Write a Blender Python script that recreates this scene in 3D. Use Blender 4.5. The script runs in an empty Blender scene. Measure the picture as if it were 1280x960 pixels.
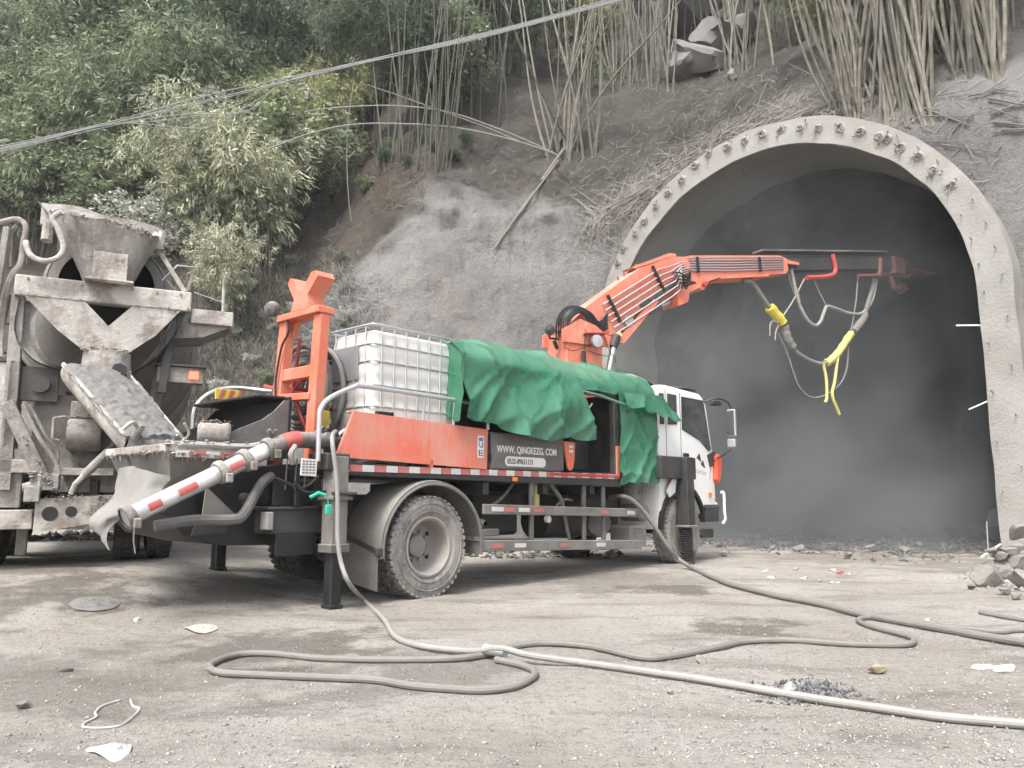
import bpy, bmesh, math, random
import numpy as np
from mathutils import Vector, Matrix
from mathutils.bvhtree import BVHTree
R_ = math.radians
SC = bpy.context.scene
COL = SC.collection
rng = np.random.default_rng(11)
random.seed(5)

# ------------------------------------------------------------------ camera
CAM_H, FPX = 1.0416, 960.0
PITCH = math.atan((620 - 480) / FPX)
cd = bpy.data.cameras.new('camera')
cd.sensor_fit = 'HORIZONTAL'; cd.sensor_width = 36.0; cd.lens = 36.0 * FPX / 1280.0
cd.clip_start = 0.05; cd.clip_end = 2000
cam = bpy.data.objects.new('camera', cd); COL.objects.link(cam)
cam.location = (0, 0, CAM_H); cam.rotation_euler = (math.pi / 2 + PITCH, 0, 0)
SC.camera = cam

# ------------------------------------------------------------------ light
SUN_EL, SUN_AZ = 58.0, 205.0        # degrees, azimuth clockwise from +Y (behind the camera, a little left)
w = bpy.data.worlds.new('World'); SC.world = w; w.use_nodes = True
nt = w.node_tree; nt.nodes.clear()
sky = nt.nodes.new('ShaderNodeTexSky'); sky.sky_type = 'NISHITA'; sky.sun_disc = False
sky.sun_elevation = R_(SUN_EL); sky.sun_rotation = R_(SUN_AZ); sky.air_density = 1.0; sky.dust_density = 4.0
hs = nt.nodes.new('ShaderNodeHueSaturation'); hs.inputs['Saturation'].default_value = 0.50
bg = nt.nodes.new('ShaderNodeBackground'); bg.inputs['Strength'].default_value = 0.125
wo = nt.nodes.new('ShaderNodeOutputWorld')
nt.links.new(sky.outputs[0], hs.inputs['Color']); nt.links.new(hs.outputs[0], bg.inputs[0]); nt.links.new(bg.outputs[0], wo.inputs[0])
sd = bpy.data.lights.new('sun', 'SUN'); sd.energy = 1.5; sd.angle = R_(18); sd.color = (1.0, 0.98, 0.95)
sun = bpy.data.objects.new('sun', sd); COL.objects.link(sun)
_d = Vector((math.sin(R_(SUN_AZ)) * math.cos(R_(SUN_EL)), math.cos(R_(SUN_AZ)) * math.cos(R_(SUN_EL)), math.sin(R_(SUN_EL))))
sun.rotation_euler = _d.to_track_quat('Z', 'Y').to_euler()
sun.location = _d * 60
SC.view_settings.view_transform = 'Standard'; SC.view_settings.look = 'None'
SC.view_settings.exposure = 1.62; SC.view_settings.gamma = 1.0
SC.render.engine = 'CYCLES'
SC.cycles.use_denoising = True
SC.cycles.max_bounces = 5; SC.cycles.diffuse_bounces = 2; SC.cycles.glossy_bounces = 2; SC.cycles.transmission_bounces = 2
SC.cycles.volume_bounces = 1; SC.cycles.volume_step_rate = 2.0; SC.cycles.volume_max_steps = 96; SC.cycles.transparent_max_bounces = 6
SC.cycles.caustics_reflective = False; SC.cycles.caustics_refractive = False
SC.cycles.use_adaptive_sampling = True; SC.cycles.adaptive_threshold = 0.03

# ------------------------------------------------------------------ helpers
_fw = np.array([0, math.cos(PITCH), math.sin(PITCH)]); _up = np.array([0, -math.sin(PITCH), math.cos(PITCH)])
def ray(px, py):
    return np.array([(px - 640) / FPX, 0, 0]) + _fw + (480 - py) / FPX * _up
def at(px, py, Y):
    r = ray(px, py); return np.array([0, 0, CAM_H]) + r * Y / r[1]
def _hash(ix, iy, iz, seed):
    n = (ix * 374761393 + iy * 668265263 + iz * 2147483647 + seed * 1274126177) & 0xFFFFFFFF
    n = ((n ^ (n >> 13)) * 1274126177) & 0xFFFFFFFF
    n = ((n ^ (n >> 16)) * 2246822519) & 0xFFFFFFFF
    return ((n ^ (n >> 15)) & 0xFFFF) / 32767.5 - 1.0
def vnoise(P, seed=0):
    P = np.asarray(P, float); i = np.floor(P).astype(np.int64); f = P - i; f = f * f * (3 - 2 * f)
    out = 0
    for dx in (0, 1):
        for dy in (0, 1):
            for dz in (0, 1):
                wgt = (f[..., 0] if dx else 1 - f[..., 0]) * (f[..., 1] if dy else 1 - f[..., 1]) * (f[..., 2] if dz else 1 - f[..., 2])
                out = out + wgt * _hash(i[..., 0] + dx, i[..., 1] + dy, i[..., 2] + dz, seed)
    return out
def fbm(P, octv=4, seed=0, gain=0.5):
    P = np.asarray(P, float); a = 1.0; s = 0; 
    for o in range(octv):
        s = s + a * vnoise(P * (2.03 ** o) + 17.3 * o, seed + o); a *= gain
    return s
def sstep(x, a, b):
    t = np.clip((np.asarray(x, float) - a) / (b - a), 0, 1); return t * t * (3 - 2 * t)
def ground_z(X, Y):
    X = np.asarray(X, float); Y = np.asarray(Y, float)
    z = 0.29 * sstep(-X, 1.2, 4.2) * sstep(Y, 5.5, 8.5)
    P = np.stack([X * 0.45, Y * 0.45, 0 * X], -1); z = z + 0.022 * fbm(P, 3, 3)
    P = np.stack([X * 2.2, Y * 2.2, 0 * X + 5], -1); z = z + 0.010 * fbm(P, 3, 9)
    return z
def gnd(px, py):
    """ground point under a direction from the camera"""
    r = ray(px, py); z = 0.0
    for _ in range(12):
        p = np.array([0, 0, CAM_H]) + r * (z - CAM_H) / r[2]; z = 0.6 * z + 0.4 * float(ground_z(p[0], p[1]))
    return np.array([p[0], p[1], float(ground_z(p[0], p[1]))])

class MB:
    def __init__(s): s.v = []; s.f = []
    def add(s, v, f):
        o = len(s.v); s.v.extend([tuple(map(float, p)) for p in v]); s.f.extend([tuple(i + o for i in q) for q in f]); return s
    def convex(s, v, f):
        v = np.asarray(v, float); c = v.mean(0); out = []
        for q in f:
            a = v[list(q)]; n = np.cross(a[1] - a[0], a[2] - a[0])
            out.append(tuple(q) if n @ (a.mean(0) - c) >= 0 else tuple(q)[::-1])
        return s.add(v, out)
    def box(s, c, d, b=0.008, rot=None):
        h = np.array(d, float) / 2; b = min(b, *(h * 0.45)); V = []; ix = {}
        for sx in (-1, 1):
            for sy in (-1, 1):
                for sz in (-1, 1):
                    sg = (sx, sy, sz)
                    for a in range(3):
                        p = [sg[k] * (h[k] - (0 if k == a else b)) for k in range(3)]
                        ix[sg + (a,)] = len(V); V.append(p)
        F = []
        for a in range(3):
            o = [k for k in range(3) if k != a]
            for sg in (-1, 1):
                q = []
                for p, r in ((-1, -1), (1, -1), (1, 1), (-1, 1)):
                    t = [0, 0, 0]; t[a] = sg; t[o[0]] = p; t[o[1]] = r; q.append(ix[tuple(t) + (a,)])
                F.append(q)
        for c_ in range(3):
            a, bb = [k for k in range(3) if k != c_]
            for sa in (-1, 1):
                for sb in (-1, 1):
                    t0 = [0, 0, 0]; t0[a] = sa; t0[bb] = sb; t1 = t0[:]; t0[c_] = -1; t1[c_] = 1
                    F.append([ix[tuple(t0) + (a,)], ix[tuple(t1) + (a,)], ix[tuple(t1) + (bb,)], ix[tuple(t0) + (bb,)]])
        for sx in (-1, 1):
            for sy in (-1, 1):
                for sz in (-1, 1): F.append([ix[(sx, sy, sz, k)] for k in range(3)])
        V = np.array(V)
        if rot is not None: V = V @ np.array(rot).T
        return s.convex_to(V, F, np.array(c, float))
    def convex_to(s, V, F, c):
        out = []
        for q in F:
            a = V[list(q)]; n = np.cross(a[1] - a[0], a[2] - a[0])
            out.append(tuple(q) if n @ a.mean(0) >= 0 else tuple(q)[::-1])
        return s.add(V + c, out)
    def span(s, a, b, bev=0.008):
        a = np.array(a, float); b = np.array(b, float); return s.box((a + b) / 2, np.abs(b - a), bev)
    def bar(s, p0, p1, w, h, b=0.006, up=(0, 0, 1)):
        p0 = np.array(p0, float); p1 = np.array(p1, float); d = p1 - p0; L = np.linalg.norm(d); x = d / L
        y = np.cross(np.array(up, float), x)
        if np.linalg.norm(y) < 1e-4: y = np.cross(np.array([1.0, 0, 0]), x)
        y /= np.linalg.norm(y); z = np.cross(x, y)
        return s.box((p0 + p1) / 2, (L, w, h), b, np.stack([x, y, z], 1))
    def tube(s, path, r, n=8, caps=True, closed=False):
        P = np.asarray(path, float); m = len(P); r = np.broadcast_to(np.asarray(r, float), (m,))
        T = np.gradient(P, axis=0) if not closed else np.roll(P, -1, 0) - np.roll(P, 1, 0)
        T /= np.linalg.norm(T, axis=1)[:, None] + 1e-12
        u = np.cross(T[0], [0, 0, 1.0]); 
        if np.linalg.norm(u) < 1e-3: u = np.cross(T[0], [0, 1.0, 0])
        u /= np.linalg.norm(u); V = []
        a = np.linspace(0, 2 * math.pi, n, endpoint=False)
        for k in range(m):
            u = u - T[k] * (u @ T[k]); u /= np.linalg.norm(u) + 1e-12; vv = np.cross(T[k], u)
            V.append(P[k] + r[k] * (np.cos(a)[:, None] * u + np.sin(a)[:, None] * vv))
        V = np.concatenate(V); F = []
        for k in range(m if closed else m - 1):
            k2 = (k + 1) % m
            for j in range(n): F.append((k * n + j, k * n + (j + 1) % n, k2 * n + (j + 1) % n, k2 * n + j))
        if caps and not closed: F.append(tuple(range(n))[::-1]); F.append(tuple(range((m - 1) * n, m * n)))
        return s.add(V, F)
    def cyl(s, p0, p1, r0, r1=None, n=16):
        return s.tube([p0, p1], [r0, r0 if r1 is None else r1], n)
    def lathe(s, prof, o, ax, n=24, closed=False):
        """prof: (along axis, radius)"""
        o = np.array(o, float); ax = np.array(ax, float); ax /= np.linalg.norm(ax)
        u = np.cross(ax, [0, 0, 1.0]); 
        if np.linalg.norm(u) < 1e-3: u = np.array([1.0, 0, 0])
        u /= np.linalg.norm(u); v = np.cross(ax, u); a = np.linspace(0, 2 * math.pi, n, endpoint=False); V = []
        for t, r in prof: V.append(o + ax * t + r * (np.cos(a)[:, None] * u + np.sin(a)[:, None] * v))
        m = len(prof); F = []
        for k in range(m if closed else m - 1):
            k2 = (k + 1) % m
            for j in range(n): F.append((k * n + j, k * n + (j + 1) % n, k2 * n + (j + 1) % n, k2 * n + j))
        return s.add(np.concatenate(V), F)
    def prism(s, poly, o, ux, uy, depth):
        """2D polygon in the frame (ux, uy) at o, extruded by depth along ux x uy"""
        o = np.array(o, float); ux = np.array(ux, float); uy = np.array(uy, float); n = np.cross(ux, uy); n /= np.linalg.norm(n)
        A = np.array([o + p[0] * ux + p[1] * uy for p in poly]); k = len(poly)
        area = sum(poly[i][0] * poly[(i + 1) % k][1] - poly[(i + 1) % k][0] * poly[i][1] for i in range(k))
        V = np.concatenate([A, A + n * depth]); top = tuple(range(k, 2 * k)); bot = tuple(range(k))[::-1]
        F = [top, bot] + [(i, (i + 1) % k, k + (i + 1) % k, k + i) for i in range(k)]
        if area * depth < 0: F = [q[::-1] for q in F]
        return s.add(V, F)
    def grid(s, G, flip=False, wrap=False):
        G = np.asarray(G, float); a, b = G.shape[:2]; F = []
        for i in range(a - 1):
            for j in range(b if wrap else b - 1):
                j2 = (j + 1) % b
                q = (i * b + j, i * b + j2, (i + 1) * b + j2, (i + 1) * b + j); F.append(q[::-1] if flip else q)
        return s.add(G.reshape(-1, 3), F)
    def mesh(s, name, mat, ang=35):
        me = bpy.data.meshes.new(name); me.from_pydata(s.v, [], s.f)
        if mat is not None: me.materials.append(M[mat] if isinstance(mat, str) else mat)
        if ang: me.shade_smooth(); me.set_sharp_from_angle(angle=R_(ang))
        me.update(); return me
    def build(s, name, mat, parent=None, ang=35, loc=None, rot=None, label=None):
        return link(name, s.mesh(name, mat, ang), parent, loc, rot, label)
def link(name, me, parent=None, loc=None, rot=None, label=None):
    o = bpy.data.objects.new(name, me); COL.objects.link(o)
    if parent is not None: o.parent = parent
    if loc is not None: o.location = loc
    if rot is not None: o.rotation_euler = rot
    if label: o['label'] = label
    return o
def npmesh(name, V, F, mat, smooth=False, ang=None):
    """fast mesh from arrays; F (n,k)"""
    V = np.asarray(V, np.float32); F = np.asarray(F, np.int32); k = F.shape[1]
    me = bpy.data.meshes.new(name); me.vertices.add(len(V)); me.vertices.foreach_set('co', V.ravel())
    me.loops.add(F.size); me.loops.foreach_set('vertex_index', F.ravel())
    me.polygons.add(len(F)); me.polygons.foreach_set('loop_start', np.arange(0, F.size, k, dtype=np.int32))
    me.polygons.foreach_set('loop_total', np.full(len(F), k, np.int32))
    me.update(calc_edges=True)
    if smooth: me.shade_smooth()
    if ang: me.shade_smooth(); me.set_sharp_from_angle(angle=R_(ang))
    me.materials.append(M[mat]); return me
def tag(o, label=None, cat=None, group=None, kind=None):
    if label: o['label'] = label
    if cat: o['category'] = cat
    if group: o['group'] = group
    if kind: o['kind'] = kind
    return o
def empty(name, loc=(0, 0, 0), rz=0.0, label=None, cat=None, group=None):
    o = bpy.data.objects.new(name, None); COL.objects.link(o); o.location = loc; o.rotation_euler = (0, 0, rz)
    o.empty_display_size = 0.2
    return tag(o, label, cat, group)
def spline(pts, n=8):
    P = np.asarray(pts, float); P = np.concatenate([[2 * P[0] - P[1]], P, [2 * P[-1] - P[-2]]]); out = []
    for i in range(1, len(P) - 2):
        p0, p1, p2, p3 = P[i - 1:i + 3]
        for t in np.linspace(0, 1, n, endpoint=False):
            out.append(0.5 * (2 * p1 + (p2 - p0) * t + (2 * p0 - 5 * p1 + 4 * p2 - p3) * t * t + (3 * p1 - p0 - 3 * p2 + p3) * t ** 3))
    out.append(P[-2]); return np.array(out)
def rock_mesh(name, mat, seed, n=3, sq=(1, 0.8, 0.65), rough=0.30, cuts=15):
    bm = bmesh.new(); bmesh.ops.create_icosphere(bm, subdivisions=n, radius=0.5)
    V = np.array([v.co[:] for v in bm.verts]); r = np.random.default_rng(seed)
    for _ in range(cuts):                                   # flat broken faces
        d = r.normal(size=3); d /= np.linalg.norm(d); k = 0.21 + 0.14 * r.random(); t = V @ d
        V = V - np.outer(np.maximum(t - k, 0), d)
    V = V * (1 + rough * 0.35 * fbm(V * 3.1 + seed * 7.7, 3, seed))[:, None] * np.array(sq)
    for v, c in zip(bm.verts, V): v.co = c
    me = bpy.data.meshes.new(name); bm.to_mesh(me); bm.free(); me.shade_smooth(); me.set_sharp_from_angle(angle=R_(24)); me.materials.append(M[mat]); return me

# ------------------------------------------------------------------ materials
M = {}
def material(name, base, rough=0.7, metal=0.0, var=None, var_scale=3.0, var_amt=0.5, dust=None, dust_amt=0.0, up=0.0,
             bump=0.0, bump_scale=40.0, spec=0.5, isl=0.0, transl=0.0, emis=None, detail=4.0, objr=0.0, vs=0.15, coord='Object', alpha=None, streak=0.0):
    m = bpy.data.materials.new(name); m.use_nodes = True; n = m.node_tree; n.nodes.clear(); L = n.links.new
    out = n.nodes.new('ShaderNodeOutputMaterial'); b = n.nodes.new('ShaderNodeBsdfPrincipled'); L(b.outputs[0], out.inputs[0])
    tc = n.nodes.new('ShaderNodeTexCoord'); src = tc.outputs['Object' if coord == 'World' else coord]
    if coord == 'World':
        g = n.nodes.new('ShaderNodeNewGeometry'); src = g.outputs['Position']
    def noise(sc, det=detail, ro=0.6, off=0.0, stretch=None):
        t = n.nodes.new('ShaderNodeTexNoise'); t.inputs['Scale'].default_value = sc; t.inputs['Detail'].default_value = det; t.inputs['Roughness'].default_value = ro
        mp = n.nodes.new('ShaderNodeMapping'); mp.inputs['Location'].default_value = (off, off * 1.7, off * 0.6)
        if stretch: mp.inputs['Scale'].default_value = stretch
        L(src, mp.inputs[0]); L(mp.outputs[0], t.inputs['Vector']); return t.outputs['Fac']
    def ramp(x, a, c):
        r = n.nodes.new('ShaderNodeMapRange'); r.inputs['From Min'].default_value = a; r.inputs['From Max'].default_value = c; L(x, r.inputs['Value']); return r.outputs[0]
    def math_(op, x, y):
        q = n.nodes.new('ShaderNodeMath'); q.operation = op; q.use_clamp = True
        for i, z in enumerate((x, y)):
            if isinstance(z, (int, float)): q.inputs[i].default_value = z
            else: L(z, q.inputs[i])
        return q.outputs[0]
    def mix(f, c1, c2):
        q = n.nodes.new('ShaderNodeMix'); q.data_type = 'RGBA'
        if isinstance(f, (int, float)): q.inputs[0].default_value = f
        else: L(f, q.inputs[0])
        for i, z in ((6, c1), (7, c2)):
            if isinstance(z, tuple): q.inputs[i].default_value = (*z, 1)
            else: L(z, q.inputs[i])
        return q.outputs[2]
    col = base
    if var: col = mix(math_('MULTIPLY', ramp(noise(var_scale), 0.5 - vs, 0.5 + vs), var_amt), base, var)
    if isl:
        g = n.nodes.new('ShaderNodeNewGeometry'); h = n.nodes.new('ShaderNodeHueSaturation')
        r = n.nodes.new('ShaderNodeMapRange'); r.inputs['To Min'].default_value = 1 - isl; r.inputs['To Max'].default_value = 1 + isl
        L(g.outputs['Random Per Island'], r.inputs['Value']); L(r.outputs[0], h.inputs['Value'])
        if isinstance(col, tuple): h.inputs['Color'].default_value = (*col, 1)
        else: L(col, h.inputs['Color'])
        col = h.outputs[0]
    if objr:
        oi = n.nodes.new('ShaderNodeObjectInfo'); h = n.nodes.new('ShaderNodeHueSaturation'); r = n.nodes.new('ShaderNodeMapRange'); r.inputs['To Min'].default_value = 1 - objr; r.inputs['To Max'].default_value = 1 + objr * .6
        L(oi.outputs['Random'], r.inputs['Value']); L(r.outputs[0], h.inputs['Value']); L(col, h.inputs['Color']) if not isinstance(col, tuple) else None; col = h.outputs[0]
    dm = None
    if dust:
        dm = math_('MULTIPLY', ramp(noise(2.3, 6, 0.65, 4.2), 0.30, 0.72), dust_amt)
        if streak:
            dm = math_('ADD', dm, math_('MULTIPLY', ramp(noise(6.0, 4, 0.6, 9.1, (3.0, 3.0, 0.35)), 0.45, 0.75), streak))
        dm = math_('ADD', dm, math_('MULTIPLY', ramp(noise(28.0, 3, 0.7, 1.3), 0.5, 0.8), dust_amt * 0.5))
        if up:
            g = n.nodes.new('ShaderNodeNewGeometry'); sx = n.nodes.new('ShaderNodeSeparateXYZ'); L(g.outputs['Normal'], sx.inputs[0])
            dm = math_('ADD', dm, math_('MULTIPLY', ramp(sx.outputs[2], 0.2, 1.0), up))
        col = mix(dm, col, dust)
    if isinstance(col, tuple): b.inputs['Base Color'].default_value = (*col, 1)
    else: L(col, b.inputs['Base Color'])
    if dm is not None and rough < 0.7:
        rr = n.nodes.new('ShaderNodeMapRange'); rr.inputs['To Min'].default_value = rough; rr.inputs['To Max'].default_value = 0.9; L(dm, rr.inputs['Value']); L(rr.outputs[0], b.inputs['Roughness'])
    else: b.inputs['Roughness'].default_value = rough
    b.inputs['Metallic'].default_value = metal; b.inputs['Specular IOR Level'].default_value = spec
    if bump:
        bp = n.nodes.new('ShaderNodeBump'); bp.inputs['Strength'].default_value = bump; bp.inputs['Distance'].default_value = 0.02
        L(noise(bump_scale, 5, 0.7, 2.2), bp.inputs['Height']); L(bp.outputs[0], b.inputs['Normal'])
    if transl:
        t = n.nodes.new('ShaderNodeBsdfTranslucent'); ms = n.nodes.new('ShaderNodeMixShader'); ms.inputs[0].default_value = transl
        if isinstance(col, tuple): t.inputs[0].default_value = (*col, 1)
        else: L(col, t.inputs[0])
        L(b.outputs[0], ms.inputs[1]); L(t.outputs[0], ms.inputs[2]); L(ms.outputs[0], out.inputs[0])
    if emis: b.inputs['Emission Color'].default_value = (*emis[0], 1); b.inputs['Emission Strength'].default_value = emis[1]
    M[name] = m; return m
DUST = (0.32, 0.298, 0.268)
material('orange', (0.68, 0.112, 0.04), 0.36, var=(0.60, 0.15, 0.075), var_scale=1.6, dust=(0.42, 0.34, 0.285), dust_amt=0.45, streak=0.2, up=0.35, bump=0.08, bump_scale=30)
material('orange_panel', (0.66, 0.12, 0.065), 0.5, var=(0.66, 0.15, 0.09), var_scale=1.0, dust=(0.52, 0.37, 0.30), dust_amt=0.5, streak=0.25, up=0.2, bump=0.05, bump_scale=12)
material('black', (0.007, 0.007, 0.008), 0.5, dust=(0.2, 0.185, 0.165), dust_amt=0.05, up=0.16)
material('dark_steel', (0.018, 0.018, 0.019), 0.55, dust=(0.25, 0.23, 0.205), dust_amt=0.16, up=0.25, bump=0.15)
material('grey_steel', (0.063, 0.062, 0.059), 0.6, dust=DUST, dust_amt=0.4, up=0.4, bump=0.1)
material('dusty_steel', (0.136, 0.128, 0.116), 0.7, var=(0.072, 0.064, 0.056), var_scale=3, dust=DUST, dust_amt=0.6, up=0.4, bump=0.3, bump_scale=60)
material('galvanised', (0.52, 0.53, 0.54), 0.4, 0.7, dust=DUST, dust_amt=0.2)
material('chrome', (0.62, 0.62, 0.63), 0.28, 0.8, dust=DUST, dust_amt=0.45, up=0.2)
material('tyre', (0.024, 0.024, 0.023), 0.85, dust=(0.280, 0.260, 0.236), dust_amt=1.2, streak=0.4, bump=0.3, bump_scale=60)
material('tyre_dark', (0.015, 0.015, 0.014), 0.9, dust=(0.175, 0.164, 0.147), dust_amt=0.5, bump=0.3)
material('rim', (0.240, 0.220, 0.200), 0.65, var=(0.136, 0.120, 0.104), var_scale=5, dust=(0.336, 0.312, 0.280), dust_amt=0.6)
material('rubber', (0.010, 0.010, 0.011), 0.45)
material('cab_white', (0.78, 0.78, 0.76), 0.35, dust=(0.5, 0.47, 0.42), dust_amt=0.16, up=0.1)
material('glass', (0.03, 0.035, 0.036), 0.08, dust=(0.32, 0.32, 0.3), dust_amt=0.25)
material('ibc_white', (0.760, 0.746, 0.712), 0.5, var=(0.589, 0.560, 0.494), var_scale=2.0, dust=(0.522, 0.494, 0.437), dust_amt=0.2, transl=0.15)
material('red_tape', (0.495, 0.054, 0.041), 0.4, dust=DUST, dust_amt=0.5)
material('white_tape', (0.66, 0.65, 0.62), 0.4, dust=DUST, dust_amt=0.5)
material('white_paint', (0.72, 0.71, 0.69), 0.5, dust=DUST, dust_amt=0.2)
material('yellow', (0.62, 0.50, 0.05), 0.5, dust=DUST, dust_amt=0.25)
material('yellow_wrap', (0.60, 0.55, 0.13), 0.6, dust=DUST, dust_amt=0.35, bump=0.4)
material('dull_red', (0.16, 0.02, 0.016), 0.6, dust=(0.12, 0.11, 0.10), dust_amt=0.5)
material('red', (0.45, 0.04, 0.03), 0.45, dust=DUST, dust_amt=0.2)
material('red_light', (0.6, 0.03, 0.02), 0.3, emis=((1.0, 0.06, 0.03), 2.5))
material('amber', (0.75, 0.22, 0.05), 0.3)
material('lens_red', (0.70, 0.10, 0.05), 0.3)
material('green_tag', (0.03, 0.42, 0.28), 0.5)
material('tarp', (0.012, 0.125, 0.062), 0.25, var=(0.022, 0.16, 0.088), var_scale=1.7, var_amt=0.6, dust=(0.34, 0.42, 0.35), dust_amt=0.14, up=0.12, bump=0.05, bump_scale=200)
material('tarp_dark', (0.04, 0.15, 0.10), 0.5, var=(0.06, 0.2, 0.14), var_scale=3, dust=(0.33, 0.36, 0.32), dust_amt=0.3, up=0.3)
material('mixer', (0.179, 0.164, 0.146), 0.8, var=(0.081, 0.066, 0.055), var_scale=2.0, var_amt=0.9, dust=(0.396, 0.373, 0.339), dust_amt=0.62, streak=0.3, up=0.3, bump=1.0, bump_scale=22, detail=8, vs=0.045)
material('mixer_light', (0.394, 0.367, 0.329), 0.85, var=(0.142, 0.109, 0.088), var_scale=2.2, var_amt=0.95, dust=(0.535, 0.509, 0.471), dust_amt=0.5, streak=0.2, bump=1.0, bump_scale=20, detail=8, vs=0.045)
material('drum', (0.128, 0.120, 0.112), 0.8, var=(0.072, 0.064, 0.056), var_scale=2.5, dust=(0.288, 0.272, 0.248), dust_amt=0.6, bump=0.4)
material('wet_concrete', (0.230, 0.223, 0.208), 0.75, var=(0.128, 0.123, 0.115), var_scale=14, var_amt=0.7, bump=1.0, bump_scale=70, detail=8)
material('dry_concrete', (0.42, 0.41, 0.39), 0.9, var=(0.27, 0.26, 0.24), var_scale=6, bump=0.8, bump_scale=50)
material('burlap', (0.272, 0.261, 0.239), 0.95, var=(0.152, 0.141, 0.125), var_scale=6, dust=(0.163, 0.152, 0.136), dust_amt=0.6, bump=0.5, bump_scale=120)
material('hose', (0.162, 0.154, 0.140), 0.8, var=(0.216, 0.208, 0.192), var_scale=9, dust=(0.180, 0.169, 0.151), dust_amt=0.5, coord='World')
material('hose_dark', (0.104, 0.102, 0.096), 0.7, var=(0.192, 0.188, 0.176), var_scale=9, dust=DUST, dust_amt=0.35, coord='World')
material('hose_pale', (0.31, 0.30, 0.28), 0.7, var=(0.22, 0.208, 0.188), var_scale=9, dust=(0.195, 0.183, 0.164), dust_amt=0.5, coord='World')
material('cable', (0.23, 0.23, 0.23), 0.6)
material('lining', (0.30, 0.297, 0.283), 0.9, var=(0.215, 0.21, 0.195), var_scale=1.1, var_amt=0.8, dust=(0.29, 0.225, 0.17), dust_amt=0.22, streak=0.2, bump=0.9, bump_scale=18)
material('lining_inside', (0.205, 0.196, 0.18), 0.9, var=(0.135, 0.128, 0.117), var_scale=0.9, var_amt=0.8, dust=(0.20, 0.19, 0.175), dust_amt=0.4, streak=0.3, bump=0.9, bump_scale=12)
material('rebar', (0.24, 0.225, 0.205), 0.85, 0.1, dust=(0.30, 0.285, 0.262), dust_amt=0.7)
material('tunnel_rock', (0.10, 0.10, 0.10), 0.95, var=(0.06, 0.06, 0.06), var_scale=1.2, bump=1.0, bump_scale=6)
material('rock', (0.216, 0.204, 0.186), 0.9, var=(0.156, 0.144, 0.129), var_scale=2.0, dust=DUST, dust_amt=0.3, bump=1.0, bump_scale=9)
material('rock_dark', (0.17, 0.165, 0.158), 0.9, var=(0.11, 0.105, 0.10), var_scale=2.0, dust=(0.24, 0.23, 0.21), dust_amt=0.4, bump=0.6, bump_scale=14)
material('gravel', (0.29, 0.27, 0.245), 0.95, isl=0.28, coord='World')
material('rubble', (0.117, 0.111, 0.102), 0.95, isl=0.45, coord='World')
material('tan_stone', (0.33, 0.285, 0.19), 0.9, var=(0.24, 0.2, 0.13), var_scale=8, bump=0.5)
material('ash', (0.10, 0.10, 0.10), 0.95, isl=0.8, coord='World')
material('paper', (0.44, 0.435, 0.42), 0.85, dust=(0.27, 0.25, 0.22), dust_amt=0.7)
material('leaf_litter', (0.085, 0.066, 0.048), 0.95, isl=0.5, coord='World')
material('tan_paper', (0.42, 0.36, 0.30), 0.85, dust=DUST, dust_amt=0.4)
material('bamboo', (0.150, 0.134, 0.098), 0.75, var=(0.085, 0.08, 0.057), var_scale=1.5, dust=(0.20, 0.187, 0.160), dust_amt=0.6, objr=0.5)
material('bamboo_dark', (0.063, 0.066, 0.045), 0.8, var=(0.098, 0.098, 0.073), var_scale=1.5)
material('deadwood', (0.154, 0.140, 0.122), 0.9, var=(0.210, 0.196, 0.175), var_scale=3, coord='World', isl=0.35)
material('dark_leafmould', (0.05, 0.055, 0.04), 0.9)
material('bark', (0.11, 0.095, 0.075), 0.9, var=(0.20, 0.18, 0.155), var_scale=4, bump=0.5)
material('leaf_dusty', (0.363, 0.382, 0.242), 0.75, var=(0.508, 0.508, 0.411), var_scale=1.1, isl=0.35, transl=0.25, coord='World')
material('leaf_mid', (0.173, 0.218, 0.113), 0.75, var=(0.318, 0.344, 0.239), var_scale=0.9, isl=0.4, transl=0.25, coord='World')
material('leaf_dark', (0.088, 0.129, 0.074), 0.75, var=(0.189, 0.222, 0.149), var_scale=0.8, isl=0.4, transl=0.2, coord='World')
material('leaf_pale', (0.483, 0.489, 0.437), 0.8, var=(0.299, 0.316, 0.230), var_scale=1.2, isl=0.3, transl=0.2, coord='World')
material('leaf_yellow', (0.322, 0.345, 0.138), 0.75, var=(0.437, 0.448, 0.287), var_scale=1.2, isl=0.3, transl=0.25, coord='World')
material('grass_dry', (0.180, 0.169, 0.139), 0.95, var=(0.112, 0.105, 0.083), var_scale=0.9, isl=0.45, coord='World')
material('roots', (0.143, 0.139, 0.131), 0.95, var=(0.203, 0.203, 0.199), var_scale=2, isl=0.4, coord='World')
# ------------------------------------------------------------------ ground
def node_mat(name):
    m = bpy.data.materials.new(name); m.use_nodes = True; n = m.node_tree; n.nodes.clear(); M[name] = m
    return m, n, n.links.new
def N(n, t, **kw):
    x = n.nodes.new(t)
    for k, v in kw.items():
        if k in x.inputs: x.inputs[k].default_value = v
        else: setattr(x, k, v)
    return x
def mixc(n, f, a, b):
    q = n.nodes.new('ShaderNodeMix'); q.data_type = 'RGBA'
    for i, z in ((0, f), (6, a), (7, b)):
        if isinstance(z, tuple): q.inputs[i].default_value = (*z, 1)
        elif isinstance(z, (int, float)): q.inputs[i].default_value = z
        else: n.links.new(z, q.inputs[i])
    return q.outputs[2]
def mth(n, op, a, b, clamp=True):
    q = n.nodes.new('ShaderNodeMath'); q.operation = op; q.use_clamp = clamp
    for i, z in enumerate((a, b)):
        if isinstance(z, (int, float)): q.inputs[i].default_value = z
        else: n.links.new(z, q.inputs[i])
    return q.outputs[0]
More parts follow.
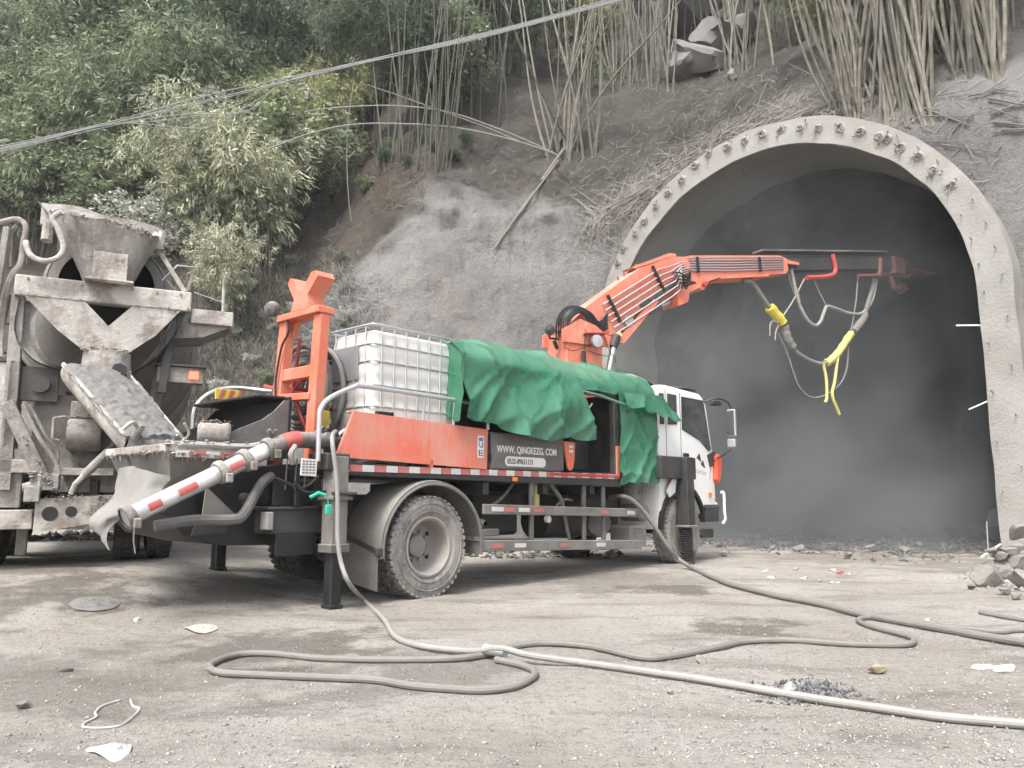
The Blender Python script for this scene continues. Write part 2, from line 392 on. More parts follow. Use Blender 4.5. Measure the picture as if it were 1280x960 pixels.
def mrange(n, x, a, b, c=0.0, d=1.0):
    r = N(n, 'ShaderNodeMapRange'); r.inputs['From Min'].default_value = a; r.inputs['From Max'].default_value = b
    r.inputs['To Min'].default_value = c; r.inputs['To Max'].default_value = d; n.links.new(x, r.inputs['Value']); return r.outputs[0]
def nz(n, src, scale, det=5, ro=0.6, stretch=None, rotz=0.0):
    t = N(n, 'ShaderNodeTexNoise', Scale=scale, Detail=det, Roughness=ro)
    mp = N(n, 'ShaderNodeMapping'); mp.inputs['Rotation'].default_value = (0, 0, rotz)
    if stretch: mp.inputs['Scale'].default_value = stretch
    n.links.new(src, mp.inputs[0]); n.links.new(mp.outputs[0], t.inputs['Vector']); return t.outputs['Fac']

m, n, L = node_mat('ground_dirt')
g = N(n, 'ShaderNodeNewGeometry'); P = g.outputs['Position']
c = mixc(n, mrange(n, nz(n, P, 0.55, 5, 0.6), 0.38, 0.62), (0.435, 0.405, 0.365), (0.33, 0.298, 0.258))
c = mixc(n, mrange(n, nz(n, P, 0.9, 6, 0.65, (1.0, 2.6, 1), 0.35), 0.52, 0.70), c, (0.20, 0.18, 0.155))
c = mixc(n, mth(n, 'MULTIPLY', mrange(n, nz(n, P, 17, 6, 0.8), 0.50, 0.68), 0.8), c, (0.185, 0.17, 0.15))
c = mixc(n, mth(n, 'MULTIPLY', mrange(n, nz(n, P, 50, 4, 0.8), 0.53, 0.68), 0.55), c, (0.52, 0.49, 0.455))
# damp and oily patches on the yard, plus darker ground across the tunnel floor
DARK_PATCHES = [((-1.6, 5.6), 0.75, 0.9), ((-4.0, 7.4), 0.9, 0.95), ((-4.8, 6.7), 1.0, 0.8), ((1.6, 8.9), 0.55, 1.0), ((1.9, 6.35), 0.5, 0.9), ((-2.4, 4.6), 1.1, 0.5), ((-0.6, 4.8), 0.7, 0.6),
          ((-5.5, 8.6), 1.5, 0.8), ((-2.6, 8.0), 0.9, 0.7), ((7.5, 12.0), 2.0, 0.6), ((5.6, 13.3), 1.6, 0.5), ((1.2, 9.8), 1.3, 0.5), ((7.6, 19.2), 4.5, 1.0), ((10.5, 22), 5, 1.0), ((8.8, 15.2), 1.6, .8), ((4.5, 19.2), 1.6, .8)]
tot = None; sn = nz(n, P, 1.7, 5, 0.65)
for (sx, sy), rad, amt in DARK_PATCHES:
    d = N(n, 'ShaderNodeVectorMath', operation='DISTANCE'); d.inputs[1].default_value = (sx, sy, 0); L(P, d.inputs[0])
    e = mth(n, 'ADD', d.outputs['Value'], mrange(n, sn, 0.3, 0.7, -0.9 * rad, 0.9 * rad), clamp=False)
    e = mth(n, 'MULTIPLY', mrange(n, e, rad * 1.1, rad * 0.55), amt)
    tot = e if tot is None else mth(n, 'MAXIMUM', tot, e)
c = mixc(n, mth(n, 'MULTIPLY', tot, 0.8), c, (0.12, 0.103, 0.084))
b = N(n, 'ShaderNodeBsdfPrincipled', Roughness=0.95); L(c, b.inputs['Base Color']); b.inputs['Specular IOR Level'].default_value = 0.25
h = mth(n, 'ADD', mth(n, 'MULTIPLY', nz(n, P, 60, 5, 0.75), 0.5), mth(n, 'MULTIPLY', nz(n, P, 9, 6, 0.7), 1.0), clamp=False)
bp = N(n, 'ShaderNodeBump', Strength=1.0, Distance=0.055); L(h, bp.inputs['Height']); L(bp.outputs[0], b.inputs['Normal'])
L(b.outputs[0], N(n, 'ShaderNodeOutputMaterial').inputs[0])
gx = np.concatenate([-np.geomspace(90, 12, 10), np.linspace(-11.8, 15.8, 345), np.geomspace(16, 90, 10)])
gy = np.concatenate([-np.geomspace(60, 6, 8), np.linspace(-5, 1.9, 14), np.linspace(2, 16, 250), np.linspace(16.2, 34, 70), np.geomspace(35, 80, 8)])
GX, GY = np.meshgrid(gx, gy); GZ = ground_z(GX, GY)
idx = np.arange(GX.size).reshape(GX.shape)
Fq = np.stack([idx[:-1, :-1], idx[:-1, 1:], idx[1:, 1:], idx[1:, :-1]], -1).reshape(-1, 4)
ground = link('ground', npmesh('ground', np.stack([GX, GY, GZ], -1).reshape(-1, 3), Fq, 'ground_dirt', smooth=True)); tag(ground, kind='structure')

# ------------------------------------------------------------------ tunnel (portal frame: x right, y into the hill)
TH = R_(45.43); PC = np.array([5.67, 17.0, 0.0]); TW, THS, TB, TT, TL = 4.29, 4.72, 4.25, 0.61, 2.0
tr_ = np.array([math.cos(TH), -math.sin(TH), 0]); ta_ = np.array([math.sin(TH), math.cos(TH), 0])
def arch(off=0.0, n=96, z0=-0.3):
    a = np.linspace(0, math.pi, n); zz = np.linspace(z0, THS, 26)[:-1]
    u = np.concatenate([np.full(25, -(TW + off)), -(TW + off) * np.cos(a), np.full(25, TW + off)])
    z = np.concatenate([zz, THS + (TB + off) * np.sin(a), zz[::-1]]); return np.stack([u, z], 1)
def inside_arch(u, z, off):
    return (np.abs(u) < TW + off) & ((z < THS) | ((u / (TW + off)) ** 2 + ((z - THS) / (TB + off)) ** 2 < 1))

# ------------------------------------------------------------------ hillside
m, n, L = node_mat('hill_soil')
g = N(n, 'ShaderNodeNewGeometry'); P = g.outputs['Position']; at_ = N(n, 'ShaderNodeAttribute', attribute_name='shotcrete'); br_ = N(n, 'ShaderNodeAttribute', attribute_name='brown')
soil = mixc(n, mrange(n, nz(n, P, 0.5, 5), 0.4, 0.62), (0.086, 0.080, 0.071), (0.054, 0.049, 0.043))
soil = mixc(n, mth(n, 'MULTIPLY', mrange(n, nz(n, P, 7, 6, 0.75), 0.5, 0.72), 0.7), soil, (0.040, 0.037, 0.031))
soil = mixc(n, mth(n, 'MULTIPLY', mrange(n, nz(n, P, 3.0, 6, 0.7), 0.56, 0.72), 0.6), soil, (0.152, 0.147, 0.139))
soil = mixc(n, mth(n, 'MULTIPLY', br_.outputs['Fac'], 0.5), soil, (0.074, 0.053, 0.039))
sh = mixc(n, mrange(n, nz(n, P, 0.45, 4), 0.38, 0.64), (0.244, 0.236, 0.224), (0.179, 0.175, 0.172))
sh = mixc(n, mth(n, 'MULTIPLY', mrange(n, nz(n, P, 0.8, 5, 0.6, (1, 1, 0.35)), 0.5, 0.7), 0.65), sh, (0.250, 0.212, 0.186))
sh = mixc(n, mth(n, 'MULTIPLY', mrange(n, nz(n, P, 1.1, 5, 0.6, (1.5, 1.5, 0.3)), 0.56, 0.74), 0.6), sh, (0.255, 0.253, 0.25))
sh = mixc(n, mth(n, 'MULTIPLY', mrange(n, nz(n, P, 26, 5, 0.8), 0.50, 0.68), 0.7), sh, (0.105, 0.100, 0.095))
sh = mixc(n, mth(n, 'MULTIPLY', mrange(n, nz(n, P, 2.6, 6, 0.7, (1.6, 1.6, 0.22)), 0.52, 0.70), 0.7), sh, (0.125, 0.118, 0.110))
c = mixc(n, at_.outputs['Fac'], soil, sh)
b = N(n, 'ShaderNodeBsdfPrincipled', Roughness=0.95); L(c, b.inputs['Base Color']); b.inputs['Specular IOR Level'].default_value = 0.2
h = mth(n, 'ADD', mth(n, 'MULTIPLY', nz(n, P, 32, 5, 0.75), 0.45), mth(n, 'MULTIPLY', nz(n, P, 5, 6, 0.7), 1.2), clamp=False)
bp = N(n, 'ShaderNodeBump', Strength=1.0, Distance=0.095); L(h, bp.inputs['Height']); L(bp.outputs[0], b.inputs['Normal'])
L(b.outputs[0], N(n, 'ShaderNodeOutputMaterial').inputs[0])
BASE = np.array([  # x, y, cliff height, batter, slope deg, inward nx, ny, shotcrete, brown
    (-60, 32, .3, .5, 60, 0, 1, 0, .2), (-24, 22, .3, .5, 60, 0, 1, 0, .2), (-14, 18.5, .5, .4, 58, 0, 1, 0, .3), (-9, 17.0, 1.0, .6, 54, 0, 1, .05, .5),
    (-6.2, 16.4, 2.8, .60, 45, -.03, 1, .10, .9), (-4.6, 16.2, 6.2, .5, 44, -.06, 1, .75, .8), (-3.4, 16.4, 8.0, .44, 43, -.08, 1, 1, .6), (-2.2, 16.8, 8.9, .38, 45, -.1, 1, 1, .4), (0, 18.0, 9.2, .29, 44, -.08, 1, 1, .15),
    (1.7, 19.9, 9.3, .16, 44, .25, .97, 1, 0), (2.45, 20.7, 9.5, .05, 43, .71, .70, 1, 0), (5.92, 17.25, 9.9, .02, 43, .71, .70, 1, 0),
    (9.35, 13.75, 9.2, .03, 44, .71, .70, 1, 0), (10.6, 12.5, 8.6, .14, 44, .71, .70, 1, 0), (14, 9, 7.5, .3, 44, .75, .66, 1, 0), (24, 2, 6, .4, 44, .8, .6, .8, 0), (60, -20, 5, .5, 44, .8, .6, .4, .2)], float)
seg = np.concatenate([[0], np.cumsum(np.linalg.norm(np.diff(BASE[:, :2], axis=0), axis=1))])
i0 = seg[2]; i1 = seg[14]
uu = np.concatenate([np.linspace(0, i0, 24)[:-1], np.linspace(i0, i1, 330), np.linspace(i1, seg[-1], 24)[1:]])
C = np.stack([np.interp(uu, seg, BASE[:, k]) for k in range(9)], 1)
k_ = np.exp(-0.5 * (np.arange(-6, 7) / 2.5) ** 2); k_ /= k_.sum()
for k in range(2, 9): C[:, k] = np.convolve(np.pad(C[:, k], 6, 'edge'), k_, 'valid')
C[:, 5:7] /= np.linalg.norm(C[:, 5:7], axis=1)[:, None]
hh = np.concatenate([np.linspace(-0.4, 14, 150), np.linspace(14.15, 24, 50), np.geomspace(24.5, 42, 10)])
Hg, Ug = np.meshgrid(hh, np.arange(len(uu)))
cH = C[:, 2][Ug]; bt = C[:, 3][Ug]; ts = np.tan(np.radians(C[:, 4]))[Ug]
soft = 0.5 * (np.sqrt((Hg - cH) ** 2 + 0.6) + (Hg - cH))          # smooth max(0, h - cliff height)
off = bt * np.minimum(Hg, cH) + soft / ts
Xg = C[:, 0][Ug] + C[:, 5][Ug] * off; Yg = C[:, 1][Ug] + C[:, 6][Ug] * off
Pg = np.stack([Xg, Yg, Hg], -1)
up = 0.15 + 0.5 * sstep(Hg, cH - 0.4, cH + 1.0)
nd = np.stack([-C[:, 5][Ug] * (1 - up), -C[:, 6][Ug] * (1 - up), up], -1); nd /= np.linalg.norm(nd, axis=-1, keepdims=True)
rel = Pg - PC; pu = rel @ tr_; pa = rel @ ta_
near = sstep(np.abs(pu), 6.5, 5.2) * sstep(Hg, 11.2, 9.8)           # calm close to the ring
shot = C[:, 7][Ug] * sstep(Hg - cH + 1.1 * fbm(Pg * 0.5, 4, 40), 1.1, -0.25)
shot = np.clip(shot + 0.85 * sstep(pu, 4.6, 6.0) * sstep(Hg, 6.0, 8.5) * sstep(fbm(Pg * 0.8, 4, 46), -0.5, 0.3), 0, 1)
dsp = (0.42 - .12 * shot) * fbm(Pg * 0.42, 2, 21) + (0.17 - .125 * shot) * fbm(Pg * 1.5, 3, 25) + (0.09 - 0.072 * shot) * fbm(Pg * 4.0, 3, 29) + .014 * shot * fbm(Pg * 9.0, 2, 31)
ridge = 1 - np.abs(fbm(Pg * np.array([0.9, 0.9, 1.3]), 4, 33)); dsp = dsp + 0.22 * (ridge - 0.6) * (1 - 0.92 * shot)
lip = np.exp(-((Hg - cH + 0.25) / 0.28) ** 2) * sstep(fbm(Pg * 0.9, 3, 51), -0.15, 0.5) - 0.2 * np.exp(-((Hg - cH + 0.75) / 0.22) ** 2) * sstep(fbm(Pg * 1.6, 3, 51), 0.0, 0.5)
dsp = dsp + 0.24 * lip * (C[:, 7][Ug] > 0.5)
dsp = dsp * (1 - 0.72 * near)
Pg = Pg + nd * dsp[..., None]
brown = np.clip(C[:, 8][Ug] * (1 - shot) + 0.25 * fbm(Pg * 0.7, 3, 61), 0, 1)
rel = Pg - PC; pu = rel @ tr_; pa = rel @ ta_
kill = inside_arch(pu, Pg[..., 2], TT - 0.14) & (pa > -2) & (pa < 6)
idx = np.arange(Pg[..., 0].size).reshape(Pg.shape[:2])
Fq = np.stack([idx[:-1, :-1], idx[1:, :-1], idx[1:, 1:], idx[:-1, 1:]], -1).reshape(-1, 4)
Fq = Fq[~kill.reshape(-1)[Fq].all(1)]
HV = Pg.reshape(-1, 3)
hill = link('hillside', npmesh('hillside', HV, Fq, 'hill_soil', smooth=True)); tag(hill, kind='structure')
for nm, arr in (('shotcrete', shot), ('brown', brown)):
    a_ = hill.data.attributes.new(nm, 'FLOAT', 'POINT'); a_.data.foreach_set('value', arr.reshape(-1).astype(np.float32))
BVH = BVHTree.FromPolygons([Vector(p) for p in HV], [tuple(int(i) for i in q) for q in Fq])
def hit(px, py):
    """hillside point seen in a direction from the camera, and its normal"""
    r = ray(px, py); loc, nor, i, d = BVH.ray_cast(Vector((0, 0, CAM_H)), Vector(r).normalized())
    if loc is None: return at(px, py, 30), np.array([0, -0.7, 0.7])
    nn = np.array(nor); return np.array(loc), (nn if nn[2] > 0 or nn[1] < 0 else -nn)
def drop(x, y):
    loc, nor, i, d = BVH.ray_cast(Vector((x, y, 80)), Vector((0, 0, -1)))
    return None if loc is None else np.array(loc)

# lining
portal = empty('tunnel_portal', PC, -TH, 'pale concrete arch lining at the mouth of the dark tunnel', 'tunnel portal')
ai, ao = arch(0), arch(TT)
na = len(ai); mb = MB()
jit = lambda A, s, amp: A + amp * np.stack([fbm(np.stack([A[:, 0] * 1.3, A[:, 1] * 1.3, 0 * A[:, 0] + s], 1), 3, 70 + s), fbm(np.stack([A[:, 0] * 1.3, A[:, 1] * 1.3, 0 * A[:, 0] + s], 1), 3, 80 + s)], 1)
rows = []
for t in (0.0, 0.02, 0.25, 0.5, 0.75, 0.98, 1.0):
    A = jit(ai + (ao - ai) * t, 1, 0.025); yy = 0.035 * (1 if t in (0.0, 1.0) else 0) + 0.02 * fbm(np.stack([A[:, 0] * 2, A[:, 1] * 2, 0 * A[:, 0]], 1), 3, 5)
    rows.append(np.stack([A[:, 0], yy, A[:, 1]], 1))
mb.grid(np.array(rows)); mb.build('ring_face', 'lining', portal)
endj = TL + 0.16 * fbm(np.stack([ai[:, 0] * 1.5, ai[:, 1] * 1.5, 0 * ai[:, 0]], 1), 4, 8)
A0 = jit(ai, 1, 0.025)
soff = [np.stack([A0[:, 0], 0.035 + (endj - 0.035) * t, A0[:, 1]], 1) for t in np.linspace(0, 1, 9)]
soff.append(np.stack([A0[:, 0] * 1.1, endj + 0.02, A0[:, 1] * 1.04], 1))
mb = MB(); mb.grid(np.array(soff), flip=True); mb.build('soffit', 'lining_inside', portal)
A1 = jit(ao, 1, 0.025)
mb = MB(); mb.grid(np.array([np.stack([A1[:, 0], np.full(na, y), A1[:, 1]], 1) for y in (0.035, 0.4, 1.0, 2.0)])); mb.build('extrados', 'lining', portal)
# formwork boards printed on the left inner wall: real low battens
mb = MB()
for k in range(9): mb.span((-TW + 0.01, 0.1, 1.0 + k * 0.42), (-TW + 0.026, 1.9, 1.03 + k * 0.42), 0.003)
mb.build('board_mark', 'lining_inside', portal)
tufts = []
for k in range(4):
    mb = MB(); r = np.random.default_rng(100 + k)
    for _ in range(12):
        d = np.array([r.normal() * 0.6, -1.0 - 0.5 * r.random(), r.normal() * 0.6]); d /= np.linalg.norm(d); l = 0.06 + 0.08 * r.random(); s0 = np.array([r.normal() * 0.05, 0.02, r.normal() * 0.05])
        b_ = s0 + d * l; mb.tube([s0, b_, b_ + np.array([r.normal(), -0.3 * r.random(), r.normal()]) * 0.04], [0.012, 0.011, 0.009], 5)
    mb.lathe([(-0.02, 0.02), (0.03, 0.07), (-0.03, 0.14)], (0, -0.01, 0), (0, -1, 0), 9)
    tufts.append(mb.mesh('rebar_tuft', 'rebar'))
pxs = [(772, 328), (779, 313), (794, 292), (805, 277), (820, 258), (834, 242), (852, 225), (869, 207), (886, 193), (908, 184), (931, 176), (953, 168), (976, 163), (1000, 160), (1023, 161), (1050, 160), (1075, 165), (1099, 171), (1109, 174), (1125, 185), (1148, 196), (1166, 213), (1190, 232)]
inv = Matrix.Rotation(TH, 3, 'Z')
for k, (px, py) in enumerate(pxs):
    r = ray(px, py); O = np.array([0, 0, CAM_H]); p = O + r * ((PC - O) @ ta_) / (r @ ta_) - PC
    link('rebar_tuft', tufts[k % 4], portal, (p @ tr_, 0.0, p[2]), (0, k * 1.7, 0))
pin = MB().tube([(0, 0.05, 0), (0, -0.10, 0.01), (0.01, -0.13, -0.03)], 0.011, 5).mesh('pin', 'rebar')
for k in range(26):
    a = R_(52 - k * 3.2) if k < 17 else 0; z = THS + (TB + 0.5) * math.sin(a) if k < 17 else THS - (k - 16) * 0.45; u = (TW + (0.45 if k % 2 else 0.12)) * (math.cos(a) if k < 17 else 1)
    link('pin', pin, portal, (u, 0.0, z), (0, k * 0.8, 0))
# rods left in the right leg
for k, (a, b2) in enumerate((((1195, 407), (1226, 406)), ((1211, 512), (1231, 500)))):
    q = []
    for px, py in (a, b2):
        r = ray(px, py); O = np.array([0, 0, CAM_H]); pl = PC + ta_ * (-0.06); p = O + r * ((pl - O) @ ta_) / (r @ ta_) - PC; q.append((p @ tr_, -0.06, p[2]))
    q[1] = (q[1][0] + 0.05, 0.06, q[1][2]); MB().tube(q, 0.016, 6).build('white_rod', 'white_paint', portal)
# raw rock bore behind the lining
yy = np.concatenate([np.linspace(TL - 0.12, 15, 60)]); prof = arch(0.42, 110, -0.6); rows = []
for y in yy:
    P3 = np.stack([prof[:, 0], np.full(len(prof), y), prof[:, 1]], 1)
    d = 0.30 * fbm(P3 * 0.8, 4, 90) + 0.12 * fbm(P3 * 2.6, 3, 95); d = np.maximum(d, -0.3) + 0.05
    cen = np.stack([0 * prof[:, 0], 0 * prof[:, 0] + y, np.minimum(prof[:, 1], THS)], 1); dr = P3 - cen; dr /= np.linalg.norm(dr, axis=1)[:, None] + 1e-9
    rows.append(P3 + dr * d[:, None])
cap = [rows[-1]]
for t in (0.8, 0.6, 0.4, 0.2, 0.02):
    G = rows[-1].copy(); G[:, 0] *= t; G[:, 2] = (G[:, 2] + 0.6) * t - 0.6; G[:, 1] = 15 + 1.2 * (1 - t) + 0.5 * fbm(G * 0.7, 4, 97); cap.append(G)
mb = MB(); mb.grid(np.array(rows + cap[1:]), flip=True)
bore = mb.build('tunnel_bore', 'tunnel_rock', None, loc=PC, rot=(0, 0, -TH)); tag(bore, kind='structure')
# ------------------------------------------------------------------ wheels
def wheel(parent, c, side, rad=0.525, wid=0.27, style='dish', tm='tyre', rimmat='rim'):
    """side = +1: outer face towards -y of the vehicle, -1: towards +y. c = centre of the tyre"""
    hw = wid / 2; s = -side
    prof = [(-hw * .55, .30), (-hw * .80, .315), (-hw, .36), (-hw * 1.02, rad * .80), (-hw * .95, rad * .93), (-hw * .86, rad * .975), (-hw * .5, rad * .985), (0, rad * .985),
            (hw * .5, rad * .985), (hw * .86, rad * .975), (hw * .95, rad * .93), (hw * 1.02, rad * .80), (hw, .36), (hw * .80, .315), (hw * .55, .30)]
    mb = MB(); mb.lathe(prof, c, (0, s, 0), 48)
    tb = mb.build('tyre', tm, parent)
    lug = MB(); nl = 44
    for k in range(nl):                                     # tread blocks, two staggered shoulder rows and a centre row
        for row, (y, wy) in enumerate(((-hw * .70, hw * .55), (hw * .70, hw * .55), (0, hw * .5))):
            a = 2 * math.pi * (k + (0.5 if row == 1 else 0.25 * row)) / nl; rr = rad * 0.985
            x = np.array([-math.sin(a), 0, math.cos(a)]); z = np.array([math.cos(a), 0, math.sin(a)])
            lug.box(np.array(c) + z * rr + np.array([0, y, 0]), (0.05, wy, 0.028), 0.006, np.stack([x, [0, 1.0, 0], z], 1))
    for f in (-1, 1):
        for rr_, ww in ((rad * .86, .006), (rad * .70, .005)):
            a = np.linspace(0, 2 * math.pi, 40, endpoint=False); P3 = np.stack([c[0] + rr_ * np.cos(a), np.full(40, c[1] + f * hw * 1.015), c[2] + rr_ * np.sin(a)], 1)
            lug.tube(P3, ww, 5, closed=True)
    lug.build('tread', tm, tb)
    o = np.array(c, float); ax = np.array([0, s, 0.0])       # ax points to the outer face
    rim = MB()
    if style == 'dish':
        rim.lathe([(hw * .70, .325), (hw * .92, .318), (hw * .95, .295), (hw * .80, .275), (hw * .2, .262), (-hw * .5, .255), (-hw * .75, .235), (-hw * .80, .10), (-hw * .80, .001)], o, ax, 36)
    else:
        rim.lathe([(hw * .70, .325), (hw * .92, .318), (hw * .95, .295), (hw * .75, .275), (hw * .45, .26), (hw * .75, .20), (hw * 1.05, .12), (hw * 1.15, .11), (hw * 1.15, .001)], o, ax, 36)
    ro = rim.build('rim', rimmat, parent)
    hub = MB(); hz = -hw * .78 if style == 'dish' else hw * 1.0
    hub.lathe([(hz, .125), (hz + .045, .115), (hz + .06, .08), (hz + .06, .001)], o, ax, 20)
    for k in range(10):
        a = 2 * math.pi * k / 10; p = o + np.array([math.cos(a), 0, math.sin(a)]) * .155; hub.cyl(p + ax * (hz - .01), p + ax * (hz + .035), .016, None, 6)
    hub.build('hub', rimmat, ro)
    for k in range(5 if style == 'dish' else 0):
        a = 2 * math.pi * (k + .5) / 5; p = o + np.array([math.cos(a), 0, math.sin(a)]) * .205; MB().tube([p + ax * (hz + .002), p + ax * (hz + .006)], .028, 12).build('hand_hole', 'black', ro)

# ------------------------------------------------------------------ pump truck (frame: x forward, y to its left, z up; origin under the near rear wheel face)
TTH = R_(41.66)
pump = empty('shotcrete_pump_truck', (-0.8557, 8.2121, 0), math.pi / 2 - TTH, 'orange and white shotcrete pump truck with raised boom reaching into the tunnel', 'truck')
TILT = (0, 0.0165, 0)
def pt(mb, name, mat, tilt=False, ang=35, label=None): return mb.build(name, mat, pump, ang, rot=TILT if tilt else None, label=label)
W_ = 2.3
for y in (0.14, 0.47): wheel(pump, (0, y, 0.515), 1, style='dish')
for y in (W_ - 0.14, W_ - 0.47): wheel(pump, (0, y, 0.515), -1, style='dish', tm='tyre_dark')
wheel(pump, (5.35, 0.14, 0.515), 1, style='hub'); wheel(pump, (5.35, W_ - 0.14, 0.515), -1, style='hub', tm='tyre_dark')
mb = MB(); mb.cyl((0, .3, .515), (0, 2.0, .515), .09); mb.lathe([(-.25, .1), (-.15, .22), (.15, .22), (.25, .1)], (0, 1.15, .515), (0, 1, 0), 16); pt(mb, 'axle', 'dark_steel')
mb = MB(); mb.cyl((5.35, .3, .515), (5.35, 2.0, .515), .07); pt(mb, 'axle', 'dark_steel')
for y in (0.74, 1.48): pt(MB().span((-2.2, y, .80), (6.3, y + .08, 1.06)), 'chassis_rail', 'dark_steel')
mb = MB()
for x in (-1.1, .9, 2.0, 3.0, 4.2): mb.span((x, .1, 1.06), (x + .1, 2.2, 1.20))
pt(mb, 'cross_member', 'dark_steel')
for y in (.62, 1.6): pt(MB().tube(spline([(-.75, y, .72), (0, y, .60), (.75, y, .74)], 6), .05, 6), 'leaf_spring', 'dark_steel')
pt(MB().span((-1.22, .02, 1.225), (3.62, W_ - .02, 1.345)), 'deck', 'dark_steel', True)
# reflective tape along the deck edge
tapes = [MB().span((0, -.004, 0), (.146, .006, .066), .002).mesh('reflective_tape', k) for k in ('white_tape', 'red_tape')]
for k in range(32):
    o = link('reflective_tape', tapes[k % 2], pump, (-1.20 + k * .15, .012, 1.277), TILT)
# orange side panel
mb = MB(); mb.prism([(-1.22, 1.41), (.835, 1.345), (.865, 1.80), (-1.03, 1.86)], (0, .03, 0), (1, 0, 0), (0, 0, 1), .035)
mb.bar((-1.03, .07, 1.857), (.865, .07, 1.797), .10, .02); mb.bar((.85, .03, 1.34), (.86, .03, 1.80), .05, .035); pt(mb, 'side_panel', 'orange_panel')
mb = MB(); mb.span((-.02, .0, 1.335), (.03, .05, 1.375)); mb.cyl((.005, -.005, 1.40), (.005, .03, 1.40), .022, None, 10); pt(mb, 'panel_latch', 'orange')
for x in (-.9, .3): pt(MB().tube(spline([(x, .12, 1.36), (x + .3, .10, 1.395), (x + .65, .12, 1.36)], 6), .022, 6), 'deck_hose', 'hose_dark')
pl = pt(MB().span((.69, -.013, 1.47), (.79, -.007, 1.72), .002), 'maker_plate', 'white_paint')
mb = MB()
for (x0, z0, x1, z1) in ((.705, 1.66, .775, 1.70), (.705, 1.60, .72, 1.65), (.755, 1.59, .775, 1.65), (.72, 1.585, .76, 1.60)): mb.span((x0, -.016, z0), (x1, -.0125, z1), .001)
me = mb.mesh('plate_mark', material('blue_ink', (0.10, 0.16, 0.30), 0.6)); link('plate_mark', me, pl)
mb = MB()
for (x0, z0, x1, z1) in ((.705, 1.49, .725, 1.56), (.735, 1.49, .775, 1.505), (.735, 1.52, .775, 1.535), (.735, 1.55, .775, 1.56)): mb.span((x0, -.016, z0), (x1, -.0125, z1), .001)
link('plate_mark', mb.mesh('plate_mark', 'grey_steel'), pl)
# hand rail
pt(MB().tube(spline([(-1.42, 0, 1.36), (-1.42, 0, 1.70), (-1.41, 0, 1.85), (-1.30, 0, 1.97), (-1.03, 0, 2.10), (-.9, 0, 2.115), (.1, 0, 2.10), (.68, 0, 2.085), (.82, 0, 2.05), (.865, 0, 1.95), (.865, 0, 1.80)], 6), .024, 10), 'hand_rail', 'galvanised')
for x in (-.12, .33): pt(MB().tube([(x, .02, 1.80), (x, .0, 2.10)], .018, 8), 'rail_post', 'galvanised')
# tool locker with lettering
lock = pt(MB().span((.92, .0, 1.352), (2.30, .5, 1.78), .015), 'tool_locker', 'grey_steel', label='dark grey locker with white web address and telephone number')
def text(body, size, x, z, y, mat, parent, sx=1.0, name='lettering', off=0.0):
    cu = bpy.data.curves.new(name, 'FONT'); cu.body = body; cu.size = size; cu.extrude = 0.0015; cu.offset = off
    o = bpy.data.objects.new(name, cu); COL.objects.link(o); dg = bpy.context.evaluated_depsgraph_get()
    me = bpy.data.meshes.new_from_object(o.evaluated_get(dg)); bpy.data.objects.remove(o); me.materials.append(M[mat])
    q = link(name, me, parent, (x, y, z), (math.pi / 2, 0, 0)); q.scale = (sx, 1, 1); return q
text('WWW. QINGKEZG. COM', .115, 1.02, 1.55, -.004, 'white_paint', lock, .84, off=.003)
mb = MB(); mb.prism([(1.22 + .058 * math.cos(a), 1.45 + .058 * math.sin(a)) for a in np.linspace(math.pi / 2, 3 * math.pi / 2, 12)] + [(1.86 + .058 * math.cos(a), 1.45 + .058 * math.sin(a)) for a in np.linspace(-math.pi / 2, math.pi / 2, 12)], (0, -.0005, 0), (1, 0, 0), (0, 0, 1), .003)
link('number_plate', mb.mesh('number_plate', 'white_paint'), lock)
text('0532-89651131', .088, 1.20, 1.42, -.005, 'black', lock, .86, off=.001)
mb = MB(); mb.span((.905, -.006, 1.44), (.935, .03, 1.52)); mb.span((.905, -.004, 1.40), (.915, .01, 1.76), .002); link('hinge', mb.mesh('hinge', 'black'), lock)
pt(MB().prism([(2.28, 1.74), (2.52, 1.74), (2.50, 1.50), (2.47, 1.40), (2.41, 1.365), (2.36, 1.40), (2.32, 1.55)], (0, .008, 0), (1, 0, 0), (0, 0, 1), .02), 'corner_shield', 'orange')
mb = MB(); mb.span((2.385, -.016, 1.60), (2.47, -.010, 1.635), .002); mb.span((2.385, -.016, 1.66), (2.47, -.010, 1.70), .002); pt(mb, 'shield_label', 'white_tape')
pt(MB().span((2.0, -.004, 1.296), (3.58, .05, 1.335)), 'sill', 'red')
# operator housing under the tarpaulin: open doorway
mb = MB(); mb.span((2.52, 1.30, 1.34), (3.60, 1.36, 2.6)); mb.span((2.50, .06, 1.34), (2.56, 1.36, 2.6)); mb.span((2.5, .06, 2.55), (3.68, 1.36, 2.62)); mb.span((2.5, .04, 1.335), (3.6, 1.36, 1.36)); pt(mb, 'housing', 'black')
mb = MB(); mb.span((3.50, .03, 1.33), (3.68, .12, 2.36)); mb.span((2.46, .04, 2.42), (3.68, .12, 2.50)); pt(mb, 'door_frame', 'dark_steel')
pt(MB().span((3.52, .015, 1.33), (3.62, .035, 1.74)), 'frame_guard', 'orange')
pt(MB().span((3.70, .10, 1.33), (4.50, 1.2, 2.5)), 'control_cabinet', 'dark_steel'); pt(MB().span((.95, .55, 1.34), (2.45, 1.9, 2.6)), 'engine_housing', 'dark_steel')
pt(MB().span((2.75, .35, 1.36), (3.35, .95, 1.80), .05), 'operator_seat', 'black'); pt(MB().span((2.75, .9, 1.75), (3.35, 1.05, 2.25), .05), 'seat_back', 'black')
mb = MB(); mb.tube([(2.62, .1, 2.18), (2.95, .05, 2.25), (3.0, .05, 2.30)], .012, 6); pt(mb, 'stay', 'galvanised')
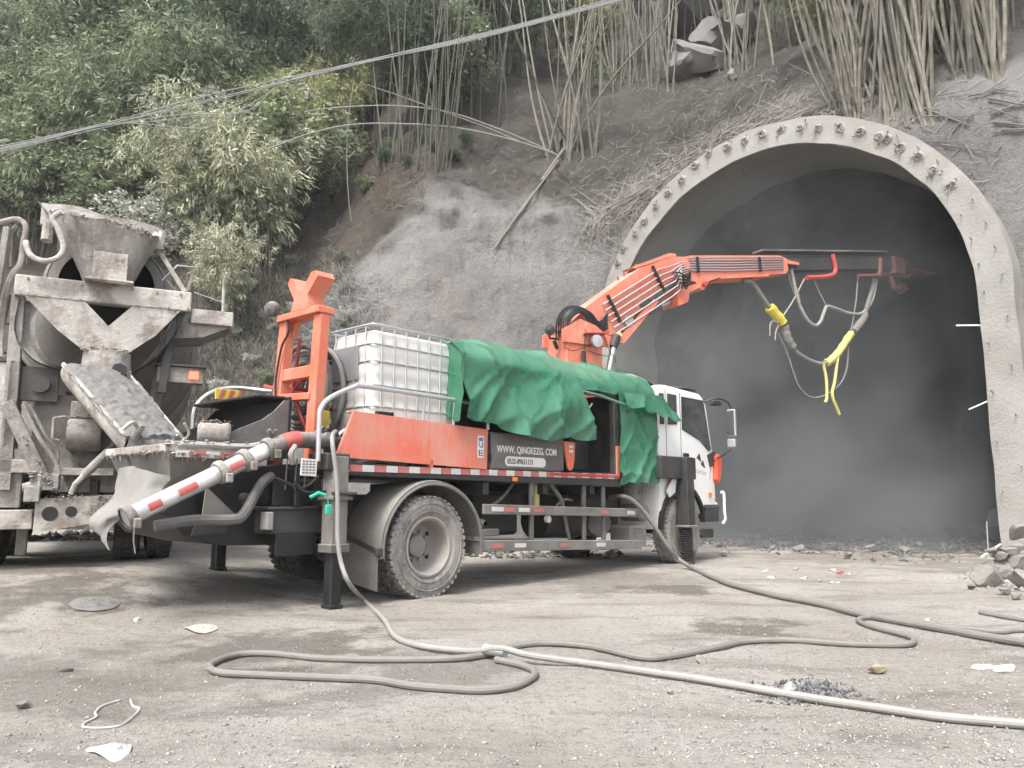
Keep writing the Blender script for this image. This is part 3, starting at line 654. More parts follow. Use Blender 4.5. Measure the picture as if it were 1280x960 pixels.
# side guards
def guard(x0, za, x1, zb, h, name): pt(MB().bar((x0, .03, za), (x1, .03, zb), .035, h, .01), name, 'dusty_steel')
guard(.82, .895, 4.02, .80, .115, 'side_guard'); guard(.80, .485, 4.12, .35, .125, 'side_guard')
gt = [MB().span((0, -.003, 0), (.2, .003, .05), .001).mesh('guard_tape', k) for k in ('white_tape', 'red_tape')]
for i, (x, z, sl) in enumerate([(.95, .868, -.03), (1.15, .862, -.03), (1.42, .854, -.03), (1.7, .846, -.03), (3.1, .802, -.03), (3.75, .784, -.03), (.95, .455, -.041), (1.35, .44, -.041), (2.2, .405, -.041), (3.0, .372, -.041)]):
    link('guard_tape', gt[(i + (i > 3)) % 2], pump, (x, .009, z), (0, -sl, 0))
for x, zb in ((1.72, .40), (2.80, .36), (3.25, .33)): pt(MB().span((x - .035, .05, zb), (x + .035, .09, 1.24)), 'guard_post', 'grey_steel')
# machinery under the deck
pt(MB().span((1.25, .55, .55), (2.05, 1.3, 1.1), .05), 'compressor', 'black'); pt(MB().lathe([(0, .001), (0, .24), (.03, .26), (.85, .26), (.88, .24), (.88, .001)], (2.35, .55, .72), (1, 0, 0), 20), 'air_tank', 'black')
pt(MB().lathe([(0, .001), (0, .17), (.04, .19), (.5, .19), (.54, .17), (.54, .001)], (3.55, .35, .65), (0.6, .8, 0), 18), 'fuel_filter', 'grey_steel')
pt(MB().span((3.3, .5, .50), (4.3, 1.2, 1.05), .06), 'fuel_tank', 'dark_steel')
pt(MB().cyl((2.02, .25, .80), (2.02, .25, 1.22), .05, None, 12), 'hydraulic_ram', 'yellow_wrap')
pt(MB().tube(spline([(1.05, .25, .88), (1.35, .25, 1.0), (1.65, .3, 1.2)], 6), .02, 6), 'brake_hose', 'hose_dark'); pt(MB().tube(spline([(2.25, .2, 1.2), (2.45, .18, 1.0), (2.5, .18, .85), (2.6, .2, .6), (2.65, .2, .48)], 6), .03, 6), 'brake_hose', 'hose_dark')
pt(MB().tube(spline([(2.38, .2, .92), (2.55, .18, 1.0), (2.72, .2, .98)], 6), .016, 6), 'brake_hose', 'hose')
mb = MB(); mb.cyl((2.12, .16, .75), (2.12, .11, .75), .045, None, 14); pt(mb, 'gauge', 'white_paint')
mb = MB()
for x in (.9, .99): mb.lathe([(0, .03), (.05, .06), (.12, .06), (.16, .03)], (x, .15, .72), (0, 1, 0), 10)
mb.span((.85, .12, .58), (1.2, .4, .66)); pt(mb, 'valve_block', 'dusty_steel')
pt(MB().bar((.7, .2, .56), (1.6, .18, .52), .14, .025), 'step_plate', 'grey_steel'); pt(MB().bar((1.75, .15, .50), (2.5, .2, .475), .18, .05), 'battery_tray', 'galvanised')
pt(MB().lathe([(0, .001), (0, .10), (.03, .13), (.40, .13), (.42, .10), (.42, .05), (.43, .001)], (4.35, .10, .80), (0.2, .98, 0), 18), 'air_filter', 'dusty_steel')
pt(MB().span((4.0, .1, .30), (4.42, .5, .62), .04), 'battery_box', 'dusty_steel')
pt(MB().cyl((4.25, .25, 1.0), (4.25, .25, 1.28), .15, .16), 'air_intake', 'dusty_steel')
pt(MB().tube([(4.12, .03, .33), (4.35, .02, .32), (4.36, -.02, .32)], .015, 6), 'drain_cock', 'dusty_steel')
pt(MB().span((1.30, -.012, 1.215), (1.38, .01, 1.262), .004), 'marker_lamp', 'amber')
# rear mudguard
c0 = np.array([0.03, 0, 0.50]); rows = []
for a in np.linspace(R_(186), R_(-8), 30):
    r = .70 + .06 * math.cos(a) ** 2 * (a < 1.6); pz = np.array([math.cos(a), 0, math.sin(a)])
    rows.append([c0 + pz * (r - .035) + np.array([0, -.01, 0]), c0 + pz * r + np.array([0, -.012, 0]), c0 + pz * (r + .01) + np.array([0, .03, 0]), c0 + pz * (r + .012) + np.array([0, .3, 0]), c0 + pz * r + np.array([0, .60, 0])])
G = np.array(rows); mb = MB(); mb.grid(G); mb.grid(G - np.array([0, 0, .0]) + (c0 - G) * np.array([.012, 0, .012]), flip=True)
mg = pt(mb, 'mudguard', 'dusty_steel')
link('lip', MB().tube(G[:, 0], .017, 6).mesh('lip', 'grey_steel'), mg)
mb = MB(); mb.prism([(0.0, .12), (.58, .20), (.58, .62), (0.0, .50)], (-.70, 0.0, 0), (0, 1, 0), (0, 0, 1), .012); pt(mb, 'mud_flap', 'dusty_steel')
mb = MB(); mb.bar((-.715, .62, .665), (-.70, -.02, .50), .02, .055); mb.span((-.74, -.035, .46), (-.66, .01, .54)); pt(mb, 'flap_bracket', 'dark_steel')
pt(MB().bar((.79, .02, .56), (.79, .35, .56), .05, .05), 'mudguard_bracket', 'dusty_steel')
# rear outriggers
for y, zb in ((.02, 0.0), (2.17, .21)):
    o = pt(MB().span((-1.29, y - .085, .55 + zb * .5), (-1.11, y + .085, 1.42), .012), 'outrigger', 'dusty_steel' if y < 1 else 'dark_steel')
    link('collar', MB().span((-1.31, y - .10, .52 + zb * .5), (-1.09, y + .10, .60 + zb * .5)).mesh('collar', 'grey_steel'), o); link('collar', MB().span((-1.32, y - .12, 1.00), (-1.08, y + .12, 1.035)).mesh('collar', 'grey_steel'), o)
    mb = MB(); mb.span((-1.265, y - .06, .03 + zb), (-1.135, y + .06, .60), .014); link('inner_leg', mb.mesh('inner_leg', 'black'), o)
    mb = MB(); 
    for a in (-.055, -.02, .02, .055): mb.span((-1.2 + a - .014, y - .075, .0 + zb), (-1.2 + a + .014, y + .075, .05 + zb), .004)
    link('foot', mb.mesh('foot', 'black'), o)
pt(MB().span((-1.30, .10, .95), (-1.12, 2.1, 1.20)), 'outrigger_beam', 'black')
pt(MB().span((-1.36, -.06, 1.28), (-1.10, .25, 1.44)), 'valve_chest', 'dark_steel')
mb = MB(); mb.cyl((-1.32, -.10, 1.065), (-1.05, -.10, 1.065), .018, None, 8); pt(mb, 'locking_pin', 'dark_steel')
mb = MB(); mb.tube([(-1.50, -.02, 1.03), (-1.46, -.09, 1.07), (-1.40, -.10, 1.05)], .018, 6); mb.box((-1.36, -.10, .92), (.06, .03, .085), .008); mb.tube([(-1.37, -.10, 1.04), (-1.36, -.10, .96)], .006, 5); pt(mb, 'padlock', 'green_tag')
pl = pt(MB().box((-1.53, -.02, 1.30), (.17, .008, .155), .002, Matrix.Rotation(.05, 3, 'Y')), 'data_plate', 'white_tape')
mb = MB()
for k in range(5):
    for j in range(4): mb.span((-1.60 + j * .036, -.0265, 1.245 + k * .026), (-1.575 + j * .036, -.0235, 1.257 + k * .026), .0005)
link('plate_rows', mb.mesh('plate_rows', 'grey_steel'), pl)
# tail: dark pump body, hopper
body = [(-2.60, .90), (-2.40, .70), (-2.0, .60), (-1.45, .58), (-1.0, .68), (-.75, .80), (-.72, 1.28), (-1.5, 1.34), (-2.35, 1.22)]
pt(MB().prism(body, (0, 1.75, 0), (1, 0, 0), (0, 0, 1), 1.25), 'pump_body', 'black')
pt(MB().prism([(-2.35, .70), (-2.02, .72), (-2.04, .80), (-2.32, .80)], (0, .50, 0), (1, 0, 0), (0, 0, 1), .02), 'inspection_cover', 'dark_steel')
mb = MB(); mb.span((-1.75, .2, .70), (-.95, .5, .92)); mb.span((-1.80, .18, .915), (-1.25, .45, .945)); pt(mb, 'bumper_beam', 'dark_steel')
pt(MB().span((-1.82, .16, .74), (-1.755, .28, .90)), 'tail_lamp', 'rebar'); pt(MB().span((-1.7, .2, .5), (-1.3, .22, .70)), 'rear_flap', 'black')
mb = MB()
top = [(-2.62, .42), (-1.75, .42), (-1.75, 1.70), (-2.62, 1.70)]; bot = [(-2.40, .75), (-2.0, .75), (-2.0, 1.4), (-2.40, 1.4)]
for k in range(4):
    a, b_ = np.array(top[k]), np.array(top[(k + 1) % 4]); c_, d_ = np.array(bot[k]), np.array(bot[(k + 1) % 4])
    o4 = [(*a, 1.44), (*b_, 1.44), (*d_, .78), (*c_, .78)]; cen = np.array([-2.2, 1.05, 1.1]); i4 = [tuple(np.array(p) + (cen - np.array(p)) * np.array([.05, .05, 0])) for p in o4]
    mb.add(o4, [(3, 2, 1, 0)]); mb.add(i4, [(0, 1, 2, 3)]); mb.add([o4[0], o4[1], i4[1], i4[0]], [(0, 1, 2, 3)])
hop = pt(mb, 'hopper', 'dusty_steel')
mb = MB(); r_ = [(*p, 1.45) for p in top]
for k in range(4): mb.bar(r_[k], r_[(k + 1) % 4], .06, .07)
link('hopper_rim', mb.mesh('hopper_rim', 'mixer_light'), hop)
ht = [MB().span((0, 0, 0), (.13, .006, .06), .001).mesh('rim_tape', k) for k in ('white_tape', 'red_tape')]
for k in range(6): link('rim_tape', ht[k % 2], hop, (-2.58 + k * .135, .383, 1.37))
mb = MB()
for k in range(9): mb.bar((-2.57 + k * .095, .45, 1.40), (-2.57 + k * .095, 1.67, 1.40), .012, .03, .002)
link('grate', mb.mesh('grate', 'mixer_light'), hop)
Gf = np.array([[(x, y, 1.28 + .05 * math.sin(x * 9) * math.cos(y * 7)) for y in np.linspace(.52, 1.60, 12)] for x in np.linspace(-2.54, -1.83, 10)]); mb = MB(); mb.grid(Gf, flip=True); link('mix_inside', mb.mesh('mix_inside', 'wet_concrete'), hop)
mb = MB(); mb.tube(spline([(-2.62, .42, 1.48), (-2.3, .40, 1.485), (-1.9, .40, 1.49), (-1.62, .42, 1.56)], 6), .03, 7); pt(mb, 'rim_spill', 'dry_concrete')
# splash guard of the hopper, tall on the truck side
sp = [(-2.30, 1.40), (-1.66, 1.52), (-1.42, 1.55), (-1.42, 1.98), (-1.50, 1.96), (-1.60, 1.85), (-1.72, 1.76), (-1.95, 1.66), (-2.12, 1.58), (-2.26, 1.50)]
pt(MB().prism(sp, (0, .50, 0), (1, 0, 0), (0, 0, 1), .02), 'splash_guard', 'grey_steel'); pt(MB().prism(sp, (0, 1.86, 0), (1, 0, 0), (0, 0, 1), .02), 'splash_guard', 'dark_steel')
pt(MB().prism([(.48, 1.40), (1.86, 1.40), (1.86, 2.03), (.48, 2.0)], (-1.45, 0, 0), (0, 1, 0), (0, 0, 1), .03), 'splash_back', 'black')
pt(MB().span((-1.75, .55, 1.98), (-1.44, 1.84, 2.01)), 'guard_top', 'black')
mb = MB(); mb.lathe([(0, .001), (0, .085), (.02, .10), (.26, .10), (.28, .085), (.28, .001)], (-2.28, .62, 1.60), (0.85, -.5, 0), 18); pt(mb, 'agitator_motor', 'mixer')
wp = pt(MB().span((-1.50, 1.86, 2.09), (-1.18, 1.88, 2.21), .004), 'warning_board', 'yellow')
for k in range(3): link('stripe', MB().prism([(-1.47 + k * .105, 2.095), (-1.42 + k * .105, 2.095), (-1.38 + k * .105, 2.205), (-1.43 + k * .105, 2.205)], (0, 1.8585, 0), (1, 0, 0), (0, 0, 1), .003).mesh('stripe', 'red_tape'), wp)
pt(MB().tube(spline([(-1.72, 1.9, 1.75), (-1.70, 1.9, 1.98), (-1.55, 1.9, 2.15), (-1.3, 1.9, 2.24), (-1.0, 1.7, 2.22), (-.9, 1.2, 2.15)], 6), .022, 8), 'guard_rail', 'galvanised')
# delivery pipe
def alongp(P, Q, a, b): P = np.array(P); Q = np.array(Q); return P + (Q - P) * a, P + (Q - P) * b
PA, PB = (-3.02, .22, .87), (-1.78, .22, 1.475)
mb = MB(); mb.tube([PA, PB], .076, 20); pipe = pt(mb, 'delivery_pipe', 'chrome')
mb = MB(); mb.tube(spline([PB, (-1.68, .22, 1.52), (-1.55, .22, 1.56), (-1.35, .23, 1.57), (-1.1, .26, 1.57), (-.95, .40, 1.56), (-.85, .62, 1.52)], 6), .078, 18); pt(mb, 'delivery_elbow', 'dusty_steel')
mb = MB(); mb.tube(spline([(-1.66, .218, 1.53), (-1.57, .218, 1.56), (-1.50, .218, 1.568)], 6), .0795, 18); pt(mb, 'red_marking', 'red_tape')
dP = (np.array(PB) - np.array(PA)); dP /= np.linalg.norm(dP); e1 = np.array([0, -1.0, 0]); e2 = np.cross(dP, e1)
for a, b_, mt in ((.12, .20, 'red_tape'), (.205, .30, 'white_tape'), (.31, .43, 'red_tape'), (.435, .56, 'white_tape'), (.66, .76, 'red_tape'), (.82, .93, 'white_tape')):
    g_ = np.array([[np.array(PA) + (np.array(PB) - np.array(PA)) * t + .0775 * (math.cos(q) * e1 + math.sin(q) * e2) for q in np.linspace(-.5, .35, 9)] for t in np.linspace(a, b_, 4)]); mb = MB(); mb.grid(g_); link('reflective_patch', mb.mesh('reflective_patch', mt), pipe)
for a in (.02, .62, .80, .985):
    p, _ = alongp(PA, PB, a, 1); mb = MB(); mb.lathe([(-.04, .080), (-.035, .098), (-.012, .106), (.012, .106), (.035, .098), (.04, .080)], p, dP, 20)
    mb.box(p + np.array([.02, -.12, -.05]), (.06, .04, .08), .01); link('pipe_clamp', mb.mesh('pipe_clamp', 'mixer'), pipe)
mb = MB()
for (x, z) in ((-1.78, 1.62), (-1.22, 1.68)):
    for k in range(5): a = k * 1.257; mb.tube([(x, .22, z - .04), (x + .05 * math.cos(a), .22 + .05 * math.sin(a), z + .02)], .014, 6)
pt(mb, 'hand_wheel', 'grey_steel')
pt(MB().tube(spline([(-2.75, .3, .80), (-2.45, .26, .84), (-2.12, .22, .84), (-2.02, .22, .88), (-1.92, .22, 1.05), (-1.85, .22, 1.16), (-1.72, .3, 1.22)], 6), .047, 10), 'wash_out_pipe', 'grey_steel')
pt(MB().prism([(-2.32, .88), (-2.02, .88), (-2.30, 1.12)], (0, .38, 0), (1, 0, 0), (0, 0, 1), .02), 'gusset', 'dusty_steel')
for k, (x, z) in enumerate(((-1.95, 1.02), (-1.60, 1.05), (-1.52, .99))): pt(MB().lathe([(0, .05), (.06, .05), (.08, .03), (.08, .001)], (x, .36, z), (0, -1, 0), 12), 'hydraulic_port', 'dark_steel')
mb = MB(); mb.span((-1.72, .25, .95), (-1.25, .6, 1.18)); mb.span((-1.55, .15, .95), (-1.50, .30, 1.3)); mb.tube(spline([(-1.6, .1, 1.18), (-1.5, .06, 1.08), (-1.2, .05, 1.09)], 5), .012, 6); mb.tube(spline([(-1.75, .15, 1.2), (-1.5, .1, 1.12), (-1.3, .12, 1.25)], 5), .014, 6); pt(mb, 'valve_bank', 'black')
for k in range(3): pt(MB().tube([(-1.66 + .1 * k, .15, 1.1), (-1.66 + .1 * k, .13, 1.38)], .008, 5), 'control_lever', 'grey_steel')
pt(MB().tube(spline([(-1.62, .1, 1.33), (-1.66, .08, 1.42), (-1.60, .1, 1.5)], 5), .025, 7), 'grease_hose', 'hose_pale')
# orange boom rest
ax_ = -1.25
for (y0, z0, y1, z1) in ((1.02, 1.35, .885, 2.86), (.36, 1.35, .27, 2.83)): pt(MB().bar((ax_, y0, z0), (ax_, y1, z1), .13, .12, .012, up=(1, 0, 0)), 'rest_leg', 'orange')
pt(MB().bar((ax_, .97, 2.27), (ax_, .33, 2.27), .09, .12), 'rest_crossbar', 'orange'); pt(MB().bar((ax_ - .03, .97, 2.04), (ax_ - .03, .33, 2.01), .10, .07), 'rest_crossbar', 'orange')
pt(MB().span((ax_ - .10, .20, 2.83), (ax_ + .10, .95, 2.90)), 'rest_plate', 'orange')
for s_ in (-1, 1): pt(MB().prism([(.575 + s_ * .24, 2.82), (.575 + s_ * .24, 2.66), (.575 + s_ * .14, 2.83)], (ax_ + .02, 0, 0), (0, 1, 0), (0, 0, 1), .04), 'rest_gusset', 'orange')
fk = [(.68, 2.90), (.36, 2.90), (.39, 3.04), (.22, 3.20), (.25, 3.255), (.33, 3.26), (.50, 3.09), (.55, 3.09), (.66, 3.25), (.72, 3.26), (.75, 3.20), (.63, 3.02)]
pt(MB().prism(fk, (ax_ - .10, 0, 0), (0, 1, 0), (0, 0, 1), .20), 'boom_fork', 'orange')
mb = MB(); mb.lathe([(0, .001), (0, .07), (.05, .085), (.12, .06), (.14, .001)], (ax_ - .08, 1.02, 2.99), (-.8, -.5, -.2), 14); mb.tube([(ax_, .9, 2.88), (ax_ - .02, 1.0, 2.94)], .015, 6); pt(mb, 'work_lamp', 'grey_steel')
pt(MB().tube(spline([(ax_ - .07, .80, 2.88), (ax_ - .09, .72, 2.7), (ax_ - .09, .84, 2.55), (ax_ - .09, .92, 2.2), (ax_ - .09, .9, 1.9), (ax_ - .09, 1.0, 1.5)], 6), .012, 6), 'lamp_cable', 'rubber')
pt(MB().span((-1.08, .46, 1.72), (-.98, .56, 1.90), .012), 'grease_canister', 'yellow'); pt(MB().cyl((-1.2, .2, 1.62), (-1.2, .16, 1.62), .035, None, 12), 'gauge', 'galvanised')
mb = MB(); mb.tube(spline([(-1.02, .3, 1.62), (-.92, .28, 1.70), (-.85, .3, 1.72)], 5), .025, 7); mb.tube(spline([(-1.3, .25, 1.66), (-1.1, .2, 1.6), (-.9, .25, 1.62)], 5), .012, 6); pt(mb, 'fitting', 'galvanised')
# cab
yA, yB = 0.03, W_ - 0.03
arc = [(5.35 + .66 * math.cos(a), .52 + .66 * math.sin(a)) for a in np.linspace(R_(20), R_(178), 14)]
cabp = [(4.68, 1.05), (4.68, 2.66), (4.74, 2.74), (4.95, 2.78), (6.05, 2.745), (6.22, 2.68), (6.32, 2.56), (6.50, 1.78), (6.54, 1.60), (6.55, 1.0), (6.50, .84), (6.05, .80)] + arc + [(4.69, .62)]
def cab_loft():
    P2 = np.array(cabp); c = np.array([5.6, 1.7]); mb = MB(); secs = []
    for y, k in ((yA, .965), (yA + .02, .985), (yA + .10, 1.0), (yB - .10, 1.0), (yB - .02, .985), (yB, .965)):
        Q = c + (P2 - c) * np.array([.5 + k / 2, k]); fr = (P2[:, 0] > 6.2); Q[:, 0] -= fr * (.12 if k < .97 else .04 if k < .99 else 0)
        secs.append(np.stack([Q[:, 0], np.full(len(Q), y), Q[:, 1]], 1))
    mb.grid(np.array(secs), flip=True, wrap=True); k = len(P2); n0 = len(secs)
    mb.f.append(tuple(range(k))); mb.f.append(tuple(range((n0 - 1) * k, n0 * k))[::-1]); return mb
cab = pt(cab_loft(), 'cab', 'cab_white')
def pane(poly, name='side_window', y=None, fr='rubber'):
    for yy_, s_ in ((yA, -1), (yB, 1)):
        P2 = np.array(poly); c = P2.mean(0); mb = MB(); mb.prism([tuple(c + (p - c) * 1.06) for p in P2], (0, yy_ + (.004 if s_ < 0 else .008), 0), (1, 0, 0), (0, 0, 1), .012 * (1 if s_ < 0 else 1)); f_ = link('window_seal', mb.mesh('window_seal', fr), cab)
        mb = MB(); mb.prism(poly, (0, yy_ + (-.004 if s_ < 0 else .016), 0), (1, 0, 0), (0, 0, 1), .008); link(name, mb.mesh(name, 'glass'), cab)
pane([(5.45, 2.60), (6.14, 2.60), (6.34, 1.84), (6.26, 1.80), (5.98, 1.96), (5.44, 2.10)]); pane([(4.99, 2.62), (5.25, 2.62), (5.25, 2.18), (4.98, 2.16)]); pane([(4.74, 2.60), (4.86, 2.61), (4.86, 2.16), (4.74, 2.15)])
mb = MB(); mb.prism([(.2, 1.82), (2.1, 1.82), (2.05, 2.52), (.25, 2.52)], (0, 0, 0), (0, 1, 0), (0, 0, 1), .01)
mb.v = [(6.50 - (z - 1.78) * .235 + .012 + (x > 0.005) * .004, y, z) for x, y, z in mb.v]; link('windscreen', mb.mesh('windscreen', 'glass'), cab)
mb = MB(); 
for (a, b_) in (((5.37, 1.12), (5.37, 2.68)), ((4.92, 1.6), (4.92, 2.68)), ((5.37, 1.25), (5.75, 1.25)), ((6.30, 1.3), (6.36, 1.80))): mb.bar((a[0], yA - .001, a[1]), (b_[0], yA - .001, b_[1]), .006, .014, .001, up=(1, 0, 0))
link('door_seam', mb.mesh('door_seam', 'grey_steel'), cab)
link('door_handle', MB().span((5.42, -.01, 1.66), (5.56, .03, 1.72), .01).mesh('door_handle', 'black'), cab)
link('corner_grille', MB().prism([(6.22, 1.72), (6.46, 1.80), (6.50, 1.58), (6.30, 1.52)], (0, .025, 0), (1, 0, 0), (0, 0, 1), .02).mesh('corner_grille', 'dark_steel'), cab)
mb = MB(); mb.prism([(5.86, 1.66), (6.02, 1.60), (5.95, 1.74)], (0, .028, 0), (1, 0, 0), (0, 0, 1), .006); mb.prism([(6.00, 1.56), (6.14, 1.50), (6.07, 1.63)], (0, .028, 0), (1, 0, 0), (0, 0, 1), .006); link('emblem', mb.mesh('emblem', 'dark_steel'), cab)
mb = MB()
for k in range(6): x = 5.80 + k * .065; mb.span((x, .024, 1.42 - k * .008), (x + .008, .0295, 1.48 - k * .008), .001); mb.span((x, .024, (1.472, 1.42, 1.45)[k % 3] - k * .008), (x + .035, .0295, (1.48, 1.428, 1.458)[k % 3] - k * .008), .001)
link('door_marks', mb.mesh('door_marks', 'grey_steel'), cab)
link('grab_handle', MB().tube(spline([(6.56, -.02, 1.10), (6.60, -.06, 1.08), (6.60, -.06, .80), (6.62, -.06, .66), (6.58, -.03, .58)], 5), .024, 8).mesh('grab_handle', 'white_paint'), cab)
mb = MB(); mb.span((6.05, .0, .62), (6.52, .45, .90)); mb.span((6.03, -.01, .84), (6.54, .42, .87)); pt(mb, 'bumper', 'dark_steel'); pt(MB().span((6.0, .05, .36), (6.40, .3, .50)), 'step', 'dark_steel')
pt(MB().span((6.45, .05, .62), (6.62, 2.25, .95), .04), 'bumper', 'white_paint')
pt(MB().prism([(6.42, 1.70), (6.53, 1.74), (6.60, 1.62), (6.56, 1.42), (6.48, 1.26), (6.40, 1.32), (6.44, 1.50)], (0, .05, 0), (1, 0, 0), (0, 0, 1), .10), 'turn_lamp', 'lens_red'); pt(MB().span((6.22, .012, 1.02), (6.32, .03, 1.10), .004), 'side_marker', 'amber')
mb = MB(); mb.prism(arc + [(5.35 + .72 * math.cos(a), .52 + .72 * math.sin(a)) for a in np.linspace(R_(178), R_(20), 14)], (0, .05, 0), (1, 0, 0), (0, 0, 1), .06); pt(mb, 'wheel_arch', 'black')
mb = MB(); mb.tube(spline([(6.25, .05, 2.62), (6.38, -.10, 2.68), (6.50, -.24, 2.62), (6.53, -.29, 2.50)], 6), .018, 7); pt(mb, 'mirror_arm', 'black'); pt(MB().tube([(6.52, -.28, 1.82), (6.42, .02, 1.62)], .014, 6), 'mirror_arm', 'black')
mb = MB(); mb.box((6.53, -.29, 2.26), (.07, .15, .46), .035); pt(mb, 'mirror', 'galvanised'); pt(MB().box((6.52, -.28, 1.92), (.06, .14, .14), .03), 'mirror', 'galvanised')
pt(MB().box((6.487, -.29, 2.26), (.006, .125, .41), .002), 'mirror_glass', 'glass')
pt(MB().box((6.50, -.02, 2.62), (.20, .16, .09), .03), 'front_mirror', 'dark_steel')
# front outrigger
pt(MB().span((4.45, -.14, 1.30), (5.52, .02, 1.64), .01), 'outrigger_beam', 'dark_steel')
o = pt(MB().span((5.08, -.22, .58), (5.30, -.02, 1.64), .01), 'outrigger', 'dark_steel')
link('reflective_strip', MB().span((5.302, -.20, .62), (5.310, -.09, 1.62), .002).mesh('reflective_strip', 'white_tape'), o); link('reflective_strip', MB().span((5.311, -.20, 1.20), (5.316, -.09, 1.42), .002).mesh('reflective_strip', 'red_tape'), o)
prof = []
for k in range(17): z = .04 + k * .032; prof += [(z, .075), (z + .016, .105)]
link('bellows', MB().lathe(prof, (5.19, -.12, 0), (0, 0, 1), 18).mesh('bellows', 'black'), o); link('foot', MB().cyl((5.19, -.12, 0), (5.19, -.12, .05), .11).mesh('foot', 'dark_steel'), o)
link('rim_plate', MB().span((5.06, -.24, .565), (5.33, .0, .60)).mesh('rim_plate', 'dusty_steel'), o)
pt(MB().prism([(4.95, 1.30), (5.08, 1.30), (5.02, 1.10), (4.86, 1.02), (4.78, 1.12)], (0, -.02, 0), (1, 0, 0), (0, 0, 1), .02), 'cab_skirt', 'cab_white')
pt(MB().tube([(5.19, 2.45, .06), (5.19, 2.45, 1.5)], .09, 12), 'outrigger', 'dark_steel')
# ---- boom
BPH = TTH - R_(60.0)            # slewed to the right of the truck
bx = np.array([math.cos(BPH), math.sin(BPH), 0]); bz = np.array([0, 0, 1.0]); bl = np.array([-math.sin(BPH), math.cos(BPH), 0]); BO = np.array([4.15, 1.2, 0])
def bp_(s_, z, o=0.0): return BO + bx * s_ + bz * z - bl * o          # o > 0: towards the camera side
def bprism(poly, o0, o1): return MB().prism(poly, bp_(0, 0, o0), bx, bz, (o0 - o1) * -1 if False else -(o1 - o0) * -1)
def slab(poly, o0, o1): mb = MB(); return mb.prism(poly, bp_(0, 0, o1), bx, bz, -(o1 - o0) if np.cross(bx, bz) @ (-bl) > 0 else (o1 - o0))
rotB = np.stack([bx, bl, bz], 1)
pt(MB().box(bp_(0, 2.3), (.70, .56, 2.55), .02, rotB), 'turret', 'orange'); pt(MB().cyl(bp_(0, 1.34), bp_(0, 1.5), .55, None, 24), 'slew_ring', 'dark_steel')
pt(slab([(-.42, 3.40), (.10, 3.40), (.46, 3.40), (.46, 3.55), (.2, 3.72), (-.1, 3.80), (-.42, 3.60)], -.31, -.25), 'turret_cheek', 'orange'); pt(slab([(-.42, 3.40), (.46, 3.40), (.46, 3.55), (.2, 3.72), (-.1, 3.80), (-.42, 3.60)], .25, .31), 'turret_cheek', 'orange')
mb = slab([(-.28, 3.66), (.10, 4.04), (1.23, 4.86), (1.96, 5.17), (2.30, 5.22), (2.30, 4.86), (2.02, 4.80), (1.75, 4.62), (1.42, 4.34), (.72, 3.66), (.30, 3.56)], -.20, .20); b1 = pt(mb, 'lower_boom', 'orange')
link('lower_web', slab([(.35, 3.60), (.75, 3.62), (1.48, 4.34), (1.60, 4.32), (.84, 3.52), (.40, 3.46)], -.17, .22).mesh('lower_web', 'orange'), b1)
link('web_hole', MB().cyl(bp_(.94, 3.90, .195), bp_(.94, 3.90, .228), .10, None, 18).mesh('web_hole', 'rebar'), b1)
link('web_hole', slab([(1.18, 4.18), (1.30, 4.20), (1.44, 4.33), (1.36, 4.34), (1.22, 4.26)], .195, .228).mesh('web_hole', 'dark_steel'), b1)
link('pivot_pin', MB().cyl(bp_(.72, 3.64, .2), bp_(.72, 3.64, .25), .05, None, 12).mesh('pivot_pin', 'yellow_wrap'), b1); link('pivot_pin', MB().cyl(bp_(.05, 3.66, -.35), bp_(.05, 3.66, .33), .08, None, 14).mesh('pivot_pin', 'orange'), b1)
link('boom_cap', slab([(1.15, 4.845), (1.96, 5.18), (2.1, 5.22), (2.08, 5.26), (1.92, 5.24), (1.10, 4.87)], -.14, .14).mesh('boom_cap', 'orange'), b1)
mb = MB()
for k in range(4): mb.cyl(bp_(.95 + .13 * k, 4.66 + .095 * k, -.05), bp_(.93 + .13 * k, 4.72 + .095 * k, -.05), .02, None, 6)
link('boom_bolt', mb.mesh('boom_bolt', 'red'), b1)
e = slab([(2.08, 5.16), (2.40, 5.27), (4.71, 5.64), (4.93, 5.60), (4.93, 5.38), (4.86, 5.30), (4.34, 5.20), (3.10, 4.97), (2.82, 4.86), (2.70, 4.68), (2.62, 4.68), (2.50, 4.80), (2.24, 4.82), (2.10, 4.95)], -.17, .17); b2 = pt(e, 'upper_boom', 'orange')
link('boom_flange', slab([(3.1, 4.935), (4.34, 5.16), (4.34, 5.20), (3.1, 4.975)], -.21, .21).mesh('boom_flange', 'orange'), b2)
link('pivot_pin', MB().cyl(bp_(2.68, 4.78, -.24), bp_(2.68, 4.78, .24), .045, None, 12).mesh('pivot_pin', 'red'), b2); link('pivot_pin', MB().cyl(bp_(2.24, 5.04, -.25), bp_(2.24, 5.04, .25), .07, None, 14).mesh('pivot_pin', 'orange'), b2)
pt(slab([(2.05, 4.30), (2.28, 4.40), (2.32, 4.58), (2.18, 4.70), (2.02, 4.60)], -.2, .2), 'knuckle_link', 'orange'); pt(slab([(2.20, 4.52), (2.62, 4.72), (2.66, 4.82), (2.22, 4.66)], .10, .18), 'knuckle_link', 'orange'); pt(slab([(2.20, 4.52), (2.62, 4.72), (2.66, 4.82), (2.22, 4.66)], -.18, -.10), 'knuckle_link', 'orange')
pt(MB().cyl(bp_(1.12, 3.98, .0), bp_(1.78, 4.30, .0), .085, None, 14), 'knuckle_ram', 'grey_steel'); pt(MB().cyl(bp_(1.76, 4.29, .0), bp_(2.14, 4.45, .0), .045, None, 12), 'ram_rod', 'chrome')
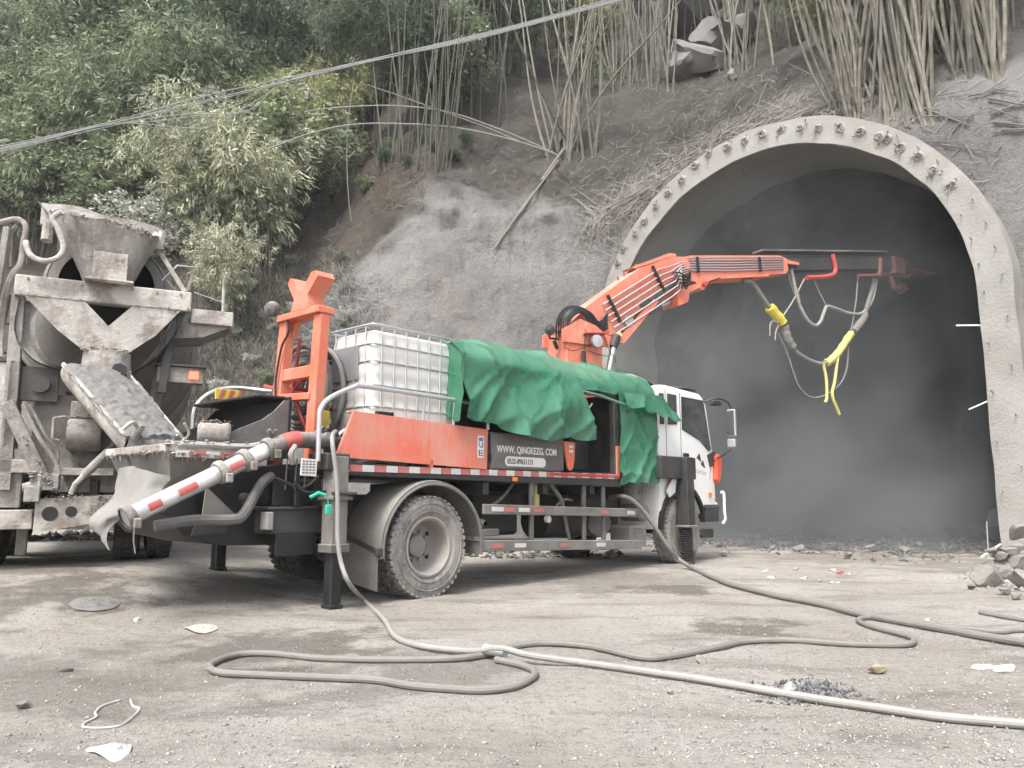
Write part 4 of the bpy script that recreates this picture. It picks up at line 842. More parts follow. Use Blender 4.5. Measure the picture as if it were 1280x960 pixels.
pt(MB().cyl(bp_(.40, 2.7, .24), bp_(.62, 3.52, .24), .05, None, 12), 'lift_ram', 'chrome'); pt(MB().cyl(bp_(.58, 3.42, .24), bp_(.66, 3.62, .24), .075, None, 12), 'ram_eye', 'dark_steel')
for k in range(6):            # steel hydraulic lines along both booms
    dz = -.055 * k + .02
    P = [bp_(.40 + .055 * k, 3.96 + .12 + dz * 1.25 - .02 * k, .225), bp_(1.62 + .055 * k, 4.86 + dz * 1.25 - .02 * k, .225), bp_(1.82 + .05 * k, 4.93 + dz - .02 * k, .235), bp_(2.10, 5.06 + dz * .8, .25), bp_(2.28, 5.10 + dz * .7, .23)]
    link('hydraulic_line', MB().tube(P, .013, 6).mesh('hydraulic_line', 'galvanised'), b1)
    P = [bp_(2.34, 5.21 - .045 * k, .19), bp_(3.4, 5.385 - .05 * k, .19), bp_(4.72, 5.595 - .045 * k, .19), bp_(4.95, 5.60 - .04 * k, .12), bp_(5.06, 5.55 - .03 * k, .08)]
    link('hydraulic_line', MB().tube(P, .012, 6).mesh('hydraulic_line', 'galvanised'), b2)
for (s_, z) in ((.62, 4.06), (1.58, 4.70)): link('line_clamp', MB().bar(bp_(s_ - .12, z + .22, .235), bp_(s_ + .14, z - .20, .235), .05, .03, .004, up=-bl).mesh('line_clamp', 'black'), b1)
for s_, z in ((2.52, 5.13), (4.10, 5.38)): link('line_clamp', MB().bar(bp_(s_, z + .12, .205), bp_(s_ + .02, z - .16, .205), .05, .04, .004, up=-bl).mesh('line_clamp', 'black'), b2)
for k in range(7):            # flexible loops at the foot of the boom
    q = .022 * k; P = spline([bp_(-.42 + .03 * k, 3.50, .10 + .03 * k), bp_(-.43 + q, 3.78 - q * .4, .16 + q), bp_(-.30 + q, 3.97 - q * .7, .20 + q), bp_(-.08 + q * .5, 4.00 - q, .25 + q * .4), bp_(.14, 3.92 - q * 1.4, .27), bp_(.30, 3.80 - q * 1.2, .26), bp_(.48, 3.98 - q * 1.9, .24)], 6)
    pt(MB().tube(P, .016, 6), 'hydraulic_hose', 'rubber')
for k in range(5):
    P = spline([bp_(1.90 + .05 * k, 4.86 - .06 * k, .24), bp_(2.02, 4.86 - .06 * k, .30 + .02 * k), bp_(2.16, 4.80 - .05 * k, .30), bp_(2.30, 4.95 - .03 * k, .26)], 5); pt(MB().tube(P, .014, 6), 'hydraulic_hose', 'rubber')
mb = MB(); mb.lathe([(0, .001), (0, .05), (.06, .08), (.10, .085), (.12, .001)], bp_(-.56, 3.58, .12), -bl * 1.0 - bx * .5, 14); mb.tube([bp_(-.40, 3.47, .15), bp_(-.56, 3.47, .13), bp_(-.57, 3.58, .12)], .02, 6); mb.tube([bp_(-.46, 3.45, .1), bp_(-.40, 3.32, .1)], .03, 6); pt(mb, 'work_lamp', 'black')
mb = MB(); mb.lathe([(0, .001), (0, .07), (.05, .10), (.10, .10), (.11, .001)], bp_(.12, 3.44, .36), -bl, 16); pt(mb, 'turret_lamp', 'chrome'); pt(MB().bar(bp_(-.06, 3.56, .36), bp_(.36, 3.60, .36), .12, .02), 'lamp_bracket', 'red')
mb = MB(); mb.cyl(bp_(-.06, 3.05, .33), bp_(-.06, 3.28, .33), .035, None, 10); mb.tube([bp_(-.06, 3.26, .33), bp_(-.03, 3.55, .34)], .008, 5); pt(mb, 'pendant_control', 'black')
for P in ([(-.40, 3.30), (-.25, 3.27), (0, 3.36), (.12, 3.40)], [(.02, 3.30), (.2, 3.26), (.42, 3.24)], [(.36, 3.55), (.44, 3.35), (.56, 3.2), (.52, 3.1)]): pt(MB().tube(spline([bp_(a, b_, .325) for a, b_ in P], 5), .006, 5), 'lamp_cable', 'rubber')
# telescopic arm
arm = pt(slab([(4.80, 5.60), (8.38, 6.22), (8.36, 5.95), (4.80, 5.37)], -.12, .12), 'telescopic_arm', 'dark_steel')
link('slide_rail', slab([(4.26, 5.665), (8.1, 6.262), (8.1, 6.295), (4.26, 5.70)], -.10, .16).mesh('slide_rail', 'grey_steel'), arm)
link('end_bracket', slab([(4.90, 5.50), (5.22, 5.52), (5.22, 5.57), (4.90, 5.57)], .10, .20).mesh('end_bracket', 'orange'), arm)
for P, hm in (([(6.29, 5.92), (6.36, 5.60), (6.15, 5.44), (5.47, 5.31)], 'red'), ([(7.86, 6.08), (7.80, 5.74), (7.62, 5.66), (7.07, 5.57)], 'dull_red')): link('hose_hanger', MB().tube(spline([bp_(a, b_, .16) for a, b_ in P], 5), .045, 8).mesh('hose_hanger', hm), arm)
head = pt(slab([(8.3, 6.2), (8.62, 6.2), (8.62, 5.82), (8.3, 5.82)], -.22, .22), 'nozzle_head', 'dull_red')
for P, r, mt in (([(8.5, 5.9), (9.0, 6.0), (9.5, 6.05)], .08, 'dull_red'), ([(9.4, 6.03), (9.95, 6.10)], .05, 'dusty_steel'), ([(8.35, 5.8), (8.45, 5.55), (8.7, 5.5), (8.9, 5.6)], .06, 'dull_red'), ([(8.6, 6.1), (8.9, 6.2), (9.1, 6.1)], .06, 'dull_red')): link('nozzle_pipe', MB().tube([bp_(a, b_, .05) for a, b_ in P], r, 10).mesh('nozzle_pipe', mt), head)
for a, b_ in ((8.75, 5.62), (8.78, 6.12), (9.1, 5.95)): link('nozzle_motor', MB().lathe([(0, .001), (0, .09), (.2, .09), (.22, .001)], bp_(a, b_, -.1), -bl, 12).mesh('nozzle_motor', 'dull_red'), head)
# ------------------------------------------------------------------ things carried by the pump truck (all built in the truck's frame)
PM = Matrix.Translation((-0.8557, 8.2121, 0)) @ Matrix.Rotation(math.pi / 2 - TTH, 4, 'Z')
def carried(name, base, label, cat, group=None):
    o = empty(name, PM @ Vector(base), math.pi / 2 - TTH, label, cat, group); return o, np.array(base, float)
def shift(mb, b): mb.v = [(x - b[0], y - b[1], z - b[2]) for x, y, z in mb.v]; return mb
# water tank
ibc, b0 = carried('water_tank', (-.13, .5, 1.35), 'square white plastic water tank in a steel cage on the truck deck', 'water tank')
X0, X1, Y0, Y1, Z0, Z1 = -.73, .48, .12, .88, 1.70, 2.79
mb = MB()
for x in (X0, -.16, X1 - .1): mb.span((x, Y0, 1.36), (x + .1, Y1, 1.66))
for y in (Y0, .45, Y1 - .1): mb.span((X0, y, 1.655), (X1, y + .1, 1.70))
shift(mb, b0).build('pallet', 'grey_steel', ibc)
def rbox(x0, x1, y0, y1, z0, z1, r, nseg=6, belly=.015):
    rows = []
    for z, ins in [(z0, r * .8), (z0 + r * .3, r * .25), (z0 + r, 0)] + [(z0 + r + (z1 - z0 - 2 * r) * t, -belly * math.sin(math.pi * ((t * 4) % 1)) ) for t in np.linspace(.02, .98, 25)] + [(z1 - r, 0), (z1 - r * .3, r * .25), (z1, r * .8), (z1 + .002, r * 2.4)]:
        pts = []
        for cx, cy, a0 in ((x1 - r, y1 - r, 0), (x0 + r, y1 - r, 90), (x0 + r, y0 + r, 180), (x1 - r, y0 + r, 270)):
            for k in range(nseg + 1):
                a = R_(a0 + 90 * k / nseg); pts.append((cx + (r - ins * .999) * math.cos(a) if True else 0, cy + (r - ins * .999) * math.sin(a), z))
        rows.append(pts)
    mb = MB(); mb.grid(np.array(rows), wrap=True); k = len(rows[0]); n0 = len(rows); mb.f.append(tuple(range((n0 - 1) * k, n0 * k))); return mb
shift(rbox(X0 + .015, X1 - .015, Y0 + .015, Y1 - .015, Z0, Z1 - .03, .09), b0).build('bottle', 'ibc_white', ibc)
shift(MB().cyl((-.13, .5, Z1 - .03), (-.13, .5, Z1 + .02), .11, None, 18), b0).build('cap', 'black', ibc)
hz_ = [1.76, 1.98, 2.20, 2.42, 2.64, 2.79]
hz_ = [1.72, 1.95, 2.17, 2.42, 2.60, 2.80]
for k, z in enumerate(hz_):
    a = .05; P = []
    for cx, cy, a0 in ((X1 - a, Y1 - a, 0), (X0 + a, Y1 - a, 90), (X0 + a, Y0 + a, 180), (X1 - a, Y0 + a, 270)):
        for q in range(4): t = R_(a0 + 30 * q); P.append((cx + a * math.cos(t), cy + a * math.sin(t), z))
    shift(MB().tube(P, .014 if k == 5 else .0095, 6, closed=True), b0).build('cage_bar', 'galvanised', ibc)
vm = MB().tube([(0, 0, Z0 - 1.35), (0, 0, Z1 - 1.35)], .0095, 6).mesh('cage_bar', 'galvanised')
for x in np.linspace(X0 + .12, X1 - .10, 7):
    for y in (Y0, Y1): link('cage_bar', vm, ibc, (x - b0[0], y - b0[1], 0))
for y in np.linspace(Y0 + .12, Y1 - .12, 4):
    for x in (X0, X1): link('cage_bar', vm, ibc, (x - b0[0], y - b0[1], 0))
shift(MB().span((X0 - .014, Y0 + .22, 2.24), (X0 - .010, Y1 - .08, 2.60), .001), b0).build('label_panel', 'galvanised', ibc)
shift(MB().span((X0 + .06, Y0 - .03, 1.72), (X0 + .28, Y0 + .02, 1.90)), b0).build('corner_block', 'black', ibc)
# coiled hose on a reel behind the boom rest
reel, b0 = carried('hose_reel', (-.85, 1.05, 1.35), 'reel of coiled grey hose on red spokes behind the orange boom rest', 'hose reel')
for k in range(9):
    r = .50 - .042 * k; a = np.linspace(0, 2 * math.pi, 40, endpoint=False); xx = -.98 + .05 * (k % 2) + .03 * (k % 3)
    shift(MB().tube(np.stack([np.full(40, xx) + .012 * np.sin(3 * a + k), 1.05 + r * np.cos(a), 2.14 + r * np.sin(a)], 1), .03, 8, closed=True), b0).build('coil', ('hose_dark', 'hose', 'hose_dark')[k % 3], reel)
for k in range(7):
    r = .52 - .03 * k; a = np.linspace(0, 2 * math.pi, 36, endpoint=False)
    shift(MB().tube(np.stack([np.full(36, -.78 + .06 * k), 1.05 + r * np.cos(a), 2.14 + r * np.sin(a)], 1), .028, 8, closed=True), b0).build('coil', ('hose_pale', 'hose')[k % 2], reel)
for k in range(4):
    a = k * math.pi / 4 + .2; d = np.array([0, math.cos(a), math.sin(a)])
    for xx in (-1.06, -.45): shift(MB().bar(np.array([xx, 1.05, 2.14]) - d * .58, np.array([xx, 1.05, 2.14]) + d * .58, .03, .04), b0).build('spoke', 'red', reel)
shift(MB().cyl((-1.08, 1.05, 2.14), (-.42, 1.05, 2.14), .06), b0).build('axle', 'red', reel); shift(MB().bar((-.75, 1.05, 1.35), (-.75, 1.05, 2.14), .1, .08), b0).build('stand', 'red', reel)
# loose hoses hung on the boom rest
for k, (r, yy_, zz) in enumerate(((.22, .62, 2.42), (.27, .58, 2.38))):
    pass
# tarpaulin
tp, b0 = carried('tarpaulin', (2.4, .6, 1.35), 'creased green tarpaulin draped over the machinery housing of the pump truck', 'tarpaulin')
def crumple(P, amp=1.0, seed=1):
    P = np.asarray(P, float); a_ = P[..., 0] * .8 - P[..., 2] * .9 + P[..., 1] * .5; b_ = P[..., 0] * .75 + P[..., 2] * .7 - P[..., 1] * .3; out = 0
    for k, (fa, fb, am) in enumerate(((.9, 3.0, .062), (3.4, .8, .05), (2.2, 5.5, .013), (6.0, 1.8, .010), (3.5, 11, .003), (12, 4, .003))):
        q = np.stack([a_ * fa, b_ * fb, P[..., 1] * 1.3 + k * 3.3], -1); q = q + .35 * vnoise(q * .7 + 5, seed + 3)[..., None]
        out = out + am * (1 - np.sqrt(np.abs(vnoise(q, seed + k)) + .004) * 1.5)
    return amp * out
nx, ns = 110, 64; G = []
for x in np.linspace(.44, 4.62, nx):
    tf = float(sstep(x, 3.15, 3.5)); rear = float(sstep(x, 1.15, .44))
    yf = 2.2 + (.66 - 2.2) * tf; cr = 3.02 - .03 * math.sin(x * 2.0) - .09 * rear + .03 * math.sin(x * 5 + 1)
    ctl = np.array([(yf + .02, 2.3 + .55 * tf), (yf, 2.80 + .12 * tf), (1.35 + (.62 - 1.35) * tf, cr), (.60 + (.56 - .60) * tf, cr - .05), (.22, 2.80 - .04 * rear), (.05, 2.64 - .03 * rear), (-.01, 2.42)])
    S = spline(ctl, 11)[:ns]; t = np.linspace(0, len(S) - 1, ns); S = np.stack([np.interp(t, np.arange(len(S)), S[:, k]) for k in range(2)], 1)
    G.append(np.stack([np.full(ns, x) - .05 * rear, S[:, 0], S[:, 1]], 1))
G = np.array(G)
end = []
for t in np.linspace(1, .08, 8): e = G[0].copy(); e[:, 2] = 1.85 + (e[:, 2] - 1.85) * t; e[:, 0] -= .05 * (1 - t) + .02; end.append(e)
G = np.concatenate([np.array(end[::-1]), G]); d = crumple(G, 1.0, 3); G = G + d[..., None] * np.array([0, -.55, .5]) - np.array([0, -.02, .02])
mb = MB(); mb.grid(G, flip=False); shift(mb, b0).build('roof_sheet', 'tarp', tp, 80)
def hang(name, fn, nu, nv, amp, seed, mat='tarp'):
    G = np.array([[fn(u, v) for u in np.linspace(0, 1, nu)] for v in np.linspace(0, 1, nv)]); d = crumple(G, amp, seed) * np.linspace(.25, 1.25, nv)[:, None]
    G[..., 1] -= d; G[..., 2] -= .02 * np.sin(np.linspace(0, 1, nu) * 23)[None, :] * np.linspace(0, 1, nv)[:, None]
    mb = MB(); mb.grid(G); mb.grid(G + np.array([0, .006, 0]), flip=True); shift(mb, b0).build(name, mat, tp, 80)
def skirtA(u, v):
    xt, xb = .33 + u * 2.13, .30 + u * 2.54; zb = 1.90 - .17 * min(1, u * 2.4) + .03 * u + .02 * math.sin(u * 9)
    bow = (v * (1 - v)) * 4; x = xt + (xb - xt) * (v ** 1.5); top = max(0, 1 - v * 4)
    return (x - .04 * bow * u, -.055 - .05 * v - .035 * bow - .035 * math.sin(v * 8 + u * 3.5) * min(1, v * 3) + .20 * top ** 1.5, 2.82 + (zb - 2.82) * v)
hang('side_sheet', skirtA, 90, 44, 1.5, 14)
hang('hanging_sheet', lambda u, v: (3.56 + u * .98 + .02 * math.sin(v * 5), -.015 - .03 * math.sin(math.pi * u) * v, 2.52 - v * (1.31 - .02 * u)), 46, 60, .8, 24)
hang('rear_sheet', lambda u, v: (.345 - .05 * v + .02 * math.sin(u * 7), -.13 + u * 1.0, 2.74 + .12 * u - v * .88), 24, 30, .7, 64)
hang('corner_flap', lambda u, v: (3.62 + u * (1.05 + .42 * v) , -.06 - .05 * v - .03 * math.sin(3 * u), 2.50 + .06 * u - v * (.19 + .24 * u) + .05 * v * u), 44, 22, .9, 34)
hang('back_fold', lambda u, v: (4.50 + u * .22, .03 + .02 * u, 2.45 - v * .72), 12, 22, .5, 44, 'tarp_dark')
mb = MB(); mb.tube([(2.42, -.05, 2.44), (3.02, -.07, 2.40), (3.66, -.06, 2.33)], .02, 7); shift(mb, b0).build('rolled_edge', 'tarp_dark', tp)
ct, b0 = carried('cab_sheet', (5.4, .7, 2.78), 'small dark green sheet crumpled on the roof of the white cab', 'tarpaulin')
G = np.array([[(4.72 + u * 1.45, .18 + v * 1.2 + .1 * math.sin(u * 6), 2.80 + .10 * math.sin(math.pi * v) * (1 - .6 * u) + .09 * math.sin(math.pi * v) * math.exp(-((u - .12) / .12) ** 2)) for v in np.linspace(0, 1, 26)] for u in np.linspace(0, 1, 34)])
G[..., 2] += crumple(G, 1.0, 54) * .7 * np.sin(np.linspace(0, 1, 26) * math.pi)[None, :]; mb = MB(); mb.grid(G, flip=True); mb.grid(G - np.array([0, 0, .012])); shift(mb, b0).build('sheet', 'tarp_dark', ct, 80)
# sacking over the pump outlet
sk, b0 = carried('sacking_sheet', (-3.05, .35, .3), 'cement stained pale sacking sheet hung over the end of the silver pipe', 'sacking')
pts = {}
def W2T(p): q = PM.inverted() @ Vector(p); return np.array(q)
rowsp = [[(150, 585), (166, 583), (190, 590), (215, 596)], [(146, 605), (162, 605), (185, 610), (208, 606)], [(140, 622), (158, 622), (176, 626), (196, 622)], [(120, 640), (140, 640), (160, 640), (178, 640)], [(112, 652), (128, 652), (138, 652), (146, 652)], [(117, 664), (124, 668), (130, 672), (134, 668)], [(130, 678), (132, 682), (134, 686), (136, 689)]]
ydep = [[6.95, 6.75, 6.65, 6.70], [6.9, 6.70, 6.6, 6.66], [6.8, 6.6, 6.52, 6.58], [6.7, 6.5, 6.42, 6.42], [6.62, 6.5, 6.5, 6.5], [6.6, 6.55, 6.52, 6.5], [6.55, 6.52, 6.5, 6.5]]
C4 = np.array([[W2T(at(px, py, yd)) for (px, py), yd in zip(a, b_)] for a, b_ in zip(rowsp, ydep)])
A = np.array([spline(r, 7) for r in C4]); G = np.array([spline(A[:, k], 7) for k in range(A.shape[1])])
G = G + (fbm(G * 9, 3, 5) * .022)[..., None] * np.array([.5, -1, .3]); mb = MB(); mb.grid(G); mb.grid(G + np.array([.0, .012, 0]), flip=True); shift(mb, b0).build('sheet', 'burlap', sk, 60)
mb = MB(); mb.tube([W2T(at(168, 655, 6.45)), W2T(at(167, 675, 6.45)), W2T(at(169, 692, 6.45))], .006, 5); shift(mb, b0).build('loose_thread', 'burlap', sk)

# ------------------------------------------------------------------ mixer truck (frame: x along its tail to the right, y forward, z up)
mixer = empty('concrete_mixer_truck', (-4.404, 8.327, 0.0), R_(26), 'cement covered concrete mixer truck backed up with its chute over the pump', 'truck')
def mp(mb, name, mat='mixer', ang=35, label=None): return mb.build(name, mat, mixer, ang, label=label)
GZ0 = 0.29; cx0 = -.40
mp(MB().span((-.97, .0, 3.15), (.77, .16, 3.38), .012), 'tail_beam', 'mixer_light')
mb = MB()
for k in range(7): mb.cyl((-.85 + k * .25, -.012, 3.34), (-.85 + k * .25, .01, 3.34), .016, None, 8)
mp(mb, 'beam_bolt', 'mixer')
# feed hopper: ragged funnel
n_ = 40; ring = []
for a in np.linspace(0, 2 * math.pi, n_, endpoint=False):
    ca, sa = math.cos(a), math.sin(a)
    sq = lambda c, p: math.copysign(abs(c) ** p, c)
    ring.append((sq(ca, .55), sq(sa, .55)))
rowz = []
for t in np.linspace(0, 1, 9):
    rr = []
    for k, (ca, sa) in enumerate(ring):
        tx = -.16 + .58 * ca; ty = .38 + .46 * sa; tz = 4.08 + .20 * (sa * .5 + .5) + .02 * math.sin(k * 2.1) - .10 * max(0, ca) * (sa < 0) + .04 * max(0, -ca)
        bx_ = -.10 + .21 * ca; by_ = .20 + .20 * sa; bz_ = 3.36
        rr.append((bx_ + (tx - bx_) * t, by_ + (ty - by_) * t, bz_ + (tz - bz_) * t))
    rowz.append(rr)
G = np.array(rowz); G = G + (fbm(G * 5, 2, 6) * .012)[..., None]; mb = MB(); mb.grid(G, wrap=True); fh = mp(mb, 'feed_hopper', 'mixer', 60)
G2 = G + (np.array([-.12, .3, 0]) - G) * np.array([.05, .05, 0]); mb = MB(); mb.grid(G2, wrap=True, flip=True); mb.grid(np.array([G[-1], G2[-1]]), wrap=True); link('hopper_lining', mb.mesh('hopper_lining', 'mixer_light'), fh)
fl = np.array([[(x, .80 + .05 * math.sin(x * 3), z + (.02 * math.sin(9 * x))) for x in np.linspace(-.88, .46, 20)] for z in (4.22, 4.32, 4.42 )]); fl[2, :, 2] += np.linspace(.06, -.05, 20); mb = MB(); mb.grid(fl); mb.grid(fl + np.array([0, .02, 0]), flip=True); link('hopper_flap', mb.mesh('hopper_flap', 'mixer_light'), fh)
for s_, xs in ((-1, -.80), (1, .42)):
    g2 = np.array([[(xs + s_ * .06 * v, .80 - .8 * u, 4.18 + .16 * (1 - u) + .08 * v) for v in (0, .5, 1)] for u in np.linspace(0, 1, 8)]); mb = MB(); mb.grid(g2); mb.grid(g2 + np.array([s_ * .015, 0, 0]), flip=True); link('hopper_flap', mb.mesh('hopper_flap', 'mixer_light'), fh)
pl = mp(MB().span((-.25, -.13, 3.36), (.09, -.10, 3.70), .008), 'bracket_plate', 'mixer_light')
for x in (-.02, .03): link('plate_hole', MB().cyl((x, -.134, 3.62), (x, -.128, 3.62), .018, None, 10).mesh('plate_hole', 'drum'), pl)
mp(MB().span((-.32, -.14, 3.375), (.16, .05, 3.40)), 'bracket_foot', 'mixer_light')
# collector plates under the beam, with a notch
def bulge(poly, name, y0, mat, d=.02):
    mp(MB().prism(poly, (0, y0, 0), (1, 0, 0), (0, 0, 1), d), name, mat)
bulge([(-.87, 3.15), (-.30, 3.15), (-.06, 2.90), (.16, 3.15), (.66, 3.15), (.42, 2.84), (.16, 2.62), (-.27, 2.60), (-.55, 2.82)], 'collector_plate', .03, 'mixer_light')
mb = MB(); mb.lathe([(0, .245), (.05, .25), (.27, .24), (.27, .215), (0, .215)], (-.055, .14, 2.34), (0, 0, 1), 26); mp(mb, 'spout', 'mixer_light')
mp(MB().prism([(-.02, 2.35), (.16, 2.35), (.155, 2.44), (.09, 2.475), (.03, 2.46)], (0, -.112, 0), (1, 0, 0), (0, 0, 1), .01), 'spout_gap', 'black')
for s_, P2 in ((-1, [(-.92, 3.12), (-.93, 2.75), (-.75, 2.47), (-.36, 2.33)]), (1, [(.72, 3.14), (.62, 2.86), (.42, 2.55), (.22, 2.38)])):
    S = spline([(a, 0, b_) for a, b_ in P2], 8); g2 = np.array([[p + np.array([0, .02 + .5 * v - (.0 if s_ < 0 else 0), .05 * v]) for v in np.linspace(0, 1, 6)] for p in S]); mb = MB(); mb.grid(g2, flip=s_ > 0); mb.grid(g2 + np.array([-s_ * .012, 0, .012]), flip=s_ < 0); mp(mb, 'side_shell', 'mixer')
    inner = spline([(a * .80 + (.0 if s_ < 0 else .02), .035, b_ + .02) for a, b_ in P2], 8); g3 = np.array([[p + (q - p) * t + np.array([0, .10 * math.sin(math.pi * t), 0]) for t in np.linspace(0, 1, 6)] for p, q in zip(S + np.array([0, .03, 0]), inner)]); mb = MB(); mb.grid(g3, flip=s_ < 0); mb.grid(g3 + np.array([0, .012, 0]), flip=s_ > 0); mp(mb, 'side_shell', 'mixer')
link('tape', MB().bar((.36, .018, 2.94), (.50, .018, 3.06), .006, .05, .001, up=(0, 0, 1)).mesh('tape', 'red_tape'), mixer); link('tape', MB().bar((.26, .018, 2.86), (.355, .018, 2.935), .006, .05, .001).mesh('tape', 'white_tape'), mixer)
# drum
dax = np.array([0, math.cos(R_(13)), -math.sin(R_(13))]); mb = MB()
mb.lathe([(0, .50), (.0, .62), (.06, .66), (.12, .62), (.5, .76), (1.1, .98), (1.8, 1.12), (3.4, 1.13), (4.4, .95), (5.0, .55), (5.1, .001)], (-.12, .45, 3.46), dax, 40); drum = mp(mb, 'drum', 'drum')
for k in range(2):
    a = np.linspace(0, 5 * math.pi, 90); t = np.linspace(.6, 4.2, 90); rr = np.interp(t, [.5, 1.1, 1.8, 3.4, 4.4], [.72, .98, 1.12, 1.13, .95]) + .004
    u1 = np.array([1.0, 0, 0]); v1 = np.cross(dax, u1); P3 = np.array([-.12, .45, 3.46]) + dax * t[:, None] + rr[:, None] * (np.cos(a + k * math.pi)[:, None] * u1 + np.sin(a + k * math.pi)[:, None] * v1)
    link('drum_seam', MB().tube(P3, .012, 5).mesh('drum_seam', 'drum'), drum)
mb = MB(); mb.lathe([(-.005, .615), (.02, .58), (.25, .50), (.9, .30), (.9, .001)], (-.12, .45, 3.46), dax, 30); link('drum_mouth', mb.mesh('drum_mouth', 'black'), drum)
# frame posts and rollers
mp(MB().bar((-.90, .10, 1.1), (-.93, .10, 3.16), .10, .12), 'frame_post'); mp(MB().bar((.52, .12, 2.2), (.60, .12, 3.16), .10, .09), 'frame_post', 'dark_steel'); mp(MB().bar((.38, .5, 1.3), (.55, .2, 3.0), .10, .10), 'frame_post', 'mixer')
mp(MB().bar((-1.30, .3, 1.0), (-1.05, .2, 3.2), .07, .07), 'ladder_rail', 'mixer_light'); mp(MB().bar((-1.18, .1, 1.9), (-1.10, .1, 3.9), .06, .06), 'ladder_rail', 'mixer')
for z in np.arange(1.6, 3.3, .32): mp(MB().tube([(-1.26 + (z - 1) * .11, .28, z), (-.92, .12, z)], .016, 6), 'ladder_rung', 'mixer')
mp(MB().tube(spline([(-1.35, .2, 3.9), (-1.18, .2, 3.98), (-1.02, .2, 4.04), (-.94, .2, 3.96), (-.95, .2, 3.78), (-.96, .2, 3.55), (-1.02, .2, 3.42), (-1.06, .18, 3.2), (-1.06, .15, 2.6), (-.98, .12, 2.2)], 7), .030, 9), 'grab_rail', 'mixer_light')
mp(MB().tube(spline([(-.60, -.12, 4.08), (-.66, -.13, 4.0), (-.60, -.13, 3.88), (-.54, -.12, 3.70), (-.58, -.12, 3.58), (-.70, -.12, 3.52), (-.82, -.10, 3.56), (-.88, -.05, 3.66), (-.90, 0, 3.74)], 7), .030, 9), 'wash_hose', 'mixer_light')
mp(MB().lathe([(0, .001), (0, .06), (.2, .06), (.24, .03), (.24, .001)], (-.74, .25, 3.85), (0, .2, 1), 10), 'water_valve', 'mixer_light')
mp(MB().bar((.33, .25, 4.0), (.70, .10, 3.40), .05, .05), 'strut', 'mixer_light'); mp(MB().bar((.72, .2, 3.40), (.80, .2, 3.75), .04, .04), 'strut'); mp(MB().tube([(.45, .15, 3.52), (.60, .15, 3.72), (.80, .15, 3.72)], .012, 6), 'strut', 'mixer_light')
mp(MB().span((.26, .12, 3.88), (.44, .3, 4.04)), 'funnel_lug'); mp(MB().bar((.80, .15, 3.42), (1.12, .25, 3.36), .012, .012), 'guard_wire', 'mixer_light'); mp(MB().tube([(1.14, .25, 3.20), (1.13, .25, 3.62)], .02, 6), 'guard_post', 'mixer_light')
mb = MB(); mb.span((.78, .05, 3.03), (1.24, .75, 3.20)); mp(mb, 'side_platform', 'mixer_light'); mp(MB().prism([(.50, 2.82), (.92, 2.88), (1.22, 3.03), (.62, 3.03)], (0, .70, 0), (1, 0, 0), (0, 0, 1), .6), 'platform_brace', 'mixer')
mp(MB().tube([(.90, .3, 2.55), (.97, .4, 3.0)], .018, 6), 'lamp_stay')
tl = mp(MB().span((.46, .12, 2.33), (.96, .26, 2.52)), 'tail_lamp_bar', 'mixer'); link('tail_lamp', MB().span((.80, .108, 2.38), (.90, .122, 2.47), .006).mesh('tail_lamp', 'red_light'), tl); link('lamp_hood', MB().span((.44, .08, 2.515), (.98, .28, 2.54)).mesh('lamp_hood', 'dark_steel'), tl)
# chute full of concrete
A0 = np.array([-.16, -.02, 2.36]); A1 = np.array([.46, -1.20, 1.52]); cdv = (A1 - A0); cdv /= np.linalg.norm(cdv); sdv = np.cross(cdv, [0, 0, 1.0]); sdv /= np.linalg.norm(sdv); ndv = np.cross(sdv, cdv)
def chute_sec(t, r=.33, lift=.0, wdt=1.0):
    o = A0 + (A1 - A0) * t; P = []
    for a in np.linspace(-1.65, 1.65, 15):
        aa = max(-1.2, min(1.2, a)); p = o + sdv * (r * wdt * math.sin(aa)) - ndv * (r * math.cos(aa) - r * .3) + ndv * (.20 * max(0, abs(a) - 1.2)); P.append(p)
    return P
G = np.array([chute_sec(t, .36 - .05 * t) for t in np.linspace(0, 1, 16)]); mb = MB(); mb.grid(G); mb.grid(G - ndv * .02, flip=True); mb.grid(np.array([G[:, 0], G[:, 0] - ndv * .02 - sdv * .02])); mb.grid(np.array([G[:, -1], G[:, -1] - ndv * .02 + sdv * .02])); G_ch = G.copy(); ch = mp(mb, 'chute', 'mixer_light')
for k in (0, -1): link('chute_edge', MB().tube(G[:, k], .018, 6).mesh('chute_edge', 'mixer_light'), ch)
mb = MB(); mb.tube(spline([A1 + sdv * .2 + ndv * .22, A1 + sdv * .25 + ndv * .05 - np.array([0, 0, .1]), A1 + sdv * .15 - np.array([0, 0, .28])], 6), .035, 7); link('rubber_lip', mb.mesh('rubber_lip', 'mixer_light'), ch)
mb = MB(); mb.tube(spline([A1 - sdv * .24 + ndv * .25 - cdv * .05, A1 - sdv * .30 + ndv * .16, A1 - sdv * .26 + ndv * .08, A1 - sdv * .18 + ndv * .14], 6), .014, 6); link('chute_hook', mb.mesh('chute_hook', 'mixer_light'), ch)
mb = MB(); mb.tube(spline([A1 + sdv * .24 + ndv * .2, A1 + sdv * .30 + ndv * .24, A1 + sdv * .36 + ndv * .16], 6), .02, 6); link('chute_hook', mb.mesh('chute_hook', 'mixer_light'), ch)
cm = np.array([[A0 + (A1 - A0) * t + sdv * s_ * (.36 - .04 * t) + ndv * (.06 + .07 * math.cos(s_ * 1.4)) for s_ in np.linspace(-1, 1, 40)] for t in np.linspace(.03, 1.0, 90)])
